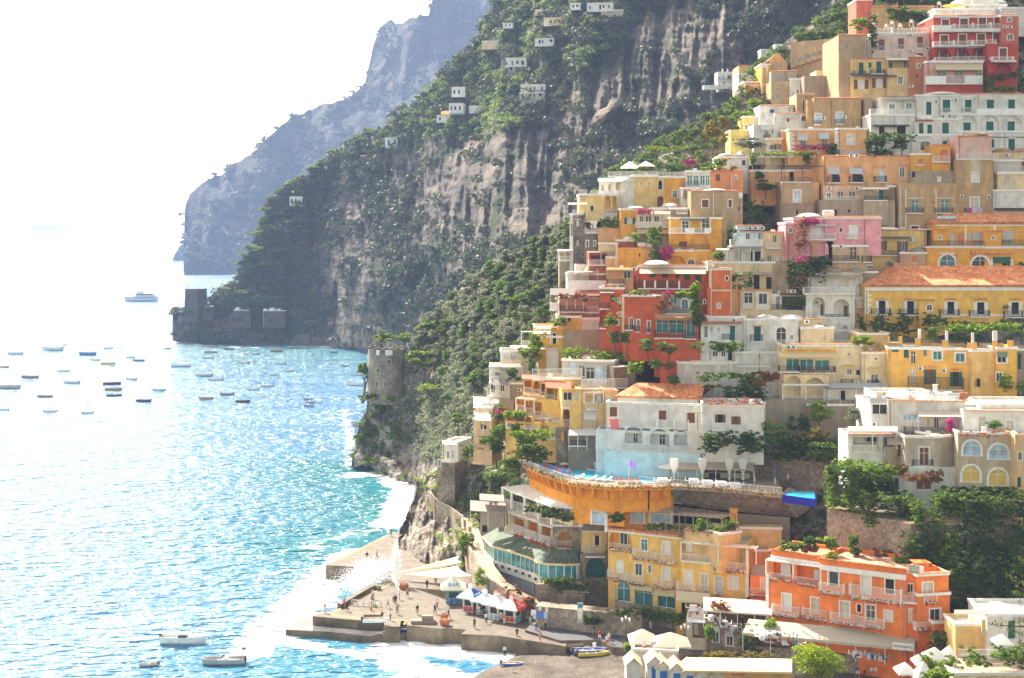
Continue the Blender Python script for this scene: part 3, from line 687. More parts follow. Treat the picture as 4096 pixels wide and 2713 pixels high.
# close
 def done(s):
  for f in s.faces:
   s.f=f;W_,H_,d=f['W'],f['H'],f['d'];e=-f['ext'];wm=colm(f['col'],f['wear']);m=MB()
   holes=f['holes'];xs={0.0,W_};zs={e,H_}
   for h in holes:xs|={h[0],h[2]};zs|={h[1],h[3]}
   xs=sorted(x for x in xs if-1e-6<=x<=W_+1e-6);zs=sorted(z for z in zs if e-1e-6<=z<=H_+1e-6)
   for i in range(len(xs)-1):
    xm=(xs[i]+xs[i+1])/2;run=None
    for j in range(len(zs)-1):
     zm=(zs[j]+zs[j+1])/2
     if any(h[0]<xm<h[2]and h[1]<zm<h[3]for h in holes):
      if run is not None:m.quad((xs[i],0,run),(xs[i+1],0,run),(xs[i+1],0,zs[j]),(xs[i],0,zs[j]));run=None
     elif run is None:run=zs[j]
    if run is not None:m.quad((xs[i],0,run),(xs[i+1],0,run),(xs[i+1],0,zs[-1]),(xs[i],0,zs[-1]))
   mats=[wm,colm(f['roofc']or(f['col']if s.cat=='wall' else(.70,.66,.60)),.35)]
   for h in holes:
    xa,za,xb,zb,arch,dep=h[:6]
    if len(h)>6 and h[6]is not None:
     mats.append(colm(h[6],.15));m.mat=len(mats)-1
    if arch:
     rx=(xb-xa)/2;hh=min(rx,zb-za);zc=zb-hh;xc=(xa+xb)/2;n=10
     arc=[(xc-rx*math.cos(math.pi*k/n),zc+hh*math.sin(math.pi*k/n))for k in range(n+1)]
     sv=m.mat;m.mat=0
     for k in range(n):
      (p0,q0),(p1,q1)=arc[k],arc[k+1]
      cx=xa if k<n/2 else xb
      m.poly([(cx,0,zb),(p0,0,q0),(p1,0,q1)][::-1]if False else[(p0,0,q0),(p1,0,q1),(cx,0,zb)])
     m.poly([(xa,0,zb),(xc,0,zb+0.0005),(xb,0,zb)])
     m.mat=sv
     for k in range(n):
      (p0,q0),(p1,q1)=arc[k],arc[k+1]
      m.quad((p0,0,q0),(p0,dep,q0),(p1,dep,q1),(p1,0,q1))
     zt=zc
    else:
     zt=zb;m.quad((xa,0,zb),(xb,0,zb),(xb,dep,zb),(xa,dep,zb))
    m.quad((xa,0,za),(xa,dep,za),(xa,dep,zt),(xa,0,zt));m.quad((xb,0,zt),(xb,dep,zt),(xb,dep,za),(xb,0,za))
    m.quad((xa,dep,za),(xa,0,za),(xb,0,za),(xb,dep,za));m.quad((xa,dep,za),(xb,dep,za),(xb,dep,zb),(xa,dep,zb))
    m.mat=0
   m.quad((0,d,e),(0,0,e),(0,0,H_),(0,d,H_));m.quad((W_,0,e),(W_,d,e),(W_,d,H_),(W_,0,H_));m.quad((W_,d,e),(0,d,e),(0,d,H_),(W_,d,H_))
   if f['top']:
    p=f['par'];w=.28;zr=H_-p
    if p>0:
     for(x0,y0,x1,y1)in((0,0,W_,w),(0,d-w,W_,d),(0,w,w,d-w),(W_-w,w,W_,d-w)):m.quad((x0,y0,H_),(x1,y0,H_),(x1,y1,H_),(x0,y1,H_))
     m.quad((w,w,zr),(W_-w,w,zr),(W_-w,w,H_),(w,w,H_));m.quad((W_-w,d-w,zr),(w,d-w,zr),(w,d-w,H_),(W_-w,d-w,H_));m.quad((w,d-w,zr),(w,w,zr),(w,w,H_),(w,d-w,H_));m.quad((W_-w,w,zr),(W_-w,d-w,zr),(W_-w,d-w,H_),(W_-w,w,H_))
    m.mat=1;w=w if p>0 else 0;m.quad((w,w,zr),(W_-w,w,zr),(W_-w,d-w,zr),(w,d-w,zr))
   s.obj('wall',m,mats)
   if W_>6 and H_>4 and s.cat not in('wall','villa')and not getattr(s,'nopipe',0):
    rr=random.Random(int(W_*31+H_*7));x_=rr.choice((.35,W_-.35,W_*rr.uniform(.3,.7)))
    if not any(h[0]-.2<x_<h[2]+.2 for h in holes):c=MB();c.bar((x_,-.10,e+1),(x_,-.10,H_-.3),.06,5);s.obj('drainpipe',c,[M_white,plain('rusty_pipe',(.28,.14,.08)),plain('zinc',(.35,.35,.34))][rr.randrange(3)])
   if f['top']and W_>4.5 and f['par']>0 and len(s.faces)and not s.cat=='wall':
    rr=random.Random(int(W_*100+H_*10))
    if rr.random()<.6:c=MB();x_=rr.uniform(1,W_-1);y_=rr.uniform(1.5,4);c.bar((x_,y_,H_-.6),(x_,y_,H_+rr.uniform(1.2,2.4)),.03,4);[c.bar((x_-.5,y_,H_+h),(x_+.5,y_,H_+h),.02,3)for h in(.8,1.1)];s.obj('antenna',c,M_iron)
    if rr.random()<.5:c=MB();x_=rr.uniform(1,W_-1.5);c.box(x_,2,H_-.6,x_+.7,2.7,H_+.5);s.obj('chimney',c,colm('white'))
   if f['rim']:
    c=MB();o_=.14
    if 'w' in f['rim']:c.box(-o_,-o_,H_-.35,W_+o_,d+o_,H_-.02)if not f['top']else[c.box(-o_,-o_,H_-.38,W_+o_,-.003,H_+.02),c.box(-o_,-.003,H_-.38,-.003,d,H_+.02),c.box(W_+.003,-.003,H_-.38,W_+o_,d,H_+.02)]
    if c.v:s.obj('cornice',c,M_white)
    if 't' in f['rim']:
     c=MB();n=int(W_/.28)
     c.box(-.25,-.25,H_+.022,W_+.25,.16,H_+.08)
     for i in range(n):xx_=(i+.5)*W_/n;c.bar((xx_,-.30,H_+.10),(xx_,.18,H_+.14),.09,5)
     s.obj('tile_edge',c,M_tile)
  return s.root
def lettering(text,width,height,col):
 cu=bpy.data.curves.new('lettering','FONT');cu.body=text;cu.size=1.0;cu.align_x='CENTER';cu.align_y='CENTER';cu.extrude=.02;cu.resolution_u=2
 o=bpy.data.objects.new('lettering',cu);COL.objects.link(o);cu.materials.append(plain('lettering',tuple(col),.5))
 n=max(1,len(text));sz=min(height*1.35,width/(n*.62));cu.size=sz;cu.space_character=min(2.0,max(1,width/(n*.62*sz)))
 dg=bpy.context.evaluated_depsgraph_get();me=bpy.data.meshes.new_from_object(o.evaluated_get(dg));bpy.data.objects.remove(o)
 o=bpy.data.objects.new('lettering',me);COL.objects.link(o)
 return o
M_steel=plain('galvanised_steel',(.55,.56,.57),.35,metal=.6)
M_leafA=leafmat('leaf_mid',(.07,.13,.02),(.22,.34,.05),(.40,.46,.07),.5)
M_redflower=leafmat('red_flower',(.35,.02,.03),(.60,.05,.08),trans=.3)
# the town: upper right
V(3300,0,2.9585)
B=Bld('hotel','deep red hotel with white trim and tiers of balconies at the top of the town','hotel')
B.face(1283,2090,190,722,'red',a=0,d=12,rim='wt',Y=309).W('''1382 232 1465 345 bs/1600 222 1690 345 bs/1818 214 1905 345 bs/2003 208 2085 340 bs
1368 418 1455 540 bs/1583 410 1670 530 bs/1802 404 1892 525 bs/1988 396 2070 510 bs''')
B.loggia(1308,572,1490,722,1.6).loggia(1520,566,1708,722,1.6).loggia(1740,560,1928,722,1.6)
B.W('1358 604 1445 722 bs/1574 597 1662 720 bs/1795 588 1886 715 bs',off=1.6)
B.Bal('''1288 1500 300 345 wS 1.4/1500 1720 295 345 w 1.4/1720 1930 288 345 w 1.4/1930 2085 282 345 w 1.4
1288 1485 492 540 w 1.5/1485 1705 488 540 w 1.5/1705 1925 480 535 w 1.5/1925 2030 470 510 w 1.2''')
B.band(1283,2080,345,385,pr=1.3,name='balcony_fascia').band(1265,1925,540,568,pr=.2)
B.Bal('1308 1500 680 722 w 1.2/1500 1720 672 718 w 1.2/1720 1915 668 712 w 1.2')
B.band(1725,1738,280,345,pr=1.45).band(1505,1518,290,345,pr=1.45).band(1930,1945,275,345,pr=1.45).band(1490,1510,490,545,pr=1.55).band(1708,1728,485,545,pr=1.55)
B.face(2082,2290,175,515,(.62,.16,.10),Y=307.5,d=10,rim='wt').W('2160 212 2208 262 gs/2160 405 2225 475 gsa').ac('2125 325/2190 322')
B.face(1925,2275,515,900,'red',Y=306,d=10,rim=None).W('2065 573 2150 722 bs').loggia(2010,745,2210,900,1.2)
B.Bal('1985 2240 672 722 w 1.5').band(1985,2240,722,745,pr=1.4,name='balcony_fascia').ac('1965 695')
B.face(1200,1870,722,1100,(.66,.40,.34),Y=304,d=10,rim='w').awn(1310,1865,765,830,1.6,(.72,.62,.40),val=0)
B.W('1330 840 1438 935 gm/1532 835 1642 925 gm/1775 830 1855 925 gm')
B.Bal('1200 1435 900 990 S .9/1435 1655 898 990 w .9/1655 1865 895 990 S .9')
B.band(1200,1870,995,1100,colm('red'),pr=.1,name='painted_plinth').W('1580 1040 1640 1078 g')
B.done()
B=Bld('house','white building high above the red hotel with stepped roof terraces','house')
B.face(1300,2010,100,180,'white',Y=318,rim='w',d=9).face(1640,2150,50,180,'white',Y=322,d=9).face(2080,2500,85,170,'white',Y=320,d=9).W('1700 95 1750 140 g')
B.face(1630,2060,-40,60,'white',Y=328,d=9,rim=None);B.dome(1950,2150,5,50);B.done()
B=Bld('house','pale pink house with arched roof lamps left of the red hotel','house')
B.face(548,1285,385,690,'rose',Y=312,d=11,rim='w').W('638 468 706 602 br/865 455 933 585 br/1090 435 1160 570 br/1090 632 1160 690 b').Bal('638 706 545 602 w .15/865 933 530 585 w .15/1090 1160 515 570 w .15')
B.ac('1010 418/1010 605/1215 578/1225 635')
B.band(548,1285,340,345,pr=.0,off=.2);B.Bal('560 800 352 415 w .15/800 1025 345 400 w .15/1025 1260 318 385 w .15');B.chim(800,330,420,.4);B.done()
B=Bld('house','small yellow and terracotta house with tiled eaves below the pink one','house')
B.face(325,745,700,1080,(.74,.52,.24),Y=308,d=8,rim='t').W('400 742 456 882 Gr/515 740 552 802 G/608 728 668 865 Gr/385 945 470 1055 wB/600 930 685 1045 wB/862 910 920 1000 gs')
B.Bal('330 480 840 885 i .8/545 705 825 870 i .8').awn(260,850,875,905,1.6,(.10,.12,.10),val=0,name='canopy')
B.face(740,1000,690,1080,(.70,.50,.24),Y=307,d=7,rim='w').loggia(745,715,998,805,1.5,False,(.5,.36,.16)).W('765 745 795 812 G/897 718 958 800 g',off=1.5).W('865 905 920 1000 gs')
B.face(995,1195,680,1100,'terra',Y=306.5,d=8,rim='t',wear=.6).W('1090 755 1128 808 gs/1082 890 1098 918 k').ac('1020 1025');B.dome(1050,1150,655,680)
B.done()
B=Bld('house','long stone house with a row of tall balcony doors at the top of the town','house')
B.face(160,500,415,1010,'tan',Y=310,a=0,d=16,rim='t',wear=.6).W('232 518 276 588 gm').face(500,545,470,760,'stone',Y=309,rim=None)
V(2600,160,2.9585)
B.face(1665,2232,30,470,'tan',Y=338,a=-40,d=8,rim=None,wear=.6)
def _lr(b,X):
 for i,x in enumerate(X):
  t=(x-1690)/(2215-1690);yt=245+(40-245)*t;yb=yt+70+25*t
  b.win(x-13-8*t,yt,x+13+8*t,yb,'tm');b.bal(x-26-14*t,x+26+14*t,yb-28-14*t,yb+2,'s',.9)
B.f['holes'].clear()
_lr(B,[1700,1760,1812,1878,1940,2002,2075,2148,2208])
B.done()
V(3300,0,2.9585)
B=Bld('house','large white house with green shutters and a curved parapet below the red hotel','house')
B.face(658,1090,1145,1380,'white',Y=301,d=9,rim='t').W('762 1230 832 1300 ts/958 1218 1032 1290 ts').awn(705,1085,1170,1185,1.0,(.55,.55,.52),val=0)
B.Bal('540 1065 1290 1350 w 1.4')
B.face(1085,1590,1120,1400,'white',Y=300,d=10,rim='w').W('1197 1210 1260 1360 Gsh/1392 1182 1482 1335 Gsh').ac('1315 1205/1548 1182/1400 1378/1478 1376')
B.Bal('1385 1490 1282 1335 w .3');B.dome(1140,1560,1092,1135,4,5)
B.face(1590,1810,1130,1400,'white',Y=300,d=10,rim='w').W('1655 1182 1735 1330 Gsh').Bal('1650 1742 1275 1330 w .3')
B.face(540,1065,1355,1660,'white',Y=297,d=7,rim='w').awn(560,1000,1480,1495,1.2,(.06,.07,.07),val=0,name='canopy').W('640 1500 705 1655 k/850 1495 955 1645 k')
B.face(1060,1285,1440,1670,'white',Y=296.5,d=6,rim='t').W('1112 1458 1166 1600 G/1212 1475 1266 1600 G').Bal('1080 1280 1610 1665 w .9');B.dome(1065,1275,1370,1430,3,3)
B.face(1280,1570,1400,1670,'white',Y=297,d=6,rim='w').W('1388 1455 1466 1645 Gh').Bal('1385 1470 1600 1660 w .5')
B.done()
B=Bld('house','long white house with arched recesses over dark windows at the right edge','house')
B.face(1795,2560,1110,1340,'white',Y=299,d=10,rim='t').W('1915 1185 1998 1330 Gh/2168 1182 2248 1330 Gh/2420 1182 2500 1330 Gh').Bal('1800 2070 1285 1340 S .9/2070 2330 1285 1340 S .9/2330 2560 1285 1340 S .9')
B.face(1572,2560,1345,1650,'white',Y=297.5,d=9,rim='w').loggia(1590,1368,1795,1560,.35).loggia(1830,1366,2060,1560,.35).loggia(2095,1366,2330,1560,.35)
B.W('1640 1455 1722 1560 Gh/1910 1445 1992 1560 Gh/2162 1442 2242 1560 Gh',off=.35)
V(3300,480,2.9585)
B.face(1035,1680,165,400,'white',Y=296,d=6,rim='w').loggia(1060,195,1275,250,.3).W('1128 245 1245 360 gam/1390 250 1450 290 G').ac('1485 250')
B.face(1570,2500,128,360,'white',Y=296.5,d=6,rim='w').W('1972 230 2002 330 G/2170 228 2246 362 Gh')
B.band(1870,2360,200,210,M_iron,pr=.08)
B.done()
B=Bld('house','peach house with white quoins and white awnings over a strip of magenta flowers','house')
B.face(148,492,95,440,'peach',Y=298,d=9,rim='w').W('262 190 345 290 wsh').quoin(112,125,420,1.2).band(150,445,360,405,plain('grey_band',(.5,.45,.42)))
V(2600,160,2.9585)
B.face(1650,2225,1050,1400,'peach',Y=299,d=9,rim='w').W('1780 1180 1842 1270 gm/2032 1170 2096 1260 gm').awn(1745,1865,1115,1180,1.0,(.72,.74,.76)).awn(2000,2120,1105,1165,1.0,(.72,.74,.76)).quoin(1650,1090,1400,1.1).quoin(2185,1080,1400,1.1)
B.Bal('1740 1860 1240 1275 i .8/1995 2112 1232 1262 i .8')
B.face(1545,1652,1065,1420,'peach',Y=304,a=-35,d=7,rim='w').W('1592 1170 1618 1260 gm')
B.done()
V(3300,480,2.9585)
B=Bld('house','long peach apartment block with two white awnings over balcony doors','apartment')
B.face(-20,1012,430,780,'peach',Y=292,d=10,rim='t').W('85 640 168 740 k/330 632 442 735 k/640 582 705 732 lx/882 555 945 680 gas').awn(32,175,565,630,1.1,(.72,.72,.70)).awn(285,452,560,628,1.1,(.72,.72,.70))
B.Bal('32 178 672 740 i .9/293 452 668 738 i .9/593 728 665 735 i .9')
B.band(880,960,535,541,M_tile,pr=.3,name='hood').band(612,720,547,553,M_tile,pr=.3,name='hood').band(332,436,550,558,M_tile,pr=.3,name='hood')
B.face(-20,460,780,945,(.66,.44,.32),Y=291,d=8,rim=None).W('20 860 72 935 gs/146 842 222 935 g/284 842 360 935 g/445 855 458 905 G').ac('50 812/378 810').Bal('0 460 905 945 w 1.2')
B.tank(650,365,430,3.0,3,plain('white_tank',(.74,.72,.66)))
B.ac('310 425/372 423',off=.6)
B.done()
B=Bld('house','weathered stone wall house with a boxed balcony and dark green door','house')
B.face(-60,460,945,1150,'stone',Y=289,d=8,wear=.7,rim=None).W('105 1065 145 1140 k/270 1060 300 1095 k')
B.face(460,745,800,950,(.48,.38,.26),Y=288,d=6,wear=.6,rim='w').loggia(468,808,742,950,1.0,False,(.45,.36,.24)).W('640 838 688 945 G',off=1.0).Bal('468 742 898 948 i .2').ac('603 828',off=.8)
B.face(460,830,950,1290,'tan',Y=288.5,d=10,wear=.7,rim=None).W('570 1050 610 1122 bs').face(745,832,775,1290,(.40,.28,.17),Y=289.5,d=8,wear=.7,rim='w')
B.done()
B=Bld('house','yellow house end with two orange arched blinds beside the domed tower','house')
B.face(1012,1268,395,600,'gold',Y=291,d=8,rim='w',wear=.35).W('1092 458 1168 532 oa').band(1075,1180,532,540,pr=.25)
B.face(1012,1560,600,745,'stone',Y=290,d=6,rim=None).W('1030 612 1068 680 k/1325 665 1382 735 w').face(1268,1485,300,500,'gold',Y=290.5,d=7,rim='t').W('1350 345 1468 490 oa').Bal('1278 1485 430 495 w .6')
B.face(1285,1560,500,620,(.3,.24,.19),Y=291.5,d=6,rim=None)
B.done()
B=Bld('tower_house','tall pink topped tower house with shallow dome over bare ochre masonry','tower house')
B.face(1570,1972,195,470,(.74,.48,.40),Y=289,d=9,rim='t').W('1730 318 1800 460 c').Bal('1568 2000 395 462 w .7');B.dome(1620,1910,148,195,4.5,5,colm('stone',.3))
B.face(1558,1992,470,1100,'ochre',Y=288.5,d=10,wear=.7,rim=None).W('1735 622 1820 738 ws/1722 918 1820 1045 cs/1608 893 1632 922 ks/1928 897 1952 925 ks').band(1720,1838,472,612,colm((.62,.52,.38)),pr=.05)
B.Bal('1660 1860 1040 1100 i .6')
for x_,y_ in((1652,645),(1642,715),(1652,785),(1905,645),(1912,715),(1932,785),(1640,975),(1912,970),(1918,1032)):B.band(x_-4,x_+4,y_-5,y_+5,M_dark,pr=.01,name='putlog_hole')
B.done()
B=Bld('house','broad rough ochre house with two green balcony doors above the yellow roofs','house')
B.face(872,1560,750,1290,'ochre',Y=288,d=10,wear=.75,rim=None).W('1022 940 1115 1098 t/1372 938 1466 1096 t/1020 1258 1105 1290 ks/1265 965 1288 985 b')
B.Bal('965 1165 1040 1100 i .7/1310 1520 1040 1100 i .7').band(952,960,820,1290,M_white,pr=.1,name='drainpipe').band(1310,1318,840,1280,M_white,pr=.1,name='drainpipe')
B.band(1000,1148,1102,1116,colm('cream'),pr=.5).band(1335,1490,1100,1112,colm('cream'),pr=.5).band(968,1160,925,932,pr=.4).band(1318,1512,925,932,pr=.4)
for x_,y_ in((925,975),(932,1040),(1178,903),(1272,903),(1190,975),(1198,1040),(1283,1037),(1550,968),(1550,1037),(1540,1105),(932,1210),(1182,1233),(1292,1232)):B.band(x_-4,x_+4,y_-5,y_+5,M_dark,pr=.01,name='putlog_hole')
B.done()
B=Bld('house','cream terraced house with white outside stair at the right edge','house')
B.face(1998,2600,380,500,'cream',Y=292,d=8,rim='t').W('2130 400 2180 440 g').dome(1990,2190,332,380,3,3,colm('stone',.3)).dome(2215,2500,330,380,3,3,colm('stone',.3)).ac('2158 420')
B.face(1998,2600,470,620,(.60,.55,.48),Y=290.5,d=7,rim='w').W('2325 460 2400 610 b').Bal('2050 2600 548 612 w .8').face(2040,2600,620,830,'cream',Y=289,d=7,rim='w').W('2125 678 2195 790 c')
B.face(1998,2600,825,1100,'white',Y=288,d=7,rim='w').W('2085 905 2150 1010 ws/2310 905 2370 1010 w').awn(1998,2500,1045,1070,1.2,(.08,.05,.04),val=0,name='canopy')
B.done()
VY=midY(2910,330)-14;VZ=midY(3100,220)-12
# the town: upper left shoulder
V(2600,160,2.9585)
B=Bld('house','ochre yellow gabled house with white pilasters and an arched door on the skyline shoulder','house')
B.face(1115,1320,490,790,'gold',Y=338,d=9,rim='w',wear=.1).W('1218 628 1282 725 gsa/1232 562 1272 600 ksa').band(1115,1132,490,790).band(1135,1310,530,545)
B.face(1316,1425,280,700,'gold',Y=336,d=9,rim='w',wear=.1).band(1316,1334,280,700).band(1376,1392,280,700).band(1334,1376,520,532).band(1334,1376,305,325)
B.face(1425,1625,262,420,'tan',Y=337,d=9,rim=None,wear=.5)
m=MB();W_,H_=B.f['W'],B.f['H'];hg=2.2;x0=-1.2
for(a_,b_)in(((x0,0,H_),(W_*.45,0,H_+hg)),((W_*.45,0,H_+hg),(W_,0,H_))):m.quad(a_,b_,(b_[0],9,b_[2]),(a_[0],9,a_[2]))
m.poly([(x0,.01,H_),(W_,.01,H_),(W_*.45,.01,H_+hg)]);B.obj('gable_roof',m,colm((.62,.34,.14)))
B.done()
B=Bld('house','small yellow house with arched windows and a white lower floor left of the gabled house','house')
B.face(1045,1318,308,398,'pale',Y=352,d=9,rim='t',wear=.1).W('1145 330 1172 362 gsa/1208 325 1245 362 gsa').face(1050,1310,398,470,'white',Y=351,d=8,rim='w').W('1058 418 1076 458 g/1110 412 1142 465 g').awn(1225,1320,378,392,1.6,(.7,.6,.4),val=0).done()
B=Bld('villa','white two storey villa with twin chimneys and a long terrace wall on a spur','villa')
B.face(800,1020,378,475,'white',Y=VY,d=9,rim='w').W('815 425 830 465 g/862 420 880 465 g/915 418 965 465 b').face(805,980,478,550,'white',Y=VY-1,d=9,rim='w',ext=.5).W('868 492 882 530 ka/815 495 828 535 g').Bal('800 985 455 480 i 1.0').chim(860,345,378,2).chim(917,345,378,2)
B.face(640,930,535,565,'white',Y=VY-4,d=5,rim=None,top=False,ext=.5).done()
B=Bld('villa','white villa with a raised tower room among dark trees near the top of the picture','villa')
B.face(1480,1585,50,100,'white',Y=VZ,d=8,rim='w').W('1510 62 1535 95 g').face(1480,1630,100,185,'white',Y=VZ-1,d=8,rim='w',ext=1).W('1585 150 1602 178 b/1620 150 1635 178 b').face(1312,1480,110,178,'white',Y=VZ-2,d=8,rim='w',ext=1).W('1340 135 1355 170 g').done()
B=Bld('house','white wall house with arched openings and a small wooden balcony below the long stone house','house')
B.face(1650,1825,455,750,'white',Y=327,a=-12,d=9,rim='w').W('1680 610 1700 690 ls/1740 590 1757 640 b/1790 582 1806 625 b').Bal('1665 1725 660 720 i .8')
B.face(1825,2140,425,640,(.36,.31,.25),Y=322,d=9,wear=.8,rim=None).face(1965,2190,362,425,'cream',Y=326,d=7,rim=None).dome(1800,2110,583,640,1,3)
B.face(1435,1655,490,720,'tan',Y=328,d=8,rim=None,wear=.6).W('1495 565 1532 715 ga').face(1435,1740,372,488,'grey',Y=331,d=7,rim='t').W('1640 370 1655 480 c').done()
B=Bld('house','brown weathered house with two white french windows and hanging cables','house')
B.face(1858,1945,710,1005,'ochre',Y=306,d=8,rim=None,wear=.6).face(1940,2500,690,1010,'ochre',Y=305,d=10,rim='t',wear=.65).W('1955 872 2022 1000 lms/2205 858 2278 992 lms').ac('2052 925/2300 915').Bal('1940 2030 955 1000 i .4/2195 2290 940 992 i .4')
V(3300,0,2.9585)
B.f and B.face(470,560,1165,1480,(.40,.30,.20),Y=304,d=8,rim=None,wear=.7)
V(2600,160,2.9585)
B.face(1735,1955,640,830,'tan',Y=309,d=8,rim='t',wear=.5).W('1808 705 1850 828 gm').awn(1750,1950,640,655,.8,(.5,.42,.34),val=0)
B.done()
B=Bld('house','white balconied house with a small blue awning and arched loggia above the restaurant terrace','house')
B.face(1300,1740,775,890,'white',Y=311,d=8,rim='t').W('1690 795 1722 858 gm/1640 790 1662 865 t').loggia(1310,850,1360,930,.5).awn(1420,1470,828,850,.8,(.05,.14,.40))
B.face(1475,1850,865,985,'white',Y=308,d=8,rim='t').W('1790 900 1842 962 bsa/1620 930 1650 970 ba').awn(1585,1760,895,915,1.2,(.76,.74,.70),val=0).Bal('1232 1475 905 1010 q .9')
B.face(1225,1520,1005,1200,'white',Y=306,d=8,rim=None).W('1358 1080 1402 1155 g/1440 1060 1462 1110 g').awn(1310,1435,1010,1060,.9,(.78,.77,.74)).Bal('1355 1420 1115 1160 i .8')
B.face(1380,1560,1160,1330,'cream',Y=303,d=7,rim='w').W('1428 1240 1465 1290 g').Bal('1420 1490 1250 1300 i .6/1485 1550 1235 1300 i .6').chim(1400,1200,1300,.2,.9)
B.done()
B=Bld('house','lemon yellow house with a parapet terrace among autumn coloured trees','house')
B.face(1108,1300,900,1070,'lemon',Y=314,d=8,rim='w',wear=.1).W('1130 1005 1150 1058 gs/1180 998 1200 1055 gs').face(952,1285,1065,1190,'lemon',Y=312,d=7,rim='w',wear=.15).W('975 1160 1000 1200 g').Bal('952 1120 1065 1130 s .5')
B.done()
V(2600,560,2.9585)
B=Bld('restaurant','open air restaurant under vine covered canopy below the peach house','restaurant')
B.face(1200,1700,355,500,'peach',Y=299,d=9,rim='w',wear=.3).W('1350 435 1362 470 wa/1410 435 1425 470 wa/1468 435 1482 470 wa').Bal('1210 1900 300 352 i .2')
B.face(1560,2060,180,330,'peach',Y=304,d=6,rim='w').W('1755 215 1815 300 g/1395 215 1420 320 k').awn(1215,1800,180,200,3.0,(.74,.72,.66),posts=4).awn(1500,1640,125,175,2,(.7,.62,.5),val=0)
B.done()
B=Bld('house','square stucco tower house with one blue shuttered door under a pergola terrace','house')
B.face(1560,1935,490,760,'tan',Y=292,d=10,rim=None,wear=.5).W('1700 595 1782 748 ls').pergola(1555,2060,310,3.0,3.2,M_iron,6).Bal('1560 1905 440 495 i .3').face(1545,1935,760,1000,'stone',Y=291,d=10,rim='t',wear=.7).W('1718 820 1768 905 da').face(1935,2000,500,900,'peach',Y=293,d=8,rim=None)
B.done()
B=Bld('house','low white house with dark arched door and small shutters beside olive trees','house')
B.face(795,1165,195,360,'white',Y=302,d=7,rim='w').W('1088 235 1130 300 bsa/870 240 915 310 g').band(838,958,213,232,M_tile,pr=.15,name='hood').dome(800,1000,160,195,3,3).dome(1010,1120,130,190,4,3).done()
B=Bld('house','bright orange house with a glazed white veranda and arched white ground floor','house')
B.face(712,980,355,600,(.74,.30,.13),Y=293,d=9,rim='t',wear=.15).W('778 405 828 487 b').face(980,1098,365,625,(.74,.30,.13),Y=292.6,d=8,rim='t',wear=.15).W('1003 422 1028 460 gs').band(964,971,395,600,M_white,pr=.1,name='drainpipe')
B.face(422,712,360,600,'white',Y=294,a=-14,d=8,rim='w').W('435 420 500 545 tx/510 420 575 545 tx/590 420 650 540 tx/655 420 705 540 tx').face(378,580,560,760,'white',Y=291,d=7,rim='w').loggia(395,590,435,700,.8).loggia(455,590,490,700,.8).Bal('380 580 495 560 i .5')
B.done()
B=Bld('hotel','old stucco and golden yellow guesthouse with brown shutters and an arched loggia','hotel')
B.face(483,1040,605,850,'tan',Y=284,d=10,rim='t',wear=.65).W('615 708 692 800 bs/928 708 968 800 bs').dome(620,900,578,605,4,5).face(1035,1098,620,960,'tan',Y=285,d=9,rim=None,wear=.7).W('1038 788 1060 835 b').tank(1065,620,700,1.0,.3,M_white)
B.face(242,850,915,1100,'gold',Y=281,d=9,rim='w',wear=.2).W('378 958 460 1100 gs/612 935 705 1095 gs').awn(355,700,920,935,.8,(.2,.25,.22),val=.3).Bal('232 710 1042 1100 w 1.3').band(410,515,1045,1100,M_white,pr=1.32,name='parapet').band(635,715,1045,1100,M_white,pr=1.32,name='parapet')
B.face(242,850,1100,1300,'gold',Y=280.5,d=9,rim=None,wear=.2).loggia(250,1112,440,1290,1.4).loggia(468,1112,692,1290,1.4).W('380 1235 440 1290 k/580 1185 692 1280 gm',off=1.4).awn(345,440,1172,1240,1.0,(.25,.09,.06),off=1.0)
B.face(848,910,870,1480,'tan',Y=281.5,d=9,rim=None,wear=.6).face(905,1080,900,1080,'ochre',Y=286,d=6,rim=None,wear=.7)
B.face(215,735,1295,1490,'gold',Y=279,d=8,rim=None,wear=.2).loggia(240,1368,405,1460,1.0).W('448 1408 525 1475 gas').Bal('235 700 1240 1300 i .2').band(305,370,1283,1320,pr=.15).band(455,520,1283,1325,pr=.15).face(735,990,1330,1490,'gold',Y=278.5,d=6,rim=None)
B.done()
B=Bld('house','white and cream house with curtained arcade and a green parasol terrace','house')
B.face(1028,1335,1018,1260,(.70,.76,.82),Y=276,d=9,rim='t',wear=.1).W('1132 1100 1185 1180 g/1282 1100 1310 1180 g').ac('1188 1045/1252 1045/1328 1045').awn(1060,1330,1070,1078,.8,(.25,.08,.05),val=0)
B.face(1335,1640,1090,1440,'cream',Y=275,d=9,rim='t',wear=.2).W('1452 1130 1500 1218 g/1575 1158 1600 1205 ga').Bal('1380 1545 1222 1280 w 1.1').face(1335,1640,1440,1570,'cream',Y=274.6,d=9,rim=None,wear=.3).W('1500 1388 1522 1430 ws/1570 1390 1585 1425 ws/1395 1362 1440 1460 g').Bal('1380 1445 1440 1500 w .6')
B.face(880,1335,1290,1440,'white',Y=275,d=8,rim=None).loggia(1000,1288,1080,1435,.8).loggia(1180,1290,1215,1435,.8,True,(.1,.08,.06)).loggia(1240,1290,1310,1435,.8,True,(.05,.06,.04)).W('1125 1320 1175 1435 c')
B.awn(915,1325,1255,1275,2.2,(.30,.27,.24),val=0,posts=4,name='reed_canopy',trans=.1).awn(780,960,1285,1305,2.0,(.62,.60,.56),val=0,posts=2,name='canopy').Bal('955 1330 1180 1250 w 1.6')
B.face(660,1480,1440,1700,'cream',Y=273,d=8,rim='w',wear=.35).W('1250 1545 1280 1570 g').band(1628,1636,1120,1700,plain('rusty_pipe',(.35,.16,.08)),pr=.3,name='drainpipe')
B.face(1545,1700,1130,1700,'cream',Y=276,d=7,rim='w',wear=.5)
B.done()
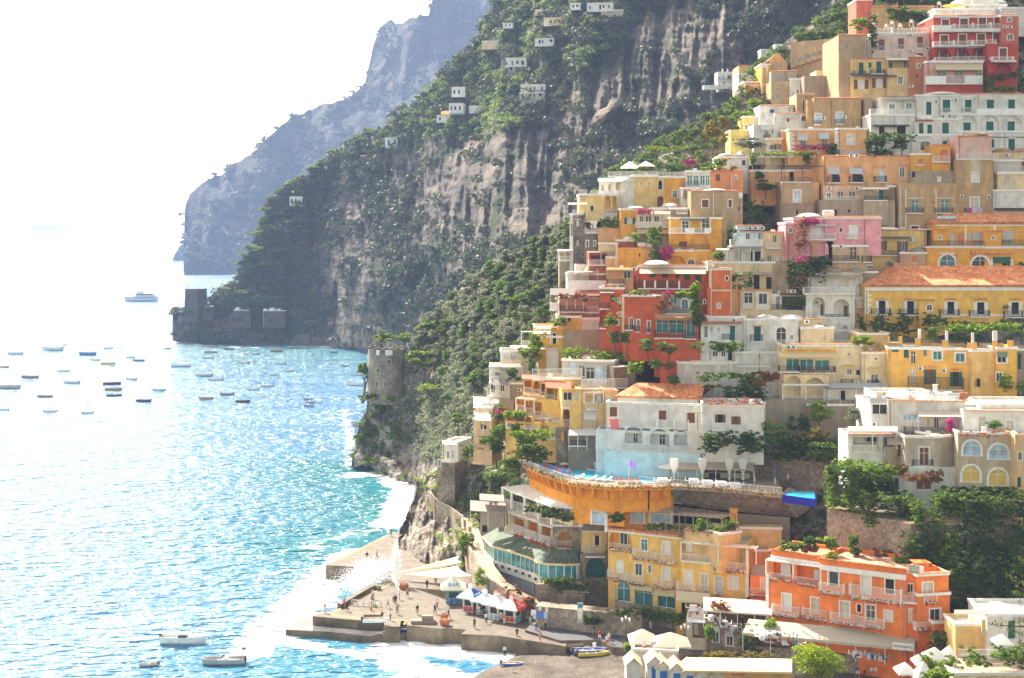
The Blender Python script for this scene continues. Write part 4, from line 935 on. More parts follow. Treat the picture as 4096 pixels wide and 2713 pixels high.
B=Bld('house','bright pink house with arched salmon porches and white shuttered balcony','house')
B.face(1700,2195,920,1200,(.78,.36,.42),Y=272.5,d=10,rim='wt',wear=.08).W('1900 1020 2150 1160 wm/2243 1035 2282 1085 rsa/1645 1040 1682 1095 gsa').Bal('1790 2200 1110 1175 w 1.3').awn(1860,2200,995,1020,1.4,(.74,.72,.68),val=0)
B.dome(1745,2010,865,915,4,5).tank(2110,830,905,2.2,2,plain('white_tank',(.74,.72,.66))).face(1605,1745,975,1125,(.78,.36,.42),Y=273,d=8,rim='w',wear=.1).W('1645 1040 1682 1098 gsa')
V(3300,480,2.9585)
B.face(0,490,1150,1410,(.78,.36,.42),Y=272,d=10,rim='wt',wear=.08).W('282 1238 398 1392 w/168 1275 208 1325 rsa').Bal('245 410 1348 1400 w .7').face(490,665,1150,1300,(.78,.36,.42),Y=272.3,d=9,rim='wt',wear=.1)
V(2600,560,2.9585)
B.face(1740,2165,1175,1480,'salmon',Y=272,d=9,rim='w',wear=.12).loggia(1780,1205,1918,1420,1.2).loggia(1975,1205,2115,1420,1.2).W('1805 1275 1885 1415 k/2088 1270 2112 1410 l',off=1.2).Bal('1965 2110 1375 1430 i .5/1790 1925 1378 1420 i .3')
V(2700,960,2.9585)
B.face(1865,2280,60,320,(.66,.46,.30),Y=271.5,d=9,rim='w',wear=.5).W('2068 80 2155 235 bm').ac('1965 80').Bal('1865 2175 185 255 i .8/2225 2330 190 260 i .8')
B.done()
# the town: middle left
V(2200,560,2.9585)
B=Bld('hotel','pale yellow hotel with restaurant terrace parasol on its roof at the left end of town','hotel')
B.face(985,1275,410,790,'pale',Y=297,d=10,rim='w',wear=.15).W('1060 488 1110 540 ysa/1148 488 1195 540 ysa').face(1275,1375,430,790,'pale',Y=296.5,d=9,rim='w').W('1282 478 1328 588 kas').loggia(1275,665,1340,790,1,True,(.35,.18,.12)).face(1372,1600,435,730,'gold',Y=296,d=9,rim='w').W('1450 600 1508 688 gxs')
B.Bal('690 1270 375 430 w .6/1270 1600 380 435 w .6').face(812,985,430,800,(.70,.74,.80),Y=297.5,d=8,rim='w').W('862 495 912 565 w/955 490 968 580 g')
B.face(580,985,470,640,'white',Y=298,a=-18,d=8,rim='w').loggia(605,530,640,600,.8).loggia(690,525,725,605,.8).loggia(778,500,830,600,.8).awn(570,940,455,500,1.4,(.72,.74,.68),val=0)
B.done()
B=Bld('hotel','curved ochre hotel with blue lettering and arched terraces above the stone tower house','hotel')
B.face(345,800,640,880,'pale',Y=293,d=9,rim='w',wear=.12).W('480 775 515 840 ksa').loggia(645,672,720,870,1.2).loggia(735,672,790,870,1.2).Bal('345 440 590 640 q .4/480 605 595 638 w .4/645 710 585 635 q .4/735 800 585 635 q .4').Bal('640 800 820 872 w .1')
B.sign('MIRAMARE',348,652,442,685,(.08,.08,.42)).sign('HOTEL',366,690,422,712,(.12,.10,.30))
B.band(655,778,648,668,plain('blue_sign',(.06,.05,.33)),pr=.1,name='sign')
B.face(410,800,880,1070,(.66,.60,.54),Y=292,d=9,rim=None).band(430,620,892,955,colm('pale'),pr=.05,name='painted_panel').loggia(650,905,712,990,.8).loggia(750,905,795,990,.8).W('672 918 704 945 gs',off=.8).W('445 962 615 1060 k').ac('602 940')
B.face(570,850,1040,1170,'peach',Y=288,d=6,rim=None,wear=.5).face(410,570,1100,1400,'block',Y=288.5,d=9,rim=None).W('430 1190 455 1265 ds/520 1195 540 1255 ds').Bal('418 575 1040 1098 w .5')
B.face(275,412,870,1540,'block',Y=291,d=9,rim=None).W('312 955 345 1030 wh/314 1188 340 1255 l').Bal('275 395 828 880 w .9').face(232,278,870,1310,'white',Y=292,a=-30,d=6,rim='w').loggia(245,990,275,1140,.5).awn(210,440,745,770,3,(.4,.38,.34),val=0,posts=3,name='canopy')
B.face(110,262,1305,1540,'stone',Y=292,d=6,rim='w',wear=.6).Bal('112 250 1378 1425 w .9').awn(85,270,1298,1308,1.6,(.70,.68,.64),val=0,posts=3)
B.done()
B=Bld('house','yellow house with green shutters and a bougainvillea hung veranda','house')
B.face(835,1035,810,1180,'gold',Y=287,d=9,rim='w',wear=.35).W('912 918 975 998 cG').face(1035,1425,870,1040,'white',Y=286.5,d=8,rim=None).Bal('1018 1412 975 1030 q 1.3').awn(1030,1425,850,880,1.6,(.72,.58,.38),val=0,posts=4).W('1060 900 1110 970 g/1130 900 1200 970 g/1230 900 1300 970 g')
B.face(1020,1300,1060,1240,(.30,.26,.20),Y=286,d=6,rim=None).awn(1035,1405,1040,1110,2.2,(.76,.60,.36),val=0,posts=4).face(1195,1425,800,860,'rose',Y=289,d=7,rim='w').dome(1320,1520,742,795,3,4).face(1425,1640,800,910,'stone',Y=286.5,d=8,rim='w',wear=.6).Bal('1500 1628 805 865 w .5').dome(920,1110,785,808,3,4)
B.done()
B=Bld('house','terracotta and peach house with white terrace and hot water tanks below the green shuttered house','house')
B.face(795,1110,1290,1540,'gold',Y=281,d=9,rim='t',wear=.45).W('1048 1340 1070 1385 b').band(780,800,1220,1500,colm('cream'),pr=.4,name='chimney_flue').face(1110,1230,1290,1460,'peach',Y=281,d=8,rim='t',wear=.5).tank(1090,1215,1270,1.6,2.0,plain('white_tank',(.74,.72,.66))).tank(1170,1228,1278,1.3,2.0,plain('white_tank',(.74,.72,.66)))
B.face(590,800,1215,1300,'cream',Y=284,d=6,rim='w').face(785,1000,1180,1260,'brick',Y=285,d=5,rim='w').dome(850,990,1140,1180,2,2.5)
B.face(665,800,1380,1590,'peach',Y=281,d=7,rim='w').face(460,670,1340,1560,'brick',Y=282,d=6,rim=None).loggia(480,1345,650,1440,2,False,(.3,.1,.08)).awn(435,775,1320,1335,2.0,(.36,.30,.26),val=0,posts=3,name='canopy').Bal('460 660 1420 1480 w .6')
B.done()
V(2200,960,2.9585)
B=Bld('house','white terraced house with yellow wicker half domes on the steep left edge of town','house')
B.face(205,670,395,600,'white',Y=282,d=8,rim='w').W('375 410 550 510 c/570 415 650 560 wm').loggia(300,405,375,475,.6,False).Bal('205 660 480 580 S 1.4').awn(205,560,370,385,2.2,(.50,.46,.42),val=0,posts=3,name='canopy').dome(405,500,315,385,1,1.2,plain('wicker',(.62,.52,.22))).dome(510,600,315,390,1,1.2,plain('wicker',(.62,.52,.22)))
B.face(300,660,290,400,'white',Y=284,a=0,d=6,rim=None).Bal('460 660 230 290 w .5')
B.face(110,590,690,860,(.55,.30,.22),Y=277.5,d=8,rim=None).Bal('130 420 780 850 W 1.6/420 590 790 860 w 1.2').awn(200,600,600,665,2.4,(.40,.16,.10),val=0,posts=3,name='canopy').awn(0,300,575,655,2.4,(.42,.38,.35),val=0,posts=2,name='canopy').Bal('0 110 745 830 S 1.6')
B.face(90,370,900,1240,(.72,.42,.08),Y=274.5,d=8,rim='w').W('30 1105 78 1230 ksa/210 920 250 960 k').face(200,585,920,1130,'white',Y=275,d=7,rim='w').W('292 945 360 1065 k').face(165,590,1065,1300,'stone',Y=273,d=7,rim=None,wear=.6)
B.done()
B=Bld('villa','large vermilion villa with cream corner bands and white domed roof terrace','villa')
B.face(1040,1905,300,640,'verm',Y=268,a=-12,d=10,rim='wt',wear=.1)
B.f['holes'].clear()
B.awn(1060,1845,330,400,2.6,(.80,.66,.48),val=0,name='striped_awning')
B.W('1180 385 1250 445 G/1330 390 1395 445 G/1485 395 1530 455 G/1585 405 1655 475 G/1720 420 1790 500 G')
B.Bal('1040 1740 480 575 i 1.8')
for x_ in(1132,1257,1398,1538):B.band(x_-8,x_+8,478,560+(x_-1132)*.03,pr=1.95,name='pier')
B.face(1905,2148,335,990,(.66,.16,.055),Y=263.5,a=6,d=12,rim='wt',wear=.08).band(1880,1912,300,940,colm('cream'),pr=.12,name='corner_band').band(2135,2148,335,860,colm('cream'),pr=.1,name='corner_band').band(1912,2135,588,610,colm('cream'),pr=.1).W('2078 428 2108 475 ksa/1978 745 2015 810 csa/1818 705 1840 755 ksa').chim(1888,255,335,.5,.9)
B.dome(1130,1400,240,290,5,5)
B.face(860,1290,650,1110,'verm',Y=262.5,a=-16,d=11,rim='w',wear=.1).W('940 920 985 1060 gas/1028 945 1062 1080 gs/1152 960 1188 1095 gs').band(850,880,650,1090,colm('cream'),pr=.1,name='corner_band').Bal('885 985 1010 1065 i .8/1012 1064 1020 1085 i .3/1136 1190 1040 1100 i .3')
B.f['top']=False
B.face(1030,1700,640,850,(.45,.40,.38),Y=264,a=-13,d=6,rim=None).W('1070 655 1105 710 G/1145 670 1225 730 gm/1420 690 1500 760 t/1555 700 1635 810 tas/1655 720 1705 800 tas').Bal('940 1250 765 820 i 1.2/1360 1690 805 870 i 1.2')
B.face(1235,1760,880,1300,'verm',Y=260,a=-10,d=9,rim=None,wear=.12).W('1255 935 1400 1100 tx/1405 940 1590 1110 tx/1610 945 1720 1150 t').Bal('1235 1600 1065 1160 i 1.5/1600 1730 1100 1170 i 1.5').awn(1240,1700,880,920,1.7,(.40,.20,.10),val=.5,name='tiled_canopy',trans=0).band(1235,1730,1165,1185,colm('cream'),pr=.3)
B.face(1300,1780,1170,1420,'verm',Y=258.5,a=-6,d=9,rim=None,wear=.15)
B.face(585,870,560,1290,'verm',Y=266,a=-10,d=9,rim='w',wear=.1).W('715 655 770 730 G/808 690 830 755 ws/815 855 840 905 ws/800 950 820 1010 ws').loggia(590,830,665,1000,1.0).Bal('582 665 985 1045 i 1/585 700 745 815 i 1').awn(590,760,605,630,1.4,(.4,.35,.3),val=0,name='canopy')
B.face(675,985,340,640,(.60,.30,.14),Y=268,a=-10,d=8,rim='w',wear=.3).W('870 365 955 460 gam').Bal('675 870 465 520 i 1.2').awn(675,960,330,355,1.6,(.46,.28,.08),val=0,name='canopy').ac('1003 345').face(1860,1900,560,700,'verm',Y=263,rim=None,d=4)
B.done()
V(1900,1300,2.9585)
B=Bld('house','narrow white and orange house with pergola decks above the olive slope','house')
B.face(700,980,10,130,(.72,.42,.08),Y=276,d=7,rim='w').Bal('720 900 0 45 w 1').face(755,1050,130,380,(.72,.42,.08),Y=273.5,d=7,rim='w').W('918 95 962 225 ksa').Bal('548 700 185 245 w .8').pergola(548,890,85,2.0,2.4).awn(690,900,75,105,2,(.8,.78,.74),val=0)
B.face(300,700,300,470,'white',Y=272,d=7,rim='w').Bal('305 430 330 400 w .8/430 560 345 440 w .8').awn(415,610,245,275,2.2,(.78,.77,.74),val=0,posts=3).face(310,560,410,560,'cream',Y=270.5,d=7,rim=None,wear=.4)
B.face(845,990,290,400,'white',Y=272.5,d=6,rim=None).awn(750,990,275,290,1.2,(.78,.77,.74),val=0)
B.done()
B=Bld('house','narrow white terraced house with wicker canopies and potted flowers on the left slope','house')
B.face(175,560,490,690,'white',Y=269,d=8,rim='w').W('240 560 290 600 k/300 510 390 600 c').Bal('172 290 545 620 w 1.2/290 400 560 660 w 1.2/400 550 590 660 w 1').awn(170,320,460,500,2.0,(.40,.37,.34),val=0,posts=2,name='canopy').awn(320,560,460,505,2.0,(.42,.39,.36),val=0,posts=2,name='canopy')
B.face(175,430,680,860,'white',Y=266.5,d=8,rim='w').W('190 700 235 800 k/300 700 350 790 g').Bal('140 300 770 840 w 1.2').awn(215,400,645,720,2.0,(.42,.39,.36),val=0,posts=2,name='canopy').face(420,560,680,1050,'stone',Y=266,d=7,rim='w',wear=.6).ac('528 770/385 940')
B.face(310,460,880,1060,'stone',Y=264,d=7,rim=None,wear=.7)
B.face(0,210,960,1130,'cream',Y=266,a=-15,d=7,rim='w').Bal('20 160 960 1045 w 1.3').pergola(25,170,870,1.6,2.4).awn(-20,190,850,985,2.4,(.82,.81,.78),val=0).awn(160,290,870,930,1.6,(.82,.81,.78),val=0,posts=2).awn(-20,100,1015,1070,1.6,(.52,.18,.10),val=0,trans=0)
B.face(-20,200,1100,1330,(.74,.50,.30),Y=263,a=-15,d=7,rim='w').awn(0,185,1050,1130,2.2,(.82,.81,.78),val=0,posts=3).W('60 1180 140 1240 g')
B.done()
B=Bld('hotel','yellow terraced hotel with red tiled balcony roofs and orange arches on three floors','hotel')
B.face(570,1045,610,870,(.78,.50,.15),Y=260,a=-29,d=8,rim=None,wear=.08).loggia(580,665,670,790,1.6,False,(.78,.38,.06)).loggia(685,670,770,800,1.6,True,(.78,.38,.06)).loggia(785,700,825,830,1.6,False,(.5,.3,.06)).loggia(845,740,935,870,1.6,False,(.6,.45,.16)).loggia(950,760,1025,900,1.6,False,(.6,.45,.16))
B.Bal('578 670 740 815 w .3/683 770 765 825 w .3/785 828 795 840 w .3/843 935 830 915 w .3/950 1025 860 945 w .3')
B.awn(555,775,590,640,1.5,(.50,.13,.06),val=.1,name='tiled_canopy',trans=0).awn(830,1140,660,745,1.6,(.50,.13,.06),val=.1,name='tiled_canopy',trans=0)
B.face(485,1045,860,1110,(.82,.50,.12),Y=258,a=-29,d=8,rim=None,wear=.08).loggia(490,880,580,1000,1.2,False,(.80,.36,.05)).loggia(595,900,690,1040,1.2,False,(.80,.36,.05)).loggia(700,920,790,1060,1.2,False,(.80,.36,.05)).W('585 865 645 945 wm/700 890 750 970 wm/805 920 835 990 wm',off=1.1)
B.Bal('485 580 950 1035 w .4/595 690 985 1070 w .4/700 790 1025 1105 w .4/800 900 1040 1100 w .3/910 1010 1080 1140 w .3').pergola(485,700,870,1.2,2.2)
B.face(360,1050,1130,1260,(.80,.50,.16),Y=256,a=-27,d=7,rim=None,wear=.08).loggia(375,1060,470,1200,1.6,False,(.8,.42,.08)).loggia(485,1060,580,1180,1.6,False,(.5,.3,.1)).loggia(590,1090,670,1210,1.2).loggia(780,1160,870,1280,1.0).Bal('368 460 1160 1225 w .4/590 665 1190 1240 w .4/672 770 1225 1290 w .4/775 970 1250 1340 w .4')
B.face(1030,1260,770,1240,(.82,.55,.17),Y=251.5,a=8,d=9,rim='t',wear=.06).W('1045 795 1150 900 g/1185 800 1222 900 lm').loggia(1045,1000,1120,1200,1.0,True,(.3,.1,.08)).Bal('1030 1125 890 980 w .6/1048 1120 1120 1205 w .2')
B.face(1255,1545,770,1260,(.80,.58,.26),Y=252.5,a=4,d=9,rim='t',wear=.06).loggia(1310,830,1540,920,.5,False,(.72,.52,.24)).W('1440 820 1490 935 lm').Bal('1308 1445 915 1000 w 1.0/1280 1420 1140 1230 w 1.2').awn(1285,1440,1010,1110,1.2,(.82,.81,.78)).pergola(1290,1520,800,1.0,2.0)
B.face(1540,1690,780,1100,(.80,.56,.24),Y=252,a=2,d=8,rim='t',wear=.06).W('1565 868 1618 922 bs').face(960,1110,1210,1410,'rubble',Y=250.5,d=5,rim=None).loggia(1010,1245,1080,1380,1,True,(.3,.2,.1))
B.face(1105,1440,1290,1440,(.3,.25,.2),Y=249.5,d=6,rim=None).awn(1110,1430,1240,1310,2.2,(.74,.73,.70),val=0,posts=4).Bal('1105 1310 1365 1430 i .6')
B.done()
B=Bld('restaurant','low flat roofed glazed pavilion with a bleached roof and white curtains','restaurant')
B.face(1030,1640,400,640,(.45,.44,.42),Y=263,a=-20,d=13,rim='w',par=.1,roofc=(.75,.66,.52)).W('1110 455 1195 590 lm/1225 480 1300 610 gm/1310 500 1410 640 gm/1420 490 1515 670 lm/1525 520 1625 670 lm').face(1640,1900,500,700,(.16,.13,.10),Y=256.5,a=15,d=9,rim=None,par=.1,roofc=(.75,.66,.52)).W('1700 590 1790 690 b')
B.Bal('680 1260 520 640 w .1/1260 1800 640 750 w .1')
B.done()
# the town: middle and lower right
V(3300,480,2.9585)
B=Bld('house','yellow house with green tin awning and brown shuttered doors under white domes','house')
B.face(492,1200,1300,1570,(.70,.52,.20),Y=281,d=9,rim='t',wear=.3).W('622 1430 695 1545 gsB/885 1435 948 1560 gsB').awn(552,1020,1385,1400,1.2,(.04,.14,.08),val=0,name='canopy',trans=0).Bal('548 890 1545 1600 i 1.0').ac('522 1500/1022 1420').dome(590,880,1268,1300,3,4).dome(960,1250,1285,1300,3,4)
V(3300,960,2.9585)
B.face(510,890,185,330,(.70,.52,.20),Y=280.5,d=8,rim=None,wear=.35).W('720 245 772 312 t')
B.face(890,1200,145,400,(.66,.42,.26),Y=279,d=8,rim='w',wear=.7).W('1022 182 1103 275 o/1008 358 1088 405 o').dome(930,1205,82,145,4,4,colm('stone',.3)).face(812,915,272,400,(.66,.42,.26),Y=278,d=6,rim=None,wear=.6)
B.done()
V(3300,480,2.9585)
B=Bld('house','golden house with striped blinds under an orange tile roof at the right edge','house')
B.face(1310,2700,1225,1500,'gold',Y=282,d=9,rim='w',wear=.1).tileroof(1.8,3.5,.3,3).band(1310,2700,1240,1255).band(1655,1672,1255,1500).band(2000,2018,1255,1500).W('1480 1330 1540 1490 c/1560 1330 1650 1490 o/1690 1340 1745 1430 c/1775 1415 1880 1490 c').awn(1750,1880,1325,1415,.8,(.62,.60,.52)).awn(2100,2230,1315,1415,.8,(.62,.60,.52)).W('2100 1415 2230 1490 c')
B.face(1285,1455,1300,1500,'gold',Y=279.5,d=5,rim='t',wear=.1).W('1343 1372 1378 1412 ts').face(1888,2095,1320,1500,'gold',Y=279.5,d=5,rim='t',wear=.1).W('1972 1378 2010 1418 ts').tank(1400,1135,1195,2.4,3).tank(1500,1135,1190,1.8,3)
V(3300,960,2.9585)
B.face(1205,1715,75,420,'gold',Y=279,d=9,rim='w',wear=.15).W('1358 178 1540 395 tasx').Bal('1300 1575 330 395 io 1.0').Bal('1235 1885 10 70 i .3').band(1345,1545,153,166,pr=.25)
B.face(1715,2700,80,420,'gold',Y=279.4,d=9,rim='w',wear=.15).W('1738 198 1938 335 gas/1985 260 2195 335 gs').band(1985,2192,200,275,plain('green_blind',(.03,.14,.10)),pr=.1,name='blind').band(1725,2210,140,165,M_tile,pr=.4,name='hood').Bal('2100 2700 0 70 i .3')
B.done()
B=Bld('hotel','long yellow palazzo with orange tiled roof, white corner stones and five green balcony doors','hotel')
B.face(470,2560,545,980,(.82,.50,.11),Y=267,a=0,d=10,rim=None,wear=.06).tileroof(3.4,8.0,.5,8,0,.36).band(470,2560,560,600,pr=.15,name='cornice').quoin(472,600,880,1.2,.48).band(548,2560,880,900,pr=.05)
B.W('636 718 715 880 ksV/972 724 1052 885 ksV/1448 732 1528 892 ksV/1800 738 1885 895 ksV/2208 738 2292 905 ksV')
for x0,x1 in((606,742),(945,1080),(1418,1558),(1772,1915),(2178,2320)):B.band(x0,x1,690,700,M_tile,pr=.5,name='hood')
B.Bal('558 780 815 882 i 1.0/893 1108 820 888 i 1.0/1368 1592 828 900 i 1.0/1722 1950 835 908 i 1.0/2130 2345 840 915 i 1.0')
B.face(1112,1290,715,915,(.82,.50,.11),Y=265.6,d=2,rim='t',par=0).W('1205 765 1270 838 gsa').face(360,472,675,1000,(.70,.46,.18),Y=269,d=6,rim='w').W('378 685 465 795 ws/415 915 438 945 k').Bal('378 465 750 795 w .3')
for x_ in(1085,1455,1800,2130):B.band(x_-12,x_+12,478,488,M_dark,off=3,pr=.4,name='roof_vent')
B.f=B.faces[0];B.sign and None
B.done()
B=Bld('house','white house with two arched loggias and barrel domes left of the long palazzo','house')
V(2700,960,2.9585)
B.face(1612,2215,375,640,'white',Y=270,d=8,rim='t',wear=.12).W('1728 475 1795 570 c/2005 478 2060 570 c').awn(1585,2215,420,445,1.8,(.66,.54,.42),val=0,posts=3).dome(1680,2010,312,372,3,4,colm('stone',.3)).dome(1990,2240,320,372,3,4,colm('stone',.3)).tank(2080,285,330,2.0,5).tank(2265,275,330,2.4,5)
B.face(1550,2130,640,1080,'white',Y=266.5,d=9,rim='t',wear=.12).loggia(1625,678,1775,900,1.6).loggia(1872,702,2065,912,1.6).W('1722 765 1772 900 b/1998 778 2060 912 b',off=1.6).loggia(1978,1012,2045,1060,.8).Bal('1525 2130 560 635 w .9/1780 2060 880 912 i .1').ac('1685 740',off=1.5)
B.face(1550,2180,1060,1300,'white',Y=265.5,d=8,rim='w',wear=.2)
B.face(2215,2400,370,700,(.40,.30,.22),Y=271,d=7,rim='w',wear=.7)
B.done()
B=Bld('house','cream house with mullioned brown windows and a shaded plant filled terrace above','house')
B.face(770,1145,590,850,(.70,.52,.26),Y=268,d=8,rim='t',wear=.15).band(790,925,618,815,colm('white',.1),pr=.05,name='painted_panel').band(960,1110,618,830,colm('white',.1),pr=.05,name='painted_panel').W('815 622 920 752 gx/987 630 1092 762 g',off=-.05)
B.face(680,1150,400,600,'cream',Y=270.5,d=7,rim=None).W('932 418 1000 580 k/1080 440 1145 580 k').awn(700,1160,385,405,2.4,(.45,.40,.30),val=0,name='vine_trellis').face(665,780,540,900,'peach',Y=268.5,d=6,rim=None).face(1140,1560,640,850,'white',Y=268.5,d=7,rim='w').W('1195 668 1245 825 bm').loggia(1265,665,1530,835,1.4,False,(.12,.14,.07)).awn(1240,1550,632,655,1.0,(.30,.08,.06),val=0).Bal('1135 1550 765 830 i .5').ac('1350 608/1400 608')
B.face(770,1560,840,1000,'cream',Y=267.5,d=7,rim=None)
B.done()
B=Bld('house','big white house with green shuttered door and shallow domes in the centre of town','house')
B.face(820,1460,930,1470,'white',Y=259,d=10,rim='w',wear=.12).W('935 1025 1015 1195 G/1198 1032 1318 1240 gasx/1365 1125 1398 1178 gas/1018 1308 1050 1335 g/1115 1402 1158 1460 c').Bal('900 1035 1122 1200 i .6/1180 1310 1185 1245 w .7').dome(1220,1520,880,940,4,4.5).dome(940,1230,880,925,5,4).band(915,1035,1010,1020,M_tile,pr=.3,name='hood').band(1120,1130,975,1200,M_white,pr=.1,name='drainpipe')
B.face(385,830,900,980,'white',Y=259.5,d=9,rim='w').ac('700 950').face(305,715,990,1185,(.72,.74,.76),Y=258.5,d=7,rim='w',wear=.1).W('345 1020 388 1160 Gm/415 1030 448 1095 ls/497 1035 530 1095 ls/650 1015 710 1190 G').awn(305,790,965,990,1.0,(.32,.12,.07),val=.1,name='tiled_canopy',trans=0).Bal('565 650 1115 1180 i .3')
B.face(300,760,1190,1440,'white',Y=258,d=7,rim=None).W('445 1315 510 1385 g/545 1315 600 1385 g/628 1300 675 1425 k/405 1320 428 1425 c')
B.face(40,720,1440,1680,'white',Y=255.5,d=6,rim='w',wear=.75).Bal('190 610 1425 1465 w .1/720 1145 1455 1495 w .1').face(715,1270,1320,1650,'white',Y=256.5,d=6,rim='w',wear=.4)
B.face(1460,1760,940,1090,'cream',Y=260,d=8,rim='t').face(1495,1880,1030,1230,'cream',Y=258,d=6,rim='w',wear=.35).dome(1605,1770,998,1030,2,2.5).ac('1560 968')
B.done()
B=Bld('house','cream house with glazed yellow roofed veranda over three arches and a blue awned balcony','house')
B.face(1272,2215,1235,1640,(.74,.60,.38),Y=252,d=10,rim='wt',wear=.1).W('2050 1335 2075 1370 g/2035 1500 2095 1600 gm/2145 1540 2200 1600 k').band(1300,1910,1290,1350,colm('gold',.1),pr=.05,name='painted_panel').awn(1230,1915,1325,1385,2.0,(.80,.66,.36),val=.1)
B.W('1315 1405 1475 1550 t/1480 1410 1640 1550 t/1655 1420 1830 1550 tm').Bal('1240 1480 1490 1560 i 1.6/1480 1900 1500 1570 iF 1.6').ac('1345 1268/1405 1268').awn(1985,2115,1480,1505,.6,(.75,.60,.25),val=.4)
V(3300,960,2.9585)
B.face(440,885,1325,1780,(.74,.60,.38),Y=250.5,d=9,rim='wt',wear=.1).W('585 1388 618 1425 gs/545 1590 635 1710 gm').Bal('520 640 1660 1740 iF .8/200 330 1650 1720 iF .8').band(728,745,1345,1740,pr=.06).awn(525,650,1505,1540,.6,(.75,.60,.25),val=.4).chim(780,1270,1330,2,.4).ac('375 1695')
B.face(745,900,1345,1800,(.74,.54,.28),Y=250,a=25,d=7,rim=None).W('770 1370 800 1435 c/768 1530 800 1600 c')
V(2600,1440,2.9585)
B.face(1580,2120,170,480,(.74,.56,.32),Y=250.5,d=7,rim=None,wear=.12).loggia(1615,190,1785,470,2.0,True,(.66,.60,.52)).loggia(1830,212,2070,480,2.0,True,(.70,.66,.60)).W('1625 330 1680 460 k/1835 295 1862 460 b/1990 310 2068 470 b',off=1.9).Bal('1565 2120 430 475 w .3').pergola(1570,2120,300,2.0,3.0,M_white,4)
B.face(1545,2120,470,640,'grey',Y=249,d=6,rim=None,wear=.6)
V(3300,1440,2.9585)
B.face(0,745,310,520,'white',Y=249.5,d=7,rim=None).W('172 365 240 495 k/450 380 515 480 k').awn(65,740,275,335,2.0,(.55,.56,.56),val=0).awn(-10,370,315,345,2.2,(.30,.29,.28),val=0,posts=3).Bal('30 340 480 525 i .6').face(-200,340,520,760,'stone',Y=247.5,d=6,rim='w',wear=.7).face(340,600,490,640,'grey',Y=248,d=6,rim=None,wear=.5)
B.done()
V(3300,960,2.9585)
B=Bld('apartment_building','orange yellow apartment house with green shutters and chimney posts on its terrace','apartments')
B.face(740,1740,1270,1860,(.82,.46,.10),Y=249,a=-9,d=11,rim='w',wear=.2).W('932 1288 990 1395 Ga/1015 1315 1075 1470 ga/1162 1300 1210 1380 g/1278 1318 1382 1420 ts/1545 1342 1655 1445 ts')
V(3300,1440,2.9585)
B.W('1000 85 1070 262 ca/1208 112 1278 290 bG/1512 142 1585 315 kG').ac('1130 98/1410 125').Bal('990 1640 205 350 i .9').band(1188,1298,72,84,M_tile,pr=.4,name='hood').band(1495,1605,104,118,M_tile,pr=.4,name='hood')
V(3300,960,2.9585)
B.band(790,870,1275,1325,plain('green_paint',FILL['G'][0]),pr=.05,name='lunette')
B.face(1735,2060,1300,1950,(.78,.50,.18),Y=245.5,a=8,d=10,rim='w',wear=.15).face(2035,2270,1270,1950,(.82,.46,.09),Y=245,d=9,rim='w',wear=.15).W('2040 1352 2148 1455 gs/2030 1570 2098 1680 gs/1795 1640 1840 1740 ka').awn(2030,2160,1325,1365,.5,(.25,.35,.25),val=.3)
B.face(405,760,1100,1200,(.74,.50,.20),Y=255,d=8,rim='w')
for x0,x1,y0,y1 in((745,765,1135,1200),(865,915,1140,1210),(1065,1130,1165,1240),(1385,1460,1188,1265),(1685,1745,1215,1290),(1745,1795,1215,1290),(1980,2035,1190,1300),(2160,2230,1190,1265)):
 B.f=B.faces[0]if x1<1750 else B.faces[1];B.band(x0,x1,y0,y1+20,colm((.82,.46,.10)),pr=.1,name='pier')
B.f=B.faces[0]
for x0,x1,y0,y1 in((1100,1135,1055,1165),(1422,1455,1075,1190),(1730,1762,1098,1215)):B.band(x0,x1,y0,y1,colm('white',.1),pr=.35,name='chimney')
B.band(1982,2035,1075,1190,colm('white',.1),pr=.5,name='chimney')
B.Bal('765 865 1135 1205 i .05/915 1065 1150 1240 i .05/1130 1385 1180 1260 i .05/1460 1690 1200 1290 i .05/1795 1975 1205 1280 i .05')
B.done()
V(3300,1440,2.9585)
B=Bld('house','cream white house with rooftop water heaters, sail awning and balustraded porch','house')
B.face(745,1640,480,900,(.70,.66,.60),Y=229,a=-6,d=13,rim='t',wear=.25).W('925 640 1030 722 lm/1040 650 1150 735 lm/1205 690 1240 800 y/1290 680 1350 810 g/1500 680 1535 735 c')
B.awn(1105,1620,600,670,2.6,(.82,.74,.62),val=0,posts=2,name='sail_awning').Bal('948 1540 800 900 iF 1.0').dome(700,1060,352,430,7,4).dome(1010,1260,388,450,7,4)
B.face(545,745,500,860,(.72,.70,.66),Y=230,a=0,d=10,rim='w',wear=.35).W('562 508 738 645 gm').awn(525,740,450,505,.6,(.62,.60,.60),val=0,name='tiled_canopy').ac('578 758').face(600,1300,392,480,(.72,.70,.64),Y=236,d=8,rim='t')
for x_ in(1270,1350,1400,1450):B.f=B.faces[0];B.tank(x_,375,432,1.6,5.0,M_white if x_>1270 else M_steel)
B.tank(1515,390,460,2.2,3.0);B.tank(1640,385,460,1.6,3.0,plain('rusty_tank',(.35,.14,.06)));B.chim(1305,300,370,6,.6)
B.face(275,860,880,1180,'white',Y=226.5,d=7,rim='t',wear=.15).loggia(330,890,630,1005,2.0,False).loggia(690,880,830,1060,1.6,False).W('480 905 620 975 gm/700 895 830 1060 tx',off=1.5).Bal('325 630 1010 1085 q .2/680 835 1050 1120 q .2').awn(270,860,790,850,1.8,(.70,.62,.54),val=0,name='reed_canopy')
B.pergola(275,850,860,1.6,2.6)
B.face(948,1400,900,1290,(.62,.54,.42),Y=222.5,d=6,rim='w',wear=.75).W('1118 1035 1232 1250 bms').Bal('1050 1280 1185 1255 i .7').face(1395,1580,890,1290,(.50,.42,.30),Y=222,a=28,d=6,rim='w',wear=.9)
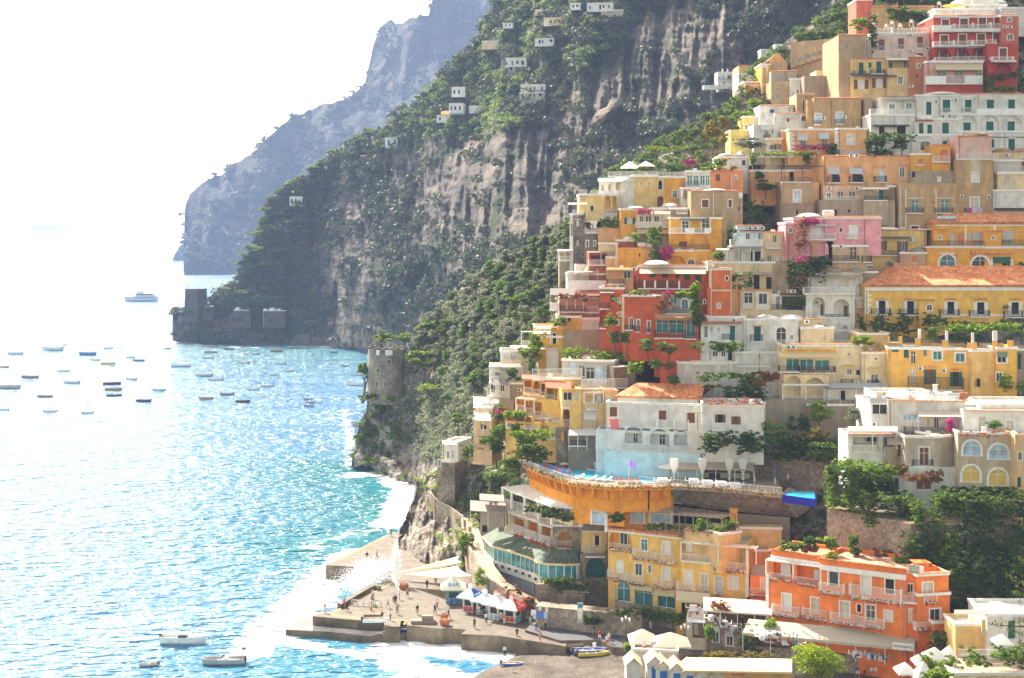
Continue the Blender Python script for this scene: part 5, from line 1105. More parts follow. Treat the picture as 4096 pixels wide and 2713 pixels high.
B.face(740,1560,1270,1700,'white',Y=221.5,d=6,rim=None,wear=.2).W('1080 1395 1265 1540 bm/760 1395 880 1540 g').face(735,950,1030,1230,(.45,.36,.24),Y=225,d=5,rim=None).loggia(860,1005,930,1140,1,False,(.45,.25,.12)).awn(735,950,925,1005,2,(.42,.34,.26),val=0)
B.done()
B=Bld('house','stained cream house with four large arched windows behind blue and yellow curtains','house')
B.face(1575,2260,850,1560,(.66,.54,.38),Y=219.5,a=-6,d=10,rim='w',wear=.85).W('1635 962 1840 1140 lasmx/1945 1005 2165 1185 lasmx/1625 1255 1830 1450 yasmx/1940 1295 2155 1495 yasmx')
B.face(2250,2700,880,1540,(.72,.50,.26),Y=216.5,d=9,rim=None,wear=.4).W('2285 1090 2330 1190 gsa/2275 1385 2320 1510 Ga')
B.face(1640,2800,600,900,'white',Y=224,a=-6,d=9,rim='t',wear=.15).W('1820 670 1905 860 cs/2145 715 2235 880 cs').face(1840,2800,500,600,(.74,.70,.62),Y=230,d=8,rim='w')
B.f=B.faces[1]
B.done()
V(3300,960,2.9585)
B=Bld('house','dark roofed stone house behind trees at the right edge','house')
B.face(2200,2700,1290,1800,'stone',Y=250,d=8,rim='w',wear=.5).W('2280 1345 2320 1530 G').done()
# the town: hotels above the beach
V(2600,1440,2.9585)
B=Bld('villa','white villa with arched loggias and terracotta pantile roof above the swimming pool','villa')
B.face(-515,1345,490,830,(.74,.72,.68),Y=248,a=-13,d=9,rim='w',wear=.12)
B.f['holes'].clear()
B.W('105 600 192 712 b/442 620 530 752 b/800 645 862 748 kB/990 668 1045 765 bB/-475 560 -390 670 b')
for x0,x1,yt,yb in((48,230,532,605),(388,565,552,625),(720,905,572,650)):
 pass
B.Bal('-500 450 705 800 w 1.3/735 905 742 850 w 1.0').band(88,108,700,790,pr=1.4,name='pier').band(288,310,700,790,pr=1.4,name='pier')
B.face(-640,610,820,1160,(.66,.72,.74),Y=246.5,a=-13,d=6,rim=None,wear=.08).loggia(-60+60,822,228,1010,1.6).loggia(280,838,440,1020,1.6).loggia(-300,790,-90,985,1.6).W('108 885 185 1005 gx/-200 870 -140 985 gx',off=1.6).Bal('-330 195 1000 1080 w .3/225 445 1015 1095 w .3').W('325 1120 350 1165 k')
B.face(445,612,830,1190,(.70,.66,.60),Y=242,a=-6,d=6,rim='w',wear=.2).Bal('450 672 750 825 w .3').pergola(440,690,625,1.0,3.2,plain('reed',(.45,.32,.18)),6)
B.face(-540,600,1080,1320,(.50,.66,.72),Y=243.5,a=-13,d=5,rim=None,wear=.1)
B.face(615,1345,520,880,(.74,.72,.68),Y=240.5,a=-6,d=9,rim='wt',wear=.1).W('800 645 862 748 kB/990 668 1045 765 bB').Bal('740 905 745 830 w 1.0')
B.f['holes']=B.f['holes'][-2:]
B.faces[0]['holes']=[h for h in B.faces[0]['holes']]
V(1900,1300,2.9585)
B.face(1690,2650,850,900,'white',Y=249.5,a=-13,d=9.5,rim=None,wear=.3,par=0,ext=1).tileroof(1.7,6.0,.5,3.0,-1.9,.42)
B.done()
V(2600,1440,2.9585)
B=Bld('retaining_wall','long rubble retaining wall behind the pool terrace','wall')
B.face(600,2250,1080,1560,'rubble',Y=243,a=-5,d=4,rim=None,par=0,ext=3)
for x_,y_ in((650,1150),(790,1157),(905,1165),(1058,1170),(1108,1210),(1258,1217),(1416,1232),(1295,1330),(1425,1338)):B.band(x_-7,x_+7,y_-7,y_+7,M_dark,pr=.02,name='drain_hole')
B.band(1465,1490,1230,1420,plain('grey_concrete',(.2,.2,.2)),pr=.2,name='pillar').band(1850,1880,1240,1480,plain('grey_concrete',(.2,.2,.2)),pr=.2,name='pillar')
B.done()
B=Bld('garden_wall','grey garden wall below the white umbrella house','wall');B.face(1360,2400,480,700,'stone',Y=248.3,d=3,rim=None,wear=.6,par=0).done()
V(1800,1700,2.9585)
POOLZ=CAMH-(1925-HZ)*238/F
def at(x,y,z):X,Y_=q(x,y);return G(X,Y_,z)
root=empty('hotel',(0,0,0),0,'curved orange hotel with a swimming pool terrace on top and white pergola below','hotel')
edge=[at(870,480,POOLZ),at(1100,580,POOLZ),at(1450,700,POOLZ),at(1900,745,POOLZ),at(2355,740,POOLZ)]
V(2400,1900,2.9585)
edge+=[at(640,150,POOLZ),at(870,140,POOLZ),at(1400,165,POOLZ),at(2150,240,POOLZ)]
bk=[Vector((p.x+4,p.y+26,POOLZ))for p in edge]
m=MB();poly=edge+bk[::-1];m.prism([(p.x,p.y)for p in poly],POOLZ-.5,POOLZ)
m.build('pool_terrace',plain('terrace_paving',(.24,.19,.15)),root)
def wallrun(name,pts,z0,z1,mat,inset=0.0,parent=None,th=.4):
 m=MB()
 for a,b in zip(pts[:-1],pts[1:]):
  d=(b-a).normalized();n_=Vector((-d.y,d.x,0));a2,b2=a+n_*inset,b+n_*inset;a3,b3=a2+n_*th,b2+n_*th
  m.hexa([(a2.x,a2.y,z0),(b2.x,b2.y,z0),(b3.x,b3.y,z0),(a3.x,a3.y,z0),(a2.x,a2.y,z1),(b2.x,b2.y,z1),(b3.x,b3.y,z1),(a3.x,a3.y,z1)])
 return m.build(name,mat,parent)
M_hor=colm('deeporange',.06)
wallrun('wall',edge[:7],POOLZ-4.2,POOLZ-.5,M_hor,1.2,root,5)
wallrun('ledge',edge[:7],POOLZ-2.5,POOLZ-2.3,M_hor,.95,root,.3)
wallrun('terrace_edge',edge[:7],POOLZ-.45,POOLZ+.12,colm('deeporange',.1),-.1,root,.35);wallrun('terrace_edge',edge[6:],POOLZ-.45,POOLZ+.12,colm('stone',.4),-.1,root,.35)
for a,b in zip(edge[:6],edge[1:7]):
 n=max(1,int((b-a).length/2.2));d=(b-a).normalized();nn_=Vector((-d.y,d.x,0))
 for i in range(n):
  p=a+(b-a)*((i+.5)/n);m=MB();pts=[(1.2,-.5),(.05,-.5)]+[(1.2-1.15*math.cos(t),-3.3+2.6*(1-math.sin(math.pi/2-t))if False else-.5-1.8*(math.sin(t))**1.6)for t in np.linspace(.1,math.pi/2,6)]
  fr=[p+nn_*u+Vector((0,0,w))for u,w in pts];m.poly(fr);m.poly([x+d*.3 for x in fr][::-1])
  for k in range(len(fr)):k2=(k+1)%len(fr);m.quad(fr[k],fr[k]+d*.3,fr[k2]+d*.3,fr[k2])
  m.build('bracket',M_hor,root)
def railing(name,pts,h,mat,parent=None,step=.22,r=.02,lab=None):
 m=MB()
 for a,b in zip(pts[:-1],pts[1:]):
  L_=(b-a).length;n=max(1,int(L_/step));up=Vector((0,0,h))
  m.bar(a+up,b+up,.035);m.bar(a+up*.1,b+up*.1,.025)
  for i in range(n+1):p=a+(b-a)*(i/n);m.bar(p,p+up,r if i%6 else r*1.8,3)
 return m.build(name,mat,parent)
fb=MB();rr=random.Random(4)
for a,b in zip(edge[:-1],edge[1:]):
 for i in range(int((b-a).length*42)):
  c=a.lerp(b,rr.random())+Vector((rr.uniform(-.3,.2),rr.uniform(-.35,.15),rr.uniform(-.25,.45)));fb.mat=(0,0,1,2)[rr.randrange(4)];sz=rr.uniform(.07,.15);d1=Vector((rr.uniform(-1,1),rr.uniform(-1,1),rr.uniform(-1,1))).normalized()*sz;d2=d1.cross(Vector((rr.uniform(-1,1),1,rr.uniform(-1,1)))).normalized()*sz;fb.quad(c-d1,c-d2,c+d1,c+d2)
fb.build('flower_border',[M_leafA,M_redflower,leafmat('cream_flower',(.5,.42,.2),(.8,.72,.5),trans=.3)],root)
up=Vector((0,0,.12));railing('railing',[p+up for p in edge],1.05,M_white,root)
V(1800,1700,2.9585)
wz=POOLZ+.03
fa=[at(*p,wz)for p in((1400,525),(1570,517),(1900,570),(2355,625),(2580,650))];ne=[at(*p,wz)for p in((1440,605),(1560,632),(1900,664),(2355,690),(2580,680))];pp=fa+ne[::-1]
M_pool,n_,l_,b_=newmat('pool_water');b_.inputs['Base Color'].default_value=(.05,.56,.80,1);b_.inputs['Roughness'].default_value=.08
pool=MB();ring=MB()
for i in range(4):pool.quad(ne[i],ne[i+1],fa[i+1],fa[i])
for i in range(len(pp)):ring.bar(pp[i],pp[(i+1)%len(pp)],.2,4)
po=pool.build('pool',M_pool,root);ring.build('pool_edge',M_white,po)
V(2400,1900,2.9585)
bp_=MB();z_=POOLZ-.2;cs=[at(2155,240,z_),at(2270,195,z_),at(2560,200,z_),at(2560,290,z_-.0)]
bp_.prism([(p.x,p.y)for p in cs],z_-1.2,z_);tag(bp_.build('plunge_pool',plain('cobalt_tiles',(.03,.04,.42),.2)),'small cobalt blue plunge pool at the right end of the pool terrace','pool')
w_=MB();cw=[c+(sum(cs,Vector())/4-c)*.12 for c in cs];w_.poly([(p.x,p.y,z_+.02)for p in cw]);w_.build('pool_surface',M_pool,bpy.data.objects['plunge_pool'])
V(2400,1900,2.9585)
B=Bld('x','x');B.root=root;B.O=Vector((0,0,0));B.a=0.0
B.face(120,870,240,620,'deeporange',Y=236.5,a=0,d=6,rim=None,top=False,wear=.06)
B.W('290 415 510 560 lms/600 415 830 560 lms').awn(278,562,318,425,1.2,(.62,.58,.54)).awn(590,850,312,412,1.2,(.62,.58,.54))
V(1800,1700,2.9585)
B.face(1450,2060,880,1150,'deeporange',Y=236.6,a=-21,d=4,rim=None,ext=.1,top=False,wear=.06).W('1680 1030 1830 1180 lms')
B.face(1040,1450,820,1060,'cream',Y=248.5,a=-56,d=4,rim=None,ext=.3,top=False,wear=.06).W('1300 960 1420 1060 gm/1100 900 1190 990 gm')
B.face(640,1235,1040,1240,(.55,.48,.36),Y=258,yr=1195,ext=.6,d=6,rim=None,wear=.3).loggia(760,1080,875,1330,2,False,(.80,.36,.07)).loggia(925,1130,1035,1380,2,False,(.80,.36,.07)).loggia(1085,1190,1190,1430,2,False,(.80,.36,.07)).Bal('720 870 1190 1285 q .6/875 1030 1250 1345 q .6/1035 1195 1310 1410 q .6')
B.Bal('645 885 905 1060 w .8/885 1045 960 1120 w .8/1045 1215 1030 1190 w .8')
B.face(1215,1570,1175,1468,'rubble',Y=244.6,a=-6,ext=.3,d=6,rim='w').loggia(1275,1270,1440,1460,1.6,True,(.66,.36,.10)).Bal('1275 1440 1375 1460 wF .1/1230 1540 1120 1185 w .8/1560 1840 1165 1260 w 1.0')
B.face(1560,1860,1265,1520,'pale',Y=243.2,ext=.5,d=5,rim=None,wear=.1).W('1715 1310 1765 1445 kV').Bal('1560 1835 1425 1520 w 1.0')
B.face(545,740,1120,1230,'grey',Y=264,ext=.5,a=-45,d=5,rim='w').awn(460,735,975,1050,2.2,(.55,.16,.07),val=.1,name='tiled_canopy',trans=0).W('560 1040 650 1150 k')
B.face(360,560,1010,1330,(.50,.44,.36),Y=270,a=-10,d=5,rim=None).W('380 1090 440 1270 k')
B.done()
def slab(pts,z0s,th):pass
per=MB();out=[(625,735),(730,795),(885,850),(1050,910),(1205,968),(1550,995),(1850,1050)];inn=[(900,712),(1040,750),(1200,810),(1400,880),(1540,920),(1800,950),(2040,965)]
ZP=POOLZ-4.7
Po=[at(x,y,ZP)for x,y in out];Pi=[at(x,y,ZP+.9)for x,y in inn]
for i in range(6):
 for k in range(4):
  t0,t1=(k+.12)/4,(k+.86)/4
  A,B1,C1,D=Po[i]+(Po[i+1]-Po[i])*t0,Po[i]+(Po[i+1]-Po[i])*t1,Pi[i]+(Pi[i+1]-Pi[i])*t1,Pi[i]+(Pi[i+1]-Pi[i])*t0
  per.hexa([A,B1,C1,D]+[p+Vector((0,0,.07))for p in(A,B1,C1,D)])
 per.bar(Po[i],Po[i+1],.16);per.bar(Pi[i],Pi[i+1],.14);per.bar(Po[i],Pi[i],.16)
per.bar(Po[6],Pi[6],.16)
o=per.build('pergola',plain('pergola_slats',(.80,.78,.74),.7),root)
for p in Po:
 c=MB();c.lathe(p-Vector((0,0,3.0)),[(.26,0),(.24,2.7),(.36,2.8),(.36,3.0)],8);c.build('column',M_white,root)
V(1750,2100,2.9585)
ZG=CAMH-(2260-HZ)*239/F
gr=empty('restaurant',(0,0,0),0,'long glazed restaurant with a moss green corrugated roof above the harbour','restaurant')
out=[(525,135),(640,245),(800,290),(960,340),(1120,395),(1180,435),(1300,458),(1500,465),(1680,460),(1740,345)]
inn=[(735,20),(860,85),(1000,150),(1150,200),(1290,270),(1345,285),(1420,290),(1520,295),(1640,305),(1730,340)]
EP=[at(x,y,ZG)for x,y in out];IP=[at(x,y,ZG+1.6)for x,y in inn]
M_groof=plain('green_sheet_roof',(.085,.125,.085),.7,var=.3,scale=.8)
m=MB()
for i in range(9):
 n=max(3,int((EP[i+1]-EP[i]).length/.35))
 for k in range(n):
  a0,a1=k/n,(k+1)/n;h0=Vector((0,0,.06 if k%2 else 0));h1=Vector((0,0,0 if k%2 else .06))
  m.quad(EP[i].lerp(EP[i+1],a0)+h0,EP[i].lerp(EP[i+1],a1)+h1,IP[i].lerp(IP[i+1],a1)+h1,IP[i].lerp(IP[i+1],a0)+h0)
m.build('roof',M_groof,gr)
def run(name,pts,z0,z1,mat,ins,th,par=gr,seg=None):return wallrun(name,pts[:seg]if seg else pts,z0,z1,mat,ins,par,th)
run('gutter',EP,ZG-.3,ZG+.05,colm('cream',.2),-.05,.25);run('sill_wall',EP,ZG-4.3,ZG-2.6,colm('white',.1),.35,.3)
run('glazing',EP,ZG-2.6,ZG-.3,plain('sea_glass',(.06,.30,.33),.1,var=.5,scale=.5,spec=.6),.5,.1)
m=MB()
for a,b in zip(EP[:-1],EP[1:]):
 d=(b-a).normalized();nn_=Vector((-d.y,d.x,0));n=max(1,int((b-a).length/1.25))
 for i in range(n+1):p=a.lerp(b,i/n)+nn_*.42;m.bar(p+Vector((0,0,-2.65)),p+Vector((0,0,-.25)),.09)
m.build('window_frame',M_white,gr)
run('lower_wall',EP[:6],ZG-9.0,ZG-4.3,colm('rubble'),.55,.5);run('base_wall',EP[5:],ZG-10,ZG-4.3,colm('rubble'),1.6,3)
m=MB()
for a,b in zip(EP[1:5],EP[2:6]):
 d=(b-a).normalized();nn_=Vector((-d.y,d.x,0));n=max(1,int((b-a).length/1.3))
 for i in range(n):
  p0,p1=a.lerp(b,(i+.08)/n)+nn_*.5,a.lerp(b,(i+.92)/n)+nn_*.5;m.quad((p0.x,p0.y,ZG-6.3),(p1.x,p1.y,ZG-6.3),(p1.x,p1.y,ZG-4.6),(p0.x,p0.y,ZG-4.6))
m.build('lower_window',plain('grey_glass',(.30,.30,.34),.3),gr)
for a,b in zip(EP[1:9],EP[2:10]):
 n=max(1,int((b-a).length/1.6));d=(b-a).normalized();nn_=Vector((-d.y,d.x,0))
 for i in range(n):
  p=a.lerp(b,(i+.5)/n)+nn_*.12;c=MB();c.lathe((p.x,p.y,ZG-3.5),[(.12,0),(.2,.25)],7);c.lathe((p.x,p.y,ZG-3.3),[(.3,0),(.22,.22),(.05,.3)],7)
  c.build('hanging_pot',[plain('dark_plant',(.06,.06,.03))],gr)
B=Bld('x','x');B.root=gr;B.O=Vector((0,0,0));B.a=0.0
B.face(1690,2010,340,690,'rubble',Y=241,d=6,rim=None).loggia(1755,395,1985,620,1.4,True,(.03,.15,.15)).band(1745,1980,370,385,pr=.2)
B.done()
V(2400,1900,2.9585)
B=Bld('hotel','three storey yellow hotel with white window frames and iron balconies hung with red flowers','hotel')
YH=(.82,.52,.14)
B.face(95,960,640,1330,YH,Y=236,yr=738,d=9,rim='w',wear=.08)
B.loggia(105,655,378,880,1.3).W('240 690 330 830 gm',off=1.2)
B.W('485 765 560 900 tsx/745 795 828 935 ws/185 1012 280 1160 w/412 1055 495 1190 gs/570 1070 608 1160 gs/745 1102 828 1240 ws')
B.Bal('118 378 815 885 wf .1/385 600 885 985 wof 1.1/640 865 930 1030 wof 1.1/85 290 1135 1230 wf 1.1/305 500 1180 1275 wf 1.1/640 840 1230 1325 wf 1.1')
B.band(95,960,615,640,M_tile,pr=.35,name='tile_band')
B.face(960,1740,760,1440,YH,Y=227.3,yr=825,d=9,rim=None,wear=.08)
B.loggia(965,800,1310,1030,1.2,False,(.74,.54,.26)).loggia(1345,860,1725,1110,1.6,False,(.74,.52,.24)).W('1020 805 1090 905 w/1225 840 1290 990 lm/1515 870 1610 1030 ws',off=1.1)
B.W('1008 1145 1092 1290 ws/1192 1178 1275 1370 cs/1358 1200 1450 1400 csa/1528 1210 1630 1350 ws')
B.Bal('955 1310 945 1030 w .3/1340 1720 1035 1125 wf .9/905 1110 1275 1375 wf 1.1/1190 1275 1300 1385 wf .3/1355 1450 1315 1405 wf .3').band(1725,1765,1050,1440,pr=.3,name='corner_pilaster').band(1730,1760,885,1050,pr=.3,name='pillar').band(1320,1345,850,1015,pr=.3,name='pillar')
B.pergola(960,1850,800,1.6,2.4,M_white,16)
B.face(550,1010,625,690,(.74,.52,.26),Y=233.5,yr=672,d=6,rim=None,wear=.25,ext=.3).band(550,1010,625,640,plain('brick_coping',(.42,.18,.12)),pr=.3)
B.face(1000,1430,640,740,(.74,.52,.26),Y=227.6,yr=692,d=6,rim=None,wear=.25,ext=.3).band(1000,1430,640,656,plain('brick_coping',(.42,.18,.12)),pr=.3)
B.face(1430,1670,690,800,(.76,.50,.22),Y=223,a=30,d=7,rim='w').face(1650,2150,610,760,(.78,.52,.22),Y=230,a=-6,d=2,rim='w').chim(1580,400,600,.5,1.2,'gold')
B.face(160,1040,1270,1560,YH,Y=234.4,yr=1380,d=7,rim=None,top=False,wear=.08)
B.W('200 1280 358 1490 ta/405 1335 625 1540 ta/678 1385 890 1560 ta').awn(370,615,1300,1335,.8,(.72,.64,.44),val=.3).awn(635,885,1355,1400,.8,(.72,.64,.44),val=.3)
V(2400,2250,3.3865)
B.face(200,1190,520,760,'rubble',Y=233.2,yr=655,d=6,rim=None,top=False)
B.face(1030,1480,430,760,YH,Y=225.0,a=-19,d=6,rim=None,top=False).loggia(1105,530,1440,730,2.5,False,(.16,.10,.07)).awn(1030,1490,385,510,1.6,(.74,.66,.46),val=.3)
B.face(1170,1440,745,1010,(.62,.54,.40),Y=217,a=-10,d=5,rim=None).loggia(1255,820,1425,1020,1,False,(.30,.24,.16)).W('1270 830 1325 970 cm',off=.8).awn(1180,1425,755,805,1.4,(.70,.74,.82),val=.1)
B.face(1440,2360,800,1160,'rubble',Y=216.0,a=-13,d=5,rim=None).W('1525 885 1610 1090 gas/1710 955 1800 1130 gas').awn(1505,1615,865,915,.6,(.76,.77,.80),val=.2).awn(1690,1805,935,985,.6,(.76,.77,.80),val=.2)
B.done()
V(2400,1900,2.9585)
B=Bld('annex','small orange annex with white roof between the yellow and the orange hotels','annex')
B.face(1775,1990,1190,1440,'orange',Y=222,a=-10,d=8,rim=None,wear=.05).W('1905 1228 1970 1370 ws').Bal('1755 1975 1345 1420 wf .4').face(1825,2010,880,1080,(.80,.32,.10),Y=228,d=6,rim='w').W('1852 895 1885 938 gs').awn(1790,2000,1070,1175,2.4,(.66,.58,.46),val=0,trans=0,name='canopy')
B.done()
V(3000,1960,2.0821)
B=Bld('hotel','vivid orange seafront hotel with white framed windows above an awning covered restaurant','hotel')
OH=(.86,.235,.055)
B.face(140,585,575,1330,OH,Y=213.5,yr=632,d=9,rim=None,wear=.06)
B.loggia(195,615,355,720,1.2,False,OH).loggia(390,650,585,760,1.2,False,OH).W('258 620 340 715 w/535 665 580 745 w',off=1.1)
B.W('270 870 340 1010 ws/510 905 590 1030 cs')
B.Bal('165 355 700 745 wf .3/380 590 735 785 wf .3/180 390 965 1045 wof 1.2/430 640 995 1070 wof 1.2').band(135,160,700,1200,pr=.2,name='corner_pilaster').pergola(135,590,585,1.2,2.2,M_white,12,post=.09)
B.face(175,590,500,585,OH,Y=213.6,yr=560,d=8,rim='t',wear=.1,ext=.2,roofc=(.55,.28,.18)).band(175,590,540,575,pr=.25,name='cornice')
B.face(580,1300,575,1290,OH,Y=208,yr=663,d=9,roofc=(.60,.33,.22),rim='t',wear=.06)
B.W('655 685 735 800 dsx/928 720 1005 870 ws/1128 748 1200 860 ks/750 935 828 1065 csm/892 955 925 1015 ks/965 965 1042 1090 gs/1120 1010 1185 1090 ws')
B.Bal('575 770 780 858 wof 1.2/825 1250 810 915 wofk 1.2/665 880 1030 1110 wof 1.2/880 1105 1065 1140 wof 1.2').band(582,1300,620,660,pr=.3,name='cornice')
B.face(1295,1400,690,1290,OH,Y=202.2,a=-15,d=8,rim=None,wear=.06).W('1310 785 1360 860 gs/1292 995 1375 1100 ws').Bal('1275 1395 880 940 wo .9')
B.face(1390,1655,700,1290,OH,Y=201,a=12,d=8,rim='wt',wear=.06).W('1440 770 1520 895 cs/1500 990 1585 1095 gs').Bal('1455 1560 875 935 wf .8/1385 1535 1100 1160 wof .9').face(1400,1665,865,1300,OH,Y=200.6,a=12,d=4,rim='w')
B.f['holes'].clear();B.W('1500 990 1585 1095 gs');B.loggia(1500,1170,1620,1330,1.0)
B.face(1530,1700,1095,1420,OH,Y=199.4,a=10,d=4,rim='w',wear=.1)
B.face(1420,1560,645,720,OH,Y=204,a=6,d=4,rim=None,ext=.4).chim(1420,600,700,1,1.8,OH)
B.f=B.faces[2];B.sign('COVO|DEI|SARACENI',1318,635,1408,688,(.16,.13,.10),(.66,.62,.52),off=-.5)
B.face(-10,1390,1140,1400,(.38,.13,.06),Y=214.5,yr=1245,d=4,rim=None,top=False,wear=.1).W('270 1165 345 1300 k/500 1200 590 1330 k/745 1250 905 1285 k')  # restaurant back wall: orange darkened in the colour for shade under the awning
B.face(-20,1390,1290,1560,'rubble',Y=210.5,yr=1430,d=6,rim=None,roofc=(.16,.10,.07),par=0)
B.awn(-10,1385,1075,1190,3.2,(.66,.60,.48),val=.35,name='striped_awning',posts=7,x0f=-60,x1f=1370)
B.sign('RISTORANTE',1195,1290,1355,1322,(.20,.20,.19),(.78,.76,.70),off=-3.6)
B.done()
B=Bld('canopy','wide cream canopy roof over the restaurant tables beside the lane','canopy')
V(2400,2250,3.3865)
B.face(1480,2350,610,800,(.10,.075,.06),Y=217.5,a=-14,d=2,rim=None,ext=1,top=False).awn(1400,2330,470,650,4.5,(.78,.70,.56),val=.2,posts=5)  # back wall coloured near black for the shade under the canopy
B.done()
V(3000,1960,2.0821)
B=Bld('garden_wall','curved rubble terrace wall with potted plants above the orange hotel','wall')
B.face(640,1340,150,640,'rubble',Y=221.5,yr=285,d=7,rim=None,par=0,ext=3,roofc=(.2,.16,.1)).face(1330,2400,285,640,'rubble',Y=212.5,a=-2,d=8,rim=None,par=0,roofc=(.2,.16,.1)).done()
B=Bld('house','white domed rooftop with cane awning and green louvres at the bottom right corner','house')
B.face(1690,2500,1520,1640,'cream',Y=186,a=0,d=9,rim='w',par=.1,roofc=(.60,.42,.28)).face(1975,2600,1030,1560,'white',Y=192,d=8,rim='w').W('2150 1070 2210 1240 G/1930 1080 1965 1200 y').dome(1960,2200,945,1035,3,3.5)
B.face(1710,1990,1110,1560,(.74,.50,.20),Y=193,d=5,rim='w').awn(1700,1970,1000,1040,1.5,(.42,.38,.33),val=0)
B.f=B.faces[0];B.Bal('1700 2500 1450 1520 w .1/1740 2500 1330 1380 w .0')
B.done()
# harbour: piers, promenade, beach
def pavemat(name,c1,c2,sc=(1,1,1),rot=0.0):
 m,n,l,b=newmat(name)
 geo=n.new('ShaderNodeNewGeometry');mp=n.new('ShaderNodeMapping');mp.inputs['Rotation'].default_value=(0,0,rot);mp.inputs['Scale'].default_value=sc
 br=n.new('ShaderNodeTexBrick');br.inputs['Scale'].default_value=.55;br.inputs['Mortar Size'].default_value=.03;br.inputs['Color1'].default_value=c1+(1,);br.inputs['Color2'].default_value=c2+(1,);br.inputs['Mortar'].default_value=tuple(x*.45 for x in c1)+(1,)
 no=n.new('ShaderNodeTexNoise');no.inputs['Scale'].default_value=.4;no.inputs['Detail'].default_value=7;no.inputs['Roughness'].default_value=.7
 l.new(geo.outputs['Position'],mp.inputs[0]);l.new(mp.outputs[0],br.inputs['Vector']);l.new(geo.outputs['Position'],no.inputs['Vector'])
 mr=n.new('ShaderNodeMapRange');mr.inputs[1].default_value=.3;mr.inputs[2].default_value=.7;mr.inputs[3].default_value=.65;mr.inputs[4].default_value=1.25;l.new(no.outputs[0],mr.inputs[0])
 sc_=n.new('ShaderNodeVectorMath');sc_.operation='SCALE';l.new(br.outputs[0],sc_.inputs[0]);l.new(mr.outputs[0],sc_.inputs['Scale']);l.new(sc_.outputs[0],b.inputs['Base Color'])
 b.inputs['Roughness'].default_value=.75
 bp=n.new('ShaderNodeBump');bp.inputs['Strength'].default_value=.5;bp.inputs['Distance'].default_value=.05;l.new(no.outputs[0],bp.inputs['Height']);l.new(bp.outputs[0],b.inputs['Normal'])
 return m
M_pave=pavemat('stone_paving',(.125,.10,.072),(.175,.145,.105),rot=R(20));M_quay=stone('quay_concrete',(.13,.105,.07),(.23,.18,.12),(.16,.13,.09),.5,.4)
M_wet=plain('wet_concrete',(.11,.11,.11),.18,var=.4,scale=.4,spec=.6);M_lane=pavemat('lane_paving',(.085,.085,.09),(.11,.11,.115),rot=R(10))
M_line=plain('yellow_line',(.70,.42,.08),.8)
ZD=2.6;ZL=1.25
def slab2(name,pts,z0,z1,top,side,lab=None,kind='structure'):
 m=MB();g=[G(*q(x,y),z1)for x,y in pts];n=len(g)
 m.poly([(p.x,p.y,z1)for p in g]);m.mat=1
 for i in range(n):a,b=g[i],g[(i+1)%n];m.quad((a.x,a.y,z0),(b.x,b.y,z0),(b.x,b.y,z1),(a.x,a.y,z1))
 me=m.mesh(name,[top,side]);bm=bmesh.new();bm.from_mesh(me);bmesh.ops.triangulate(bm,faces=[f for f in bm.faces if len(f.verts)>4]);bmesh.ops.recalc_face_normals(bm,faces=bm.faces);bm.to_mesh(me);bm.free()
 o=bpy.data.objects.new(name,me);COL.objects.link(o);return tag(o,lab,kind=kind)
V(1100,2050,2.6133)
slab2('pier',[(395,1085),(945,1135),(1140,1133),(1145,1195),(1305,1195),(1315,1135),(1380,1130),(1375,1178),(1740,1215),(1800,1205),(2000,1225),(1945,1270),(2352,1290),(2700,1345),(3040,1400),(3100,1000),(2600,700),(2100,600),(1700,640),(1250,640),(1130,740),(680,1000)],-2.5,ZD,M_pave,M_quay,'paved main pier of the harbour')
slab2('pier',[(530,552),(880,570),(1240,602),(1330,650),(1800,650),(2000,600),(1700,450),(1290,200),(1165,237)],-2.5,ZD-.008,M_pave,M_quay,'paved inner landing below the rocks')
slab2('pier',[(110,1225),(540,1245),(1000,1292),(1075,1272),(1215,1268),(1500,1243),(1760,1225),(1740,1180),(1000,1080),(440,1040)],-2.5,ZL,M_wet,M_quay,'wet lower landing at the tip of the pier')
slab2('pier',[(650,945),(1010,745),(1105,757),(1110,770),(1030,765),(690,962)],-2.5,ZD+.75,M_pave,M_quay,'raised wave wall on the seaward side of the pier')
V(0,0,1)
slab2('promenade',[(2100,2520),(2240,2562),(2400,2560),(2450,2588),(2530,2594),(2700,2625),(2830,2612),(3090,2630),(3300,2700),(3400,2760),(4300,2850),(4300,2500),(3600,2400),(2600,2330),(2250,2380)],-1,3.0,M_lane,M_quay,'grey stone promenade behind the beach')
V(1100,2050,2.6133)
def line(pts,w=.28,z=ZD+.006,name='yellow_line'):
 m=MB();g=[G(*q(x,y),z)for x,y in pts]
 for a,b in zip(g[:-1],g[1:]):
  d=(b-a).normalized();s_=Vector((-d.y,d.x,0))*w*.5;m.quad(a-s_,b-s_,b+s_,a+s_)
 return tag(m.build(name,M_line),kind='structure')
line([(590,1068),(960,1112),(1372,1128),(1350,1172)]);line([(590,1060),(740,975),(1240,730)]);line([(700,490),(1165,242),(1275,245)])
m=MB()
for i in range(4):
 a,b=G(*q(1145,1135),ZD),G(*q(1310,1137),ZD);y0=a.y-i*.8
 m.box(a.x,y0-.8,-1,b.x,y0,ZD-.35*(i+1))
tag(m.build('harbour_steps',M_quay),'flight of steps down the front of the pier','steps')
ys=np.linspace(2570,2860,60);lx=np.interp(ys,[2570,2600,2630,2713,2860],[2095,2070,2040,1872,1560])
t=np.linspace(0,1,80);PX=lx[:,None]*(1-t)+2950*t;PY=np.repeat(ys[:,None],80,1);Z=-.25+2.9*np.clip(t*1.15,0,1)**.5+0*PX+.05*fbm(PX/8.,PY/8.,0,3)
YB=(CAMH-Z)*F/(PY-HZ);XB=(PX-CX)*YB/F;idx=np.arange(60*80).reshape(60,80)
M_grav=stone('beach_gravel',(.10,.085,.07),(.26,.22,.18),(.12,.10,.085),5.0,.8)
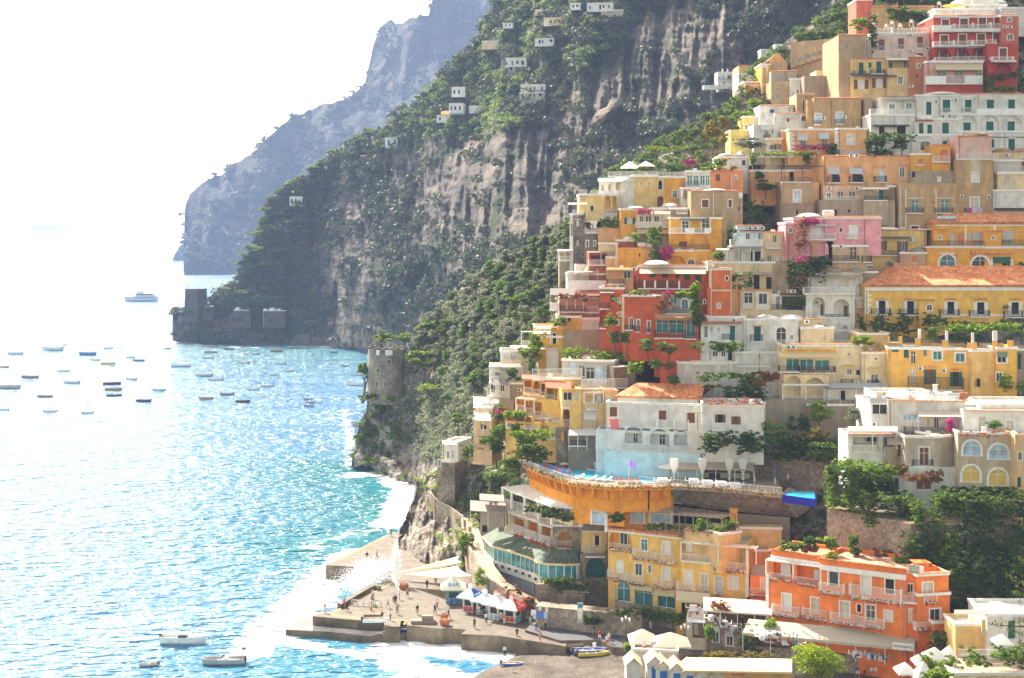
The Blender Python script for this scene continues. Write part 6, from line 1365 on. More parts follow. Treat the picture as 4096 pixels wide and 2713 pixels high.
tag(np_obj('beach',np.stack([XB,YB,Z],-1).reshape(-1,3),np.stack([idx[:-1,:-1],idx[1:,:-1],idx[1:,1:],idx[:-1,1:]],-1).reshape(-1,4),M_grav,smooth=True),'grey pebble beach',kind='structure')
path=[(1745,1975,12.4),(1771,2009,11.6),(1830,2040,11),(1880,2078,10.4),(1882,2120,9.4),(1905,2190,8.4),(1945,2270,7.6),(1990,2330,6.8),(2060,2372,6.0),(2140,2412,5),(2230,2452,4),(2330,2480,3.2)]
g=[G(x,y,z)for x,y,z in path];m=MB();w=MB()
for a,b in zip(g[:-1],g[1:]):
 d=Vector((b.x-a.x,b.y-a.y,0)).normalized();s_=Vector((-d.y,d.x,0));m.quad(a-s_*1.3,b-s_*1.3,b+s_*1.6,a+s_*1.6)
 w.hexa([Vector((a.x,a.y,max(1,a.z-5)))-s_*1.7,Vector((b.x,b.y,max(1,b.z-5)))-s_*1.7,Vector((b.x,b.y,max(1,b.z-5)))-s_*1.3,Vector((a.x,a.y,max(1,a.z-5)))-s_*1.3,a-s_*1.7+Vector((0,0,.75)),b-s_*1.7+Vector((0,0,.75)),b-s_*1.3+Vector((0,0,.75)),a-s_*1.3+Vector((0,0,.75))])
tag(m.build('path',plain('pale_path',(.42,.33,.22))),'narrow pale walkway along the cliff',kind='structure')
tag(w.build('path_wall',colm('rubble')),'low rubble wall on the sea side of the cliff path','wall')
railing('path_railing',[p+Vector((.3,-1.2,.7))for p in g[7:]],.9,M_iron);tag(bpy.data.objects['path_railing'],'dark handrail along the lower end of the cliff path','railing')
V(1750,2100,2.9585)
B=Bld('retaining_wall','rubble wall with notice boards along the back of the promenade','wall')
B.face(1160,1680,960,1200,'rubble',Y=229.5,yr=1010,d=3,rim=None,par=0).face(1680,2420,1010,1230,'rubble',Y=226.6,yr=1075,d=3,rim=None,par=0).face(1180,1740,700,980,'rubble',Y=237.5,a=-10,d=4,rim=None,par=0)
B.f=B.faces[2];B.sign('COVO|DEI|SARACENI',1678,742,1802,805,(.80,.78,.72),(.045,.035,.03),off=-1.2)
B.f=B.faces[0]
for x0,y0,x1,y1,c in((1108,1005,1165,1070,(.72,.72,.74)),(1195,955,1232,1012,(.66,.62,.52)),(1274,962,1314,1028,(.68,.66,.54)),(1135,1060,1165,1110,(.74,.60,.58)),(1168,1018,1255,1100,(.10,.20,.55)),(1258,1030,1304,1108,(.45,.50,.70))):
 B.band(x0,x1,y0,y1,plain('notice_paper',c,.6),off=-.15,pr=.05,name='notice_board')
B.done()
B=Bld('information_stand','tall notice stand with a sea picture on top by the promenade wall','notice stand')
B.face(1655,1722,925,1120,(.55,.54,.52),Y=226,d=.12,rim=None,par=0,ext=.6).band(1657,1720,928,978,plain('sea_picture',(.06,.30,.42),.5)).band(1660,1718,985,1040,M_white).band(1662,1716,1050,1115,M_white,name='notice').done()
# kiosks
V(1750,2100,2.9585)
def kiosk(x,y,w,d,h,yaw,rc,ac_,label,over=.7,rh=1.3,cup=True,wall=(.72,.70,.66)):
 p=G(*q(x,y),ZD);r=empty('kiosk',p,R(yaw),label,'kiosk','ticket kiosks on the pier');m=MB()
 m.box(-w/2,-d/2,0,w/2,d/2,h);m.build('body',plain('kiosk_wall',wall),r)
 m=MB();e=[(-w/2-over,-d/2-over,h),(w/2+over,-d/2-over,h),(w/2+over,d/2+over,h),(-w/2-over,d/2+over,h)];t_=[(-.35,-.35,h+rh),(.35,-.35,h+rh),(.35,.35,h+rh),(-.35,.35,h+rh)]
 for i in range(4):m.mat=1 if i in ac_[1]else 0;j=(i+1)%4;m.quad(e[i],e[j],t_[j],t_[i]);m.quad((e[i][0],e[i][1],h-.22),(e[j][0],e[j][1],h-.22),e[j],e[i])
 m.build('roof',[plain('kiosk_roof',rc,.6),plain('kiosk_roof_accent',ac_[0],.6)],r)
 if cup:
  c=MB();c.box(-.35,-.35,h+rh,.35,.35,h+rh+.45);c.mat=1
  for i in range(4):a=math.pi/2*i+math.pi/4;b=a+math.pi/2;c.poly([(.62*math.cos(a),.62*math.sin(a),h+rh+.45),(.62*math.cos(b),.62*math.sin(b),h+rh+.45),(0,0,h+rh+.8)])
  c.build('cupola',[M_white,plain('kiosk_roof_top',ac_[2]if len(ac_)>2 else rc,.6)],r)
 rr=random.Random(int(x))
 for sx in(0,1,2):
  f=MB()
  if sx==0:f.box(-w*.32,-d/2-.03,1.05,w*.32,-d/2+.01,2.0)
  elif sx==1:f.box(w/2-.01,-d*.32,1.05,w/2+.03,d*.32,2.0)
  else:f.box(-w/2-.03,-d*.32,1.05,-w/2+.01,d*.32,2.0)
  wq=f.build('window',M_glass,r);f=MB()
  pc=[(.10,.22,.42),(.45,.55,.62),(.62,.12,.08),(.14,.35,.42)][rr.randrange(4)]
  if sx==0:f.box(-w*.45,-d/2-.05,.15,w*.45,-d/2+.01,.95)
  elif sx==1:f.box(w/2-.01,-d*.45,.15,w/2+.05,d*.45,.95)
  else:f.box(-w/2-.05,-d*.45,.15,-w/2+.01,d*.45,.95)
  f.build('poster_panel',plain('poster',pc,.5,var=.8,scale=3.0),r)
 return r,h,rh,w,over
def ktext(k,txt,face,z,size,col,tilt=0.0,off=.06):
 r,h,rh,w,over=k;t=lettering(txt,size[0],size[1],col);t.parent=r
 if face==0:t.location=(0,z[0],z[1]);t.rotation_euler=(R(90-tilt),0,0)
 else:t.location=(-z[0],0,z[1]);t.rotation_euler=(R(90-tilt),0,R(90))
 return t
k=kiosk(190,915,2.6,2.2,2.7,4,(.72,.72,.55),((.72,.72,.55),()),'teal bar hut with a pale sloping roof lettered BAR',.9,1.5,True,(.12,.38,.36))
ktext(k,'BAR',0,(-1.35,3.35),(2.0,.8),(.10,.25,.60),48);ktext(k,'SNACK BAR',0,(-2.05,2.52),(1.8,.2),(.8,.8,.8));ktext(k,'BAR',0,(-1.16,1.9),(.9,.4),(.04,.15,.16))
k=kiosk(395,1015,2.0,2.0,2.5,-30,(.76,.75,.72),((.03,.13,.50),(1,)),'white kiosk with one bright blue roof panel behind the others',.8,1.3)
t=lettering('ART POLE',1.9,.34,(.82,.82,.82));t.parent=k[0];t.location=(1.30,0,3.0);t.rotation_euler=(R(90-57),0,R(90));t=lettering('CAPRI',1.0,.3,(.12,.15,.45));t.parent=k[0];t.location=(-.2,-1.1,.28);t.rotation_euler=(R(90),0,0)
kiosk(560,1050,2.2,2.0,2.3,-28,(.74,.75,.76),((.40,.62,.74),(0,)),'low white kiosk with a pale blue striped front awning',.8,1.1)
kiosk(700,1105,2.0,2.0,2.6,-30,(.74,.70,.72),((.62,.58,.64),(1,),(.60,.10,.06)),'kiosk with pinkish white roof and red banded cupola',.9,1.3)
k=kiosk(885,1140,2.2,2.0,2.4,-30,(.78,.72,.68),((.62,.05,.03),(1,),(.62,.05,.03)),'white kiosk with a red roof side lettered for boat excursions',.9,1.3)
for i,(tx,ws)in enumerate((('RENT A',1.2),('BOAT',.9),('EXCURSIONS',1.9))):t=lettering(tx,ws,.3,(.82,.80,.78));t.parent=k[0];t.location=(1.03+.28*i+.04,0,3.32-.32*i);t.rotation_euler=(R(90-48),0,R(90))
V(1100,2050,2.6133)
def sail(pts,mat,name,lab):
 c=sum(pts,Vector())/len(pts)-Vector((0,0,.5));v=[c];n=len(pts);rings=8;verts=[];faces=[]
 edge=[]
 for i in range(n):
  a,b=pts[i],pts[(i+1)%n]
  for k in range(8):t=k/8;p=a.lerp(b,t);edge.append(p.lerp(c,.10*math.sin(math.pi*t)))
 E=len(edge)
 for r_ in range(rings+1):
  for p in edge:verts.append(tuple(p.lerp(c,r_/rings)+Vector((0,0,-.25*math.sin(math.pi*r_/rings)))))
 for r_ in range(rings):
  for k in range(E):faces.append((r_*E+k,r_*E+(k+1)%E,(r_+1)*E+(k+1)%E,(r_+1)*E+k))
 o=np_obj(name,verts,faces,mat,smooth=True);md=o.modifiers.new('solid','SOLIDIFY');md.thickness=.03;return tag(o,lab,'shade sail')
M_sail=cloth('sail_cloth',(.82,.76,.62),.4)
def pa(x,y,Y):return P(*q(x,y),Y)
sail([pa(1240,638,262),pa(1950,518,258),pa(1922,455,262)],M_sail,'shade_sail','cream triangular shade sail, the upper of the two tied to the rocks')
sail([pa(1345,645,258),pa(1905,560,257),pa(2065,662,248),pa(1700,682,250)],M_sail,'shade_sail','wide cream shade sail behind the bar hut, the lower of the two')
m=MB();a=G(*q(1295,815),ZD);m.bar(a,pa(1212,645,259),.09,6);m.bar(G(*q(1318,800),ZD),pa(1235,655,259),.07,6);tag(m.build('sail_mast',M_steel),'pair of leaning steel masts holding the sail at the pier edge','mast')
def spray(name,pts,n,lab):
 v=[];f=[]
 rr=np.random.default_rng(5)
 for(x,y,Y,sx,sz,k)in pts:
  c=pa(x,y,Y)
  for i in range(int(n*k)):
   o=np.array([rr.normal()*sx,rr.normal()*sx*.7,rr.normal()*sz]);p=np.array(c)+o;s_=rr.uniform(.02,.09)
   d1=rr.normal(size=3);d1/=np.linalg.norm(d1);d2=rr.normal(size=3);d2-=d1*d2.dot(d1);d2/=np.linalg.norm(d2);b=len(v)
   v+=[p+d1*s_,p+d2*s_,p-d1*s_,p-d2*s_];f.append((b,b+1,b+2,b+3))
 return tag(np_obj(name,v,f,cloth('sea_spray',(.85,.87,.88),.6)),lab,kind='stuff')
spray('sea_spray',[(1265,560,259,.45,1.7,.8),(1270,480,259,.28,1.3,.3),(960,590,266,.9,.9,1),(1030,640,263,1.6,1.1,1.5),(900,660,264,1.5,.9,1),(1130,610,261,.9,1.0,1),(850,740,256,2.0,.8,1)],3800,'white spray of a wave breaking over the pier')
# foliage
def quads(c,s,rng,flat=0.0):
 """one leaf card per centre"""
 n=len(c);d1=rng.normal(size=(n,3));d1[:,2]*=(1-flat);d1/=np.linalg.norm(d1,axis=1)[:,None]
 d2=rng.normal(size=(n,3));d2[:,2]*=(1-flat);d2-=d1*(d1*d2).sum(1)[:,None];d2/=np.linalg.norm(d2,axis=1)[:,None]
 s=(s*rng.uniform(.6,1.4,n))[:,None];v=np.stack([c+d1*s,c+d2*s*.6,c-d1*s,c-d2*s*.6],1).reshape(-1,3)
 return v,np.arange(4*n).reshape(n,4)
def clumps(cent,rad,m,leaf,rng,squash=.8,up=.25,flat=0.0):
 """leaf cards over the outside of many small clumps"""
 n=len(cent);d=rng.normal(size=(n,m,3));d/=np.linalg.norm(d,axis=2)[:,:,None];d[:,:,2]=np.abs(d[:,:,2]+up*.5)-up*.5
 r=rad[:,None,None]*rng.uniform(.6,1.0,(n,m,1));c=cent[:,None,:]+d*r*np.array([1,1,squash])
 return quads(c.reshape(-1,3),leaf,rng,flat)
L_pine=leafmat('pine_needles',(.06,.11,.016),(.28,.36,.04),(.46,.52,.06),.6,.5)
L_olive=leafmat('olive_leaves',(.11,.13,.075),(.30,.33,.20),(.46,.48,.31),.45,.5)
L_dark=leafmat('dark_leaves',(.045,.09,.02),(.16,.25,.05),(.30,.40,.07),.5,.4)
L_ger=leafmat('geranium_flowers',(.20,.16,.03),(.75,.12,.06),(.8,.3,.12),.3,1.5)
L_brush=leafmat('mountain_brush',(.045,.058,.032),(.115,.14,.07),(.21,.23,.11),.2,.06)
L_terr=leafmat('terrace_trees',(.07,.12,.03),(.23,.31,.08),(.36,.42,.13),.5,.06)
L_vine=leafmat('vine_leaves',(.09,.18,.016),(.34,.48,.05),(.60,.64,.08),.55,.8)
L_auto=leafmat('autumn_leaves',(.16,.14,.02),(.38,.30,.05),(.5,.25,.06),.5,.8)
L_red=leafmat('red_vine_leaves',(.16,.13,.03),(.50,.16,.06),(.30,.34,.05),.45,.9)
L_mag=leafmat('bougainvillea_flowers',(.35,.03,.14),(.70,.10,.35),(.25,.20,.05),.4,.9)
L_bright=leafmat('bright_needles',(.14,.22,.01),(.42,.54,.03),(.60,.68,.06),.6,.7)
BARK=plain('bark',(.11,.08,.055),.9)
_cr={}
def crown(kind,i):
 key=(kind,i)
 if key in _cr:return _cr[key]
 rng=np.random.default_rng(hash(key)%1000 if False else(sum(map(ord,kind))*7+i));mat=dict(pine=L_pine,olive=L_olive,dark=L_dark,vine=L_vine,auto=L_auto,bright=L_bright,terr=L_terr,mid=M_leafA)[kind]
 K=dict(pine=13,bright=26).get(kind,18);m=dict(pine=150,bright=230).get(kind,120)
 c=rng.normal(size=(K,3));c/=np.linalg.norm(c,axis=1)[:,None];c*=rng.uniform(.25,.74,(K,1));
 if kind=='pine':c[:,2]*=.62;rad=rng.uniform(.22,.42,K);sq=.5
 else:rad=rng.uniform(.26,.42,K);sq=.85
 v,f=clumps(c,rad,m,.075 if kind!='bright' else .036,rng,sq,0)
 me=np_mesh('crown',v,f,mat);_cr[key]=me;return me
_n=[0]
def tree(name,label,x,yb,yt,w,Y,kind='olive',group=None,trunk=.35,dz=0,wy=None):
 """a tree whose foot and top are seen at these places"""
 _n[0]+=1;X,B=q(x,yb);_,T=q(x,yt);wp=w/View.k*Y/F;H=(B-T)*Y/F
 if H<.3:H=.3
 base=P(X,B,Y);r=empty(name,base,0,label,'tree' if 'bush' not in name and 'shrub' not in name else 'bush',group)
 o=bpy.data.objects.new('crown',crown(kind,_n[0]%4));COL.objects.link(o);o.parent=r
 ch=H*(1-trunk);sx=wp/2/.95
 o.location=(0,0,H-ch/2);o.scale=(sx,wy or sx,ch/2/.92 if kind!='pine' else ch/2/.75);o.rotation_euler=(0,0,_n[0]*1.7)
 rr=random.Random(_n[0]);m=MB();tr=max(.05,H*.03);top=Vector((rr.uniform(-.1,.1)*H,rr.uniform(-.1,.1)*H,H*(trunk+.15)))
 m.bar((0,0,-1.0),top,tr*1.3,6,tr*.7)
 for i in range(4):a=i*1.6+rr.random();m.bar(top*rr.uniform(.7,1),top+Vector((math.cos(a)*sx*.55,math.sin(a)*sx*.55,ch*rr.uniform(.15,.4))),tr*.55,5,tr*.2)
 m.build('trunk',BARK,r);return r
def inpoly(x,y,poly):
 r=np.zeros(x.shape,bool);n=len(poly)
 for i in range(n):
  (x1,y1),(x2,y2)=poly[i],poly[(i+1)%n]
  c=((y1>y)!=(y2>y))&(x<(x2-x1)*(y-y1)/(y2-y1+1e-9)+x1);r^=c
 return r
def sample(gr,n,rng,fn):
 PX,PY,VV=gr;out=[]
 j=rng.integers(1,PX.shape[0]-1,n*12);i=rng.integers(1,PX.shape[1]-1,n*12)
 px,py,v=PX[j,i],PY[j,i],VV[j,i]
 keep=rng.random(len(px))<fn(px,py)*np.clip(v[:,1]/v[:,1].max(),.3,1)
 return px[keep][:n],py[keep][:n],v[keep][:n]
def scatter(name,gr,n,fn,rad,m,leaf,mat,label,seed=1,squash=.75):
 rng=np.random.default_rng(seed);px,py,v=sample(gr,n,rng,fn)
 r=rng.uniform(rad[0],rad[1],len(v));c=v+np.array([0,-.35,.35])*r[:,None];c=c+rng.normal(size=c.shape)*r[:,None]*.3
 vv,f=clumps(c,r,m,leaf,rng,squash)
 return tag(np_obj(name,vv,f,mat),label,kind='stuff')
def pz(polys,v_in,v_out=0.0,sc=60.,th=-.05):
 def fn(x,y):
  m=np.zeros(x.shape,bool)
  for p in polys:m|=inpoly(x,y,p)
  return np.where(m,v_in,v_out)*(fbm(x/sc,y/sc,1,3)>th)
 return fn
bare=[[(1640,560),(1760,490),(1990,470),(2120,560),(2300,640),(2290,760),(2180,780),(2060,700),(1980,760),(1900,840),(1700,800),(1660,700)],[(1700,790),(1900,840),(2040,730),(2290,790),(2240,960),(2120,1000),(2060,960),(1880,1000),(1720,960)],[(1300,780),(1430,760),(1450,900),(1330,900)],[(1240,960),(1500,960),(1560,1080),(1500,1250),(1260,1240)],[(2320,250),(2500,120),(2600,20),(2900,60),(2960,300),(2760,420),(2560,440),(2380,420)],[(2770,420),(2960,380),(2990,600),(2780,600)],[(690,1230),(1200,1250),(1700,1260),(1700,1400),(690,1400)],[(1520,620),(1600,560),(1660,640),(1620,780),(1520,740)],[(2360,420),(2480,390),(2490,440),(2400,520),(2370,500)]]
def HYs(x,y):return float(HD(x,y))-4
def brush(x,y):
 b=np.zeros(x.shape,bool)
 for p in bare:b|=inpoly(x,y,p)
 w=fbm(x/55.,y/38.,2,4);return np.where(b,(w>.2)*.4,(w>-.24)*1.0)
scatter('brush',MIDGRID,5200,brush,(2.0,5.5),70,.85,L_brush,'dark green brush covering the mountainside',3)
terr=[[(1840,220),(1990,10),(2560,-20),(2480,180),(2330,300),(2240,420),(2120,500),(1960,560),(1700,560),(1560,600),(1440,640),(1560,500),(1720,360)]]
scatter('terrace_brush',MIDGRID,2600,pz(terr,1.0,0,40,-.2),(1.6,3.8),80,.6,L_terr,'olive trees and scrub on the mountain terraces',4)
scatter('far_brush',(lambda a:a)(FARGRID),1800,lambda x,y:(fbm(x/60.,y/60.,5,4)>0)*1.0,(4,9),34,2.4,L_brush,'scrub on the far mountain',5)
V(0,0,1)
rng=np.random.default_rng(11)
PL='stone pine on the %s of the wooded cape'
k=0
for t in np.linspace(0,1,60):
 if k>1000:break
 x=950+560*t+rng.uniform(-20,20);yr_=np.interp(x,[950,1010,1060,1110,1200,1330,1460,1550],[1150,1010,900,800,745,640,570,515])
 for dy in(rng.uniform(-8,20),rng.uniform(40,130),rng.uniform(130,280)):
  if dy>60 and(x>1330 or rng.random()<.25):continue
  y=yr_+dy
  if y>1230:continue
  h=rng.uniform(45,80)*(1-.25*t);tree('pine_tree',PL%('skyline ridge' if dy<25 else 'upper slope' if dy<130 else 'lower slope'),x,y+12,y+12-h,h*rng.uniform(.85,1.35),midY(x,min(y+14,1250))-3,'pine','pines on the wooded cape',.42)
tree('pine_tree','lone umbrella pine leaning over the rocks behind the square tower',890,1188,1145,70,842,'pine',None,.5)
tree('pine_tree','small pine beside the white domed building under the cliff',990,1230,1195,58,836,'pine',None,.4)
HY_=lambda x,y:float(HD(x,y))
OL=[[(1650,1400),(1700,1310),(1820,1200),(1960,1090),(2160,980),(2290,900),(2330,900),(2280,1000),(2240,1150),(2180,1200),(2120,1280),(2040,1380),(2000,1480),(1960,1540),(1860,1560),(1760,1500),(1690,1440)]]
pts=[];rng=np.random.default_rng(21);tries=0
while len(pts)<105 and tries<9000:
 tries+=1;x,y=rng.uniform(1640,2330),rng.uniform(880,1570)
 if inpoly(np.array([x]),np.array([y]),OL[0])[0]and all(math.hypot(x-a,(y-b)*1.2)>33 for a,b in pts):pts.append((x,y))
pts.sort(key=lambda p:p[1])
for i,(x,y)in enumerate(pts):
 h=rng.uniform(62,92);kd=('olive','olive','dark','olive','mid')[i%5]if x<2100 else('olive','dark','olive','dark')[i%4]
 tree('olive_tree',('%s tree %s of the olive grove right of the round tower'%(dict(olive='grey green rounded',dark='dark rounded',mid='fresh green rounded')[kd],'at the top' if y<1120 else 'in the middle' if y<1320 else 'at the foot')),x,y+24,y+24-h,h*1.05,HY_(x,y+24)-1.5,kd,'trees of the olive slope',.15)
scatter('undergrowth',HEADGRID,2600,pz([OL[0],[(1750,1500),(2060,1380),(2100,1700),(1990,1830),(1700,1850),(1660,1760),(1640,1600)]],1.0,0,40,-.4),(.8,1.9),60,.28,L_olive,'dark undergrowth of the olive slope and ravine',6)
scatter('cliff_plants',HEADGRID,350,pz([[(1400,1550),(1640,1560),(1640,1930),(1500,1880),(1400,1850)]],.8,0,25,.08),(.5,1.2),50,.22,M_leafA,'tufts growing on the headland rock',7)
for x,yb,yt,w,Y,kd,lb in((1530,1420,1312,112,402,'pine','tall pine rising behind the round tower'),(1450,1600,1428,66,399,'pine','small pine overhanging the sea left of the round tower'),(1690,1530,1385,160,392,'pine','big spreading pine right of the round tower'),(1740,1620,1520,175,385,'pine','wide flat pine below the round tower on the path'),(1470,1640,1560,90,392,'pine','pine clinging to the cliff under the round tower, left one'),(1550,1640,1575,80,390,'pine','pine clinging to the cliff under the round tower, right one'),(1425,1720,1685,70,398,'pine','low pine on the headland edge near the water'),(1655,1480,1400,90,400,'pine','pine close against the right side of the round tower'),(1620,1395,1330,80,415,'mid','round green tree behind the tower on the slope'),(1680,1345,1300,60,420,'auto','reddish brown tree at the foot of the grove'),(1830,1730,1640,90,330,'pine','pine beside the ravine path below the white awnings'),(1900,1700,1610,70,322,'dark','dark cypress like tree in the ravine'),(1790,1620,1570,60,350,'mid','small tree above the ravine path')):
 tree('pine_tree' if kd=='pine' else 'tree',lb,x,yb,yt,w,Y if x<1550 else min(Y,HYs(x,min(yb,1600))),kd,None,.25)
ivyc=[[(1800,1870),(1880,1800),(1960,1830),(2040,1800),(2090,1900),(2080,2040),(1960,2110),(1850,2110),(1790,2000)]]
scatter('ivy',TOWNGRID,2400,pz(ivyc,1.0,0,30,-.25),(.5,1.1),60,.17,M_leafA,'ivy hanging over the cliff below the garden',8,.6)
scatter('cliff_scrub',TOWNGRID,1500,pz([[(1660,1900),(1780,1880),(1870,2060),(1900,2250),(1960,2420),(1880,2380),(1740,2200),(1720,2020)]],.9,0,28,.02),(.4,1.0),50,.16,L_vine,'yellow green scrub on the rocks beside the path',9)
scatter('garden_scrub',TOWNGRID,6500,lambda x,y:(y<2460)*((x>2020)*(fbm(x/40.,y/40.,9,3)>-.25)*1.0),(.6,1.4),60,.22,L_dark,'dark greenery filling the gaps between the houses',10)
def vine(x0,y0,x1,y1,label,mat=None,Y=None,dep=1.5,n=None,leaf=.15,name='vine',sag=0.0,yr=None,cat='climbing plant',K=None):
 (X0,T),(X1,B)=q(x0,y0),q(x1,y1);Y=Y or tdy((X0+X1)/2,B)-1.5;a,b=P(X0,T,Y),P(X1,B,Y);W_=b.x-a.x;H_=a.z-b.z
 rng=np.random.default_rng(int(x0*3+y0));K=int((K or max(4,W_*max(H_,.8)*1.3))*2.3);dd=0
 if yr is not None:dd=((q(x1,yr)[1]-T)*Y/F)
 u=rng.random(K);c=np.stack([a.x+W_*u,Y-dep*rng.random(K),b.z+H_*rng.random(K)-dd*u-sag*np.sin(math.pi*u)],1);keep=(fbm(c[:,0]/2.2,c[:,2]/2.0,4,3)>-.16)|(K<60);c=c[keep];K=len(c);c[:,2]+=rng.normal(size=K)*min(.9,H_*.09);c[:,0]+=rng.normal(size=K)*min(.8,W_*.05);r=rng.uniform(.22,.5,K)*min(1.3,max(.6,H_))*.72
 m=n or 34;v,f=clumps(c,r,m,leaf,rng,.7);o_=np.array([(a.x+b.x)/2,Y,b.z]);v=v-o_
 o=np_obj(name,v,f,mat or L_vine);o.location=tuple(o_);return tag(o,label,cat)
FS=(.085,.072,.06)
# towers and far houses
V(1350,1250,1.5675)
Yt=394;c=P(*q(296,480),Yt);z0=P(*q(296,490),Yt).z;z1=P(*q(296,258),Yt).z;r0=120/1.5675*Yt/F
rt=empty('watchtower',(c.x,c.y+r0,z0),0,'round grey stone watchtower on the near headland above the sea','tower')
m=MB();H=z1-z0;m.lathe((0,0,-4),[(r0*1.04,0),(r0*1.0,4.5),(r0*.97,H+4),(r0*.97,H+4.9),(r0*.86,H+4.9),(r0*.86,H+3.9),(0,H+3.9)],36);m.build('wall',colm('rubble'),rt,smooth=False)
m=MB()
for k in range(14):
 if k%5==3:continue
 a=k*math.tau/14;m.hexa([Vector((math.cos(b)*r,math.sin(b)*r,z))for z in(H+.9,H+1.5)for r,b in((r0*.86,a),(r0*.97,a),(r0*.97,a+.26),(r0*.86,a+.26))])
m.build('parapet',colm('rubble'),rt)
for(x,y,w,h)in((254,365,16,24),(322,310,30,22),(246,452,12,34),(300,450,14,20),(355,442,8,10)):
 dx=(x-296)/1.5675*Yt/F;zz=P(*q(x,y),Yt).z-z0;yy=-math.sqrt(max(.1,r0*r0-dx*dx));a=math.atan2(dx,-yy);ww=w/1.5675*Yt/F;hh=h/1.5675*Yt/F
 o=MB();o.box(-ww/2-.12,-.08,-hh/2-.1,ww/2+.12,.1,hh/2+.15);wq=o.build('window',colm('cream'),rt);wq.location=(dx*1.0,yy*1.0,zz);wq.rotation_euler=(0,0,a)
 o=MB();o.box(-ww/2,-.12,-hh/2,ww/2,-.05,hh/2);o.build('pane',M_glass if w<25 else fillm('G'),wq)
for x0,x1 in((240,262),(300,345)):
 o=MB();zz=H+.95;a0=math.asin((x0-296)/1.5675*Yt/F/r0*.98);a1=math.asin((x1-296)/1.5675*Yt/F/r0*.98)
 for k in range(3):b0,b1=a0+(a1-a0)*k/3,a0+(a1-a0)*(k+1)/3;o.quad(*[(math.sin(b)*r0*.99,-math.cos(b)*r0*.99,z)for b,z in((b0,zz-1.5),(b1,zz-1.5),(b1,zz),(b0,zz))])
 o.build('white_banner',M_white,rt)
V(600,1050,2.6311)
Yf=836;s_=Yf/F/2.6311;c=P(*q(425,560),Yf)
tw=empty('watchtower',c,R(-28),'square tapering stone watchtower at the tip of the far cape','tower');m=MB();H=280*s_;w0,w1=235*s_/2*.76,205*s_/2*.76
m.hexa([(-w0,0,-4),(w0,0,-4),(w0,2*w0,-4),(-w0,2*w0,-4),(-w1,w0-w1,H),(w1,w0-w1,H),(w1,w0+w1,H),(-w1,w0+w1,H)]);m.build('wall',colm(FS,.6),tw)
for x,y in((-.5,.65),(.4,.65),(.4,.42),(-.5,.42),(.4,.08),(.0,.95)):
 if y>.9:continue
 o=MB();yy=(w0-w1)*y;o.box(x*w0-.4,yy-.12,H*y-.7,x*w0+.4,yy+.1,H*y+.7);o.build('window',M_dark,tw)
V(600,1050,2.6311)
B=Bld('ruin','low stone wall with an arch joined to the square tower on the cape','ruin')
B.face(560,660,462,560,FS,Y=837,d=3,rim=None,wear=.5,par=0,ext=3).loggia(592,482,640,548,3.2).done()
B=Bld('house','low stone terrace house with two dark arches on the cape behind the tower','house')
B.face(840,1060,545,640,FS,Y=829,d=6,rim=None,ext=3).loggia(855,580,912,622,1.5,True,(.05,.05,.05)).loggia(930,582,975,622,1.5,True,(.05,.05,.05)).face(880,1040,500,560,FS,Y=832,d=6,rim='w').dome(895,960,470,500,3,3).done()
B=Bld('house','stone house with three small white domes under the cape cliff','house')
B.face(1190,1420,505,640,FS,Y=826,d=7,rim='w',ext=3).loggia(1248,590,1328,638,1.5,True,(.06,.06,.06)).W('1275 532 1300 562 b/1350 535 1365 560 b/1205 540 1222 565 k').dome(1192,1242,482,505,3,2.5).dome(1250,1330,476,505,3,3).dome(1336,1384,484,505,3,2.5).done()
B=Bld('house','old pinkish boathouse with a wide arch at the foot of the far cliff','house')
B.face(1865,2045,580,680,(.16,.11,.09),Y=818,d=6,rim=None,ext=6).face(1850,2280,665,800,FS,Y=816,d=6,rim=None,ext=2).loggia(1870,688,2010,740,2.5,True,(.05,.09,.08)).W('1880 625 1895 655 o/1908 625 1925 655 o/1940 625 1958 655 o').done()
V(1850,0,2.24)
def fh(x0,x1,yt,yb,label,Y,col='white',wins='',d=8,a=-8,rim='wt',extra=None):
 B=Bld('villa',label,'villa');B.face(x0,x1,yt,yb,col,Y=Y,a=a,d=d,rim=rim,ext=1,wear=.15)
 if wins:B.W(wins)
 if extra:extra(B)
 B.done()
Ym=lambda x,y:midY(*q(x,y))-11
fh(522,742,758,832,'two storey white villa with five dark doors standing on a cliff ledge',Ym(630,860),wins='530 785 545 825 k/570 785 582 812 k/603 785 618 825 k/640 778 652 808 k/706 780 720 815 k',extra=lambda B:(B.Bal('620 742 805 830 i 1.0'),B.face(510,735,832,882,(.5,.46,.42),Y=Ym(630,870)-1,a=-8,d=6,rim='w',ext=4),B.W('530 845 545 880 k/600 842 615 862 k/635 842 650 868 k/683 835 712 860 k')))
fh(385,575,520,592,'white villa over a stone lower storey with garden terraces',Ym(480,620),wins='388 552 400 585 k/440 548 452 585 k/482 545 502 572 k/528 545 550 582 k',extra=lambda B:(B.face(405,575,592,640,'stone',Y=Ym(480,620)-1,a=-8,d=6,rim='w',ext=6),B.W('425 603 445 632 k/480 603 500 632 k/535 600 550 630 k')))
fh(648,820,345,400,'long low white villa with a red edged roof on the middle terrace',Ym(730,420),wins='680 362 700 390 k/712 362 725 390 k/780 355 805 378 k')
fh(1115,1350,28,90,'large white villa near the top edge with white framed windows',Ym(1230,110),wins='1225 45 1242 85 k/1258 45 1272 72 k/1305 45 1318 70 k/1130 55 1150 85 g',extra=lambda B:(B.face(1240,1440,90,122,(.5,.45,.4),Y=Ym(1230,120),a=-8,d=5,rim='w'),B.W('1290 95 1340 120 g')))
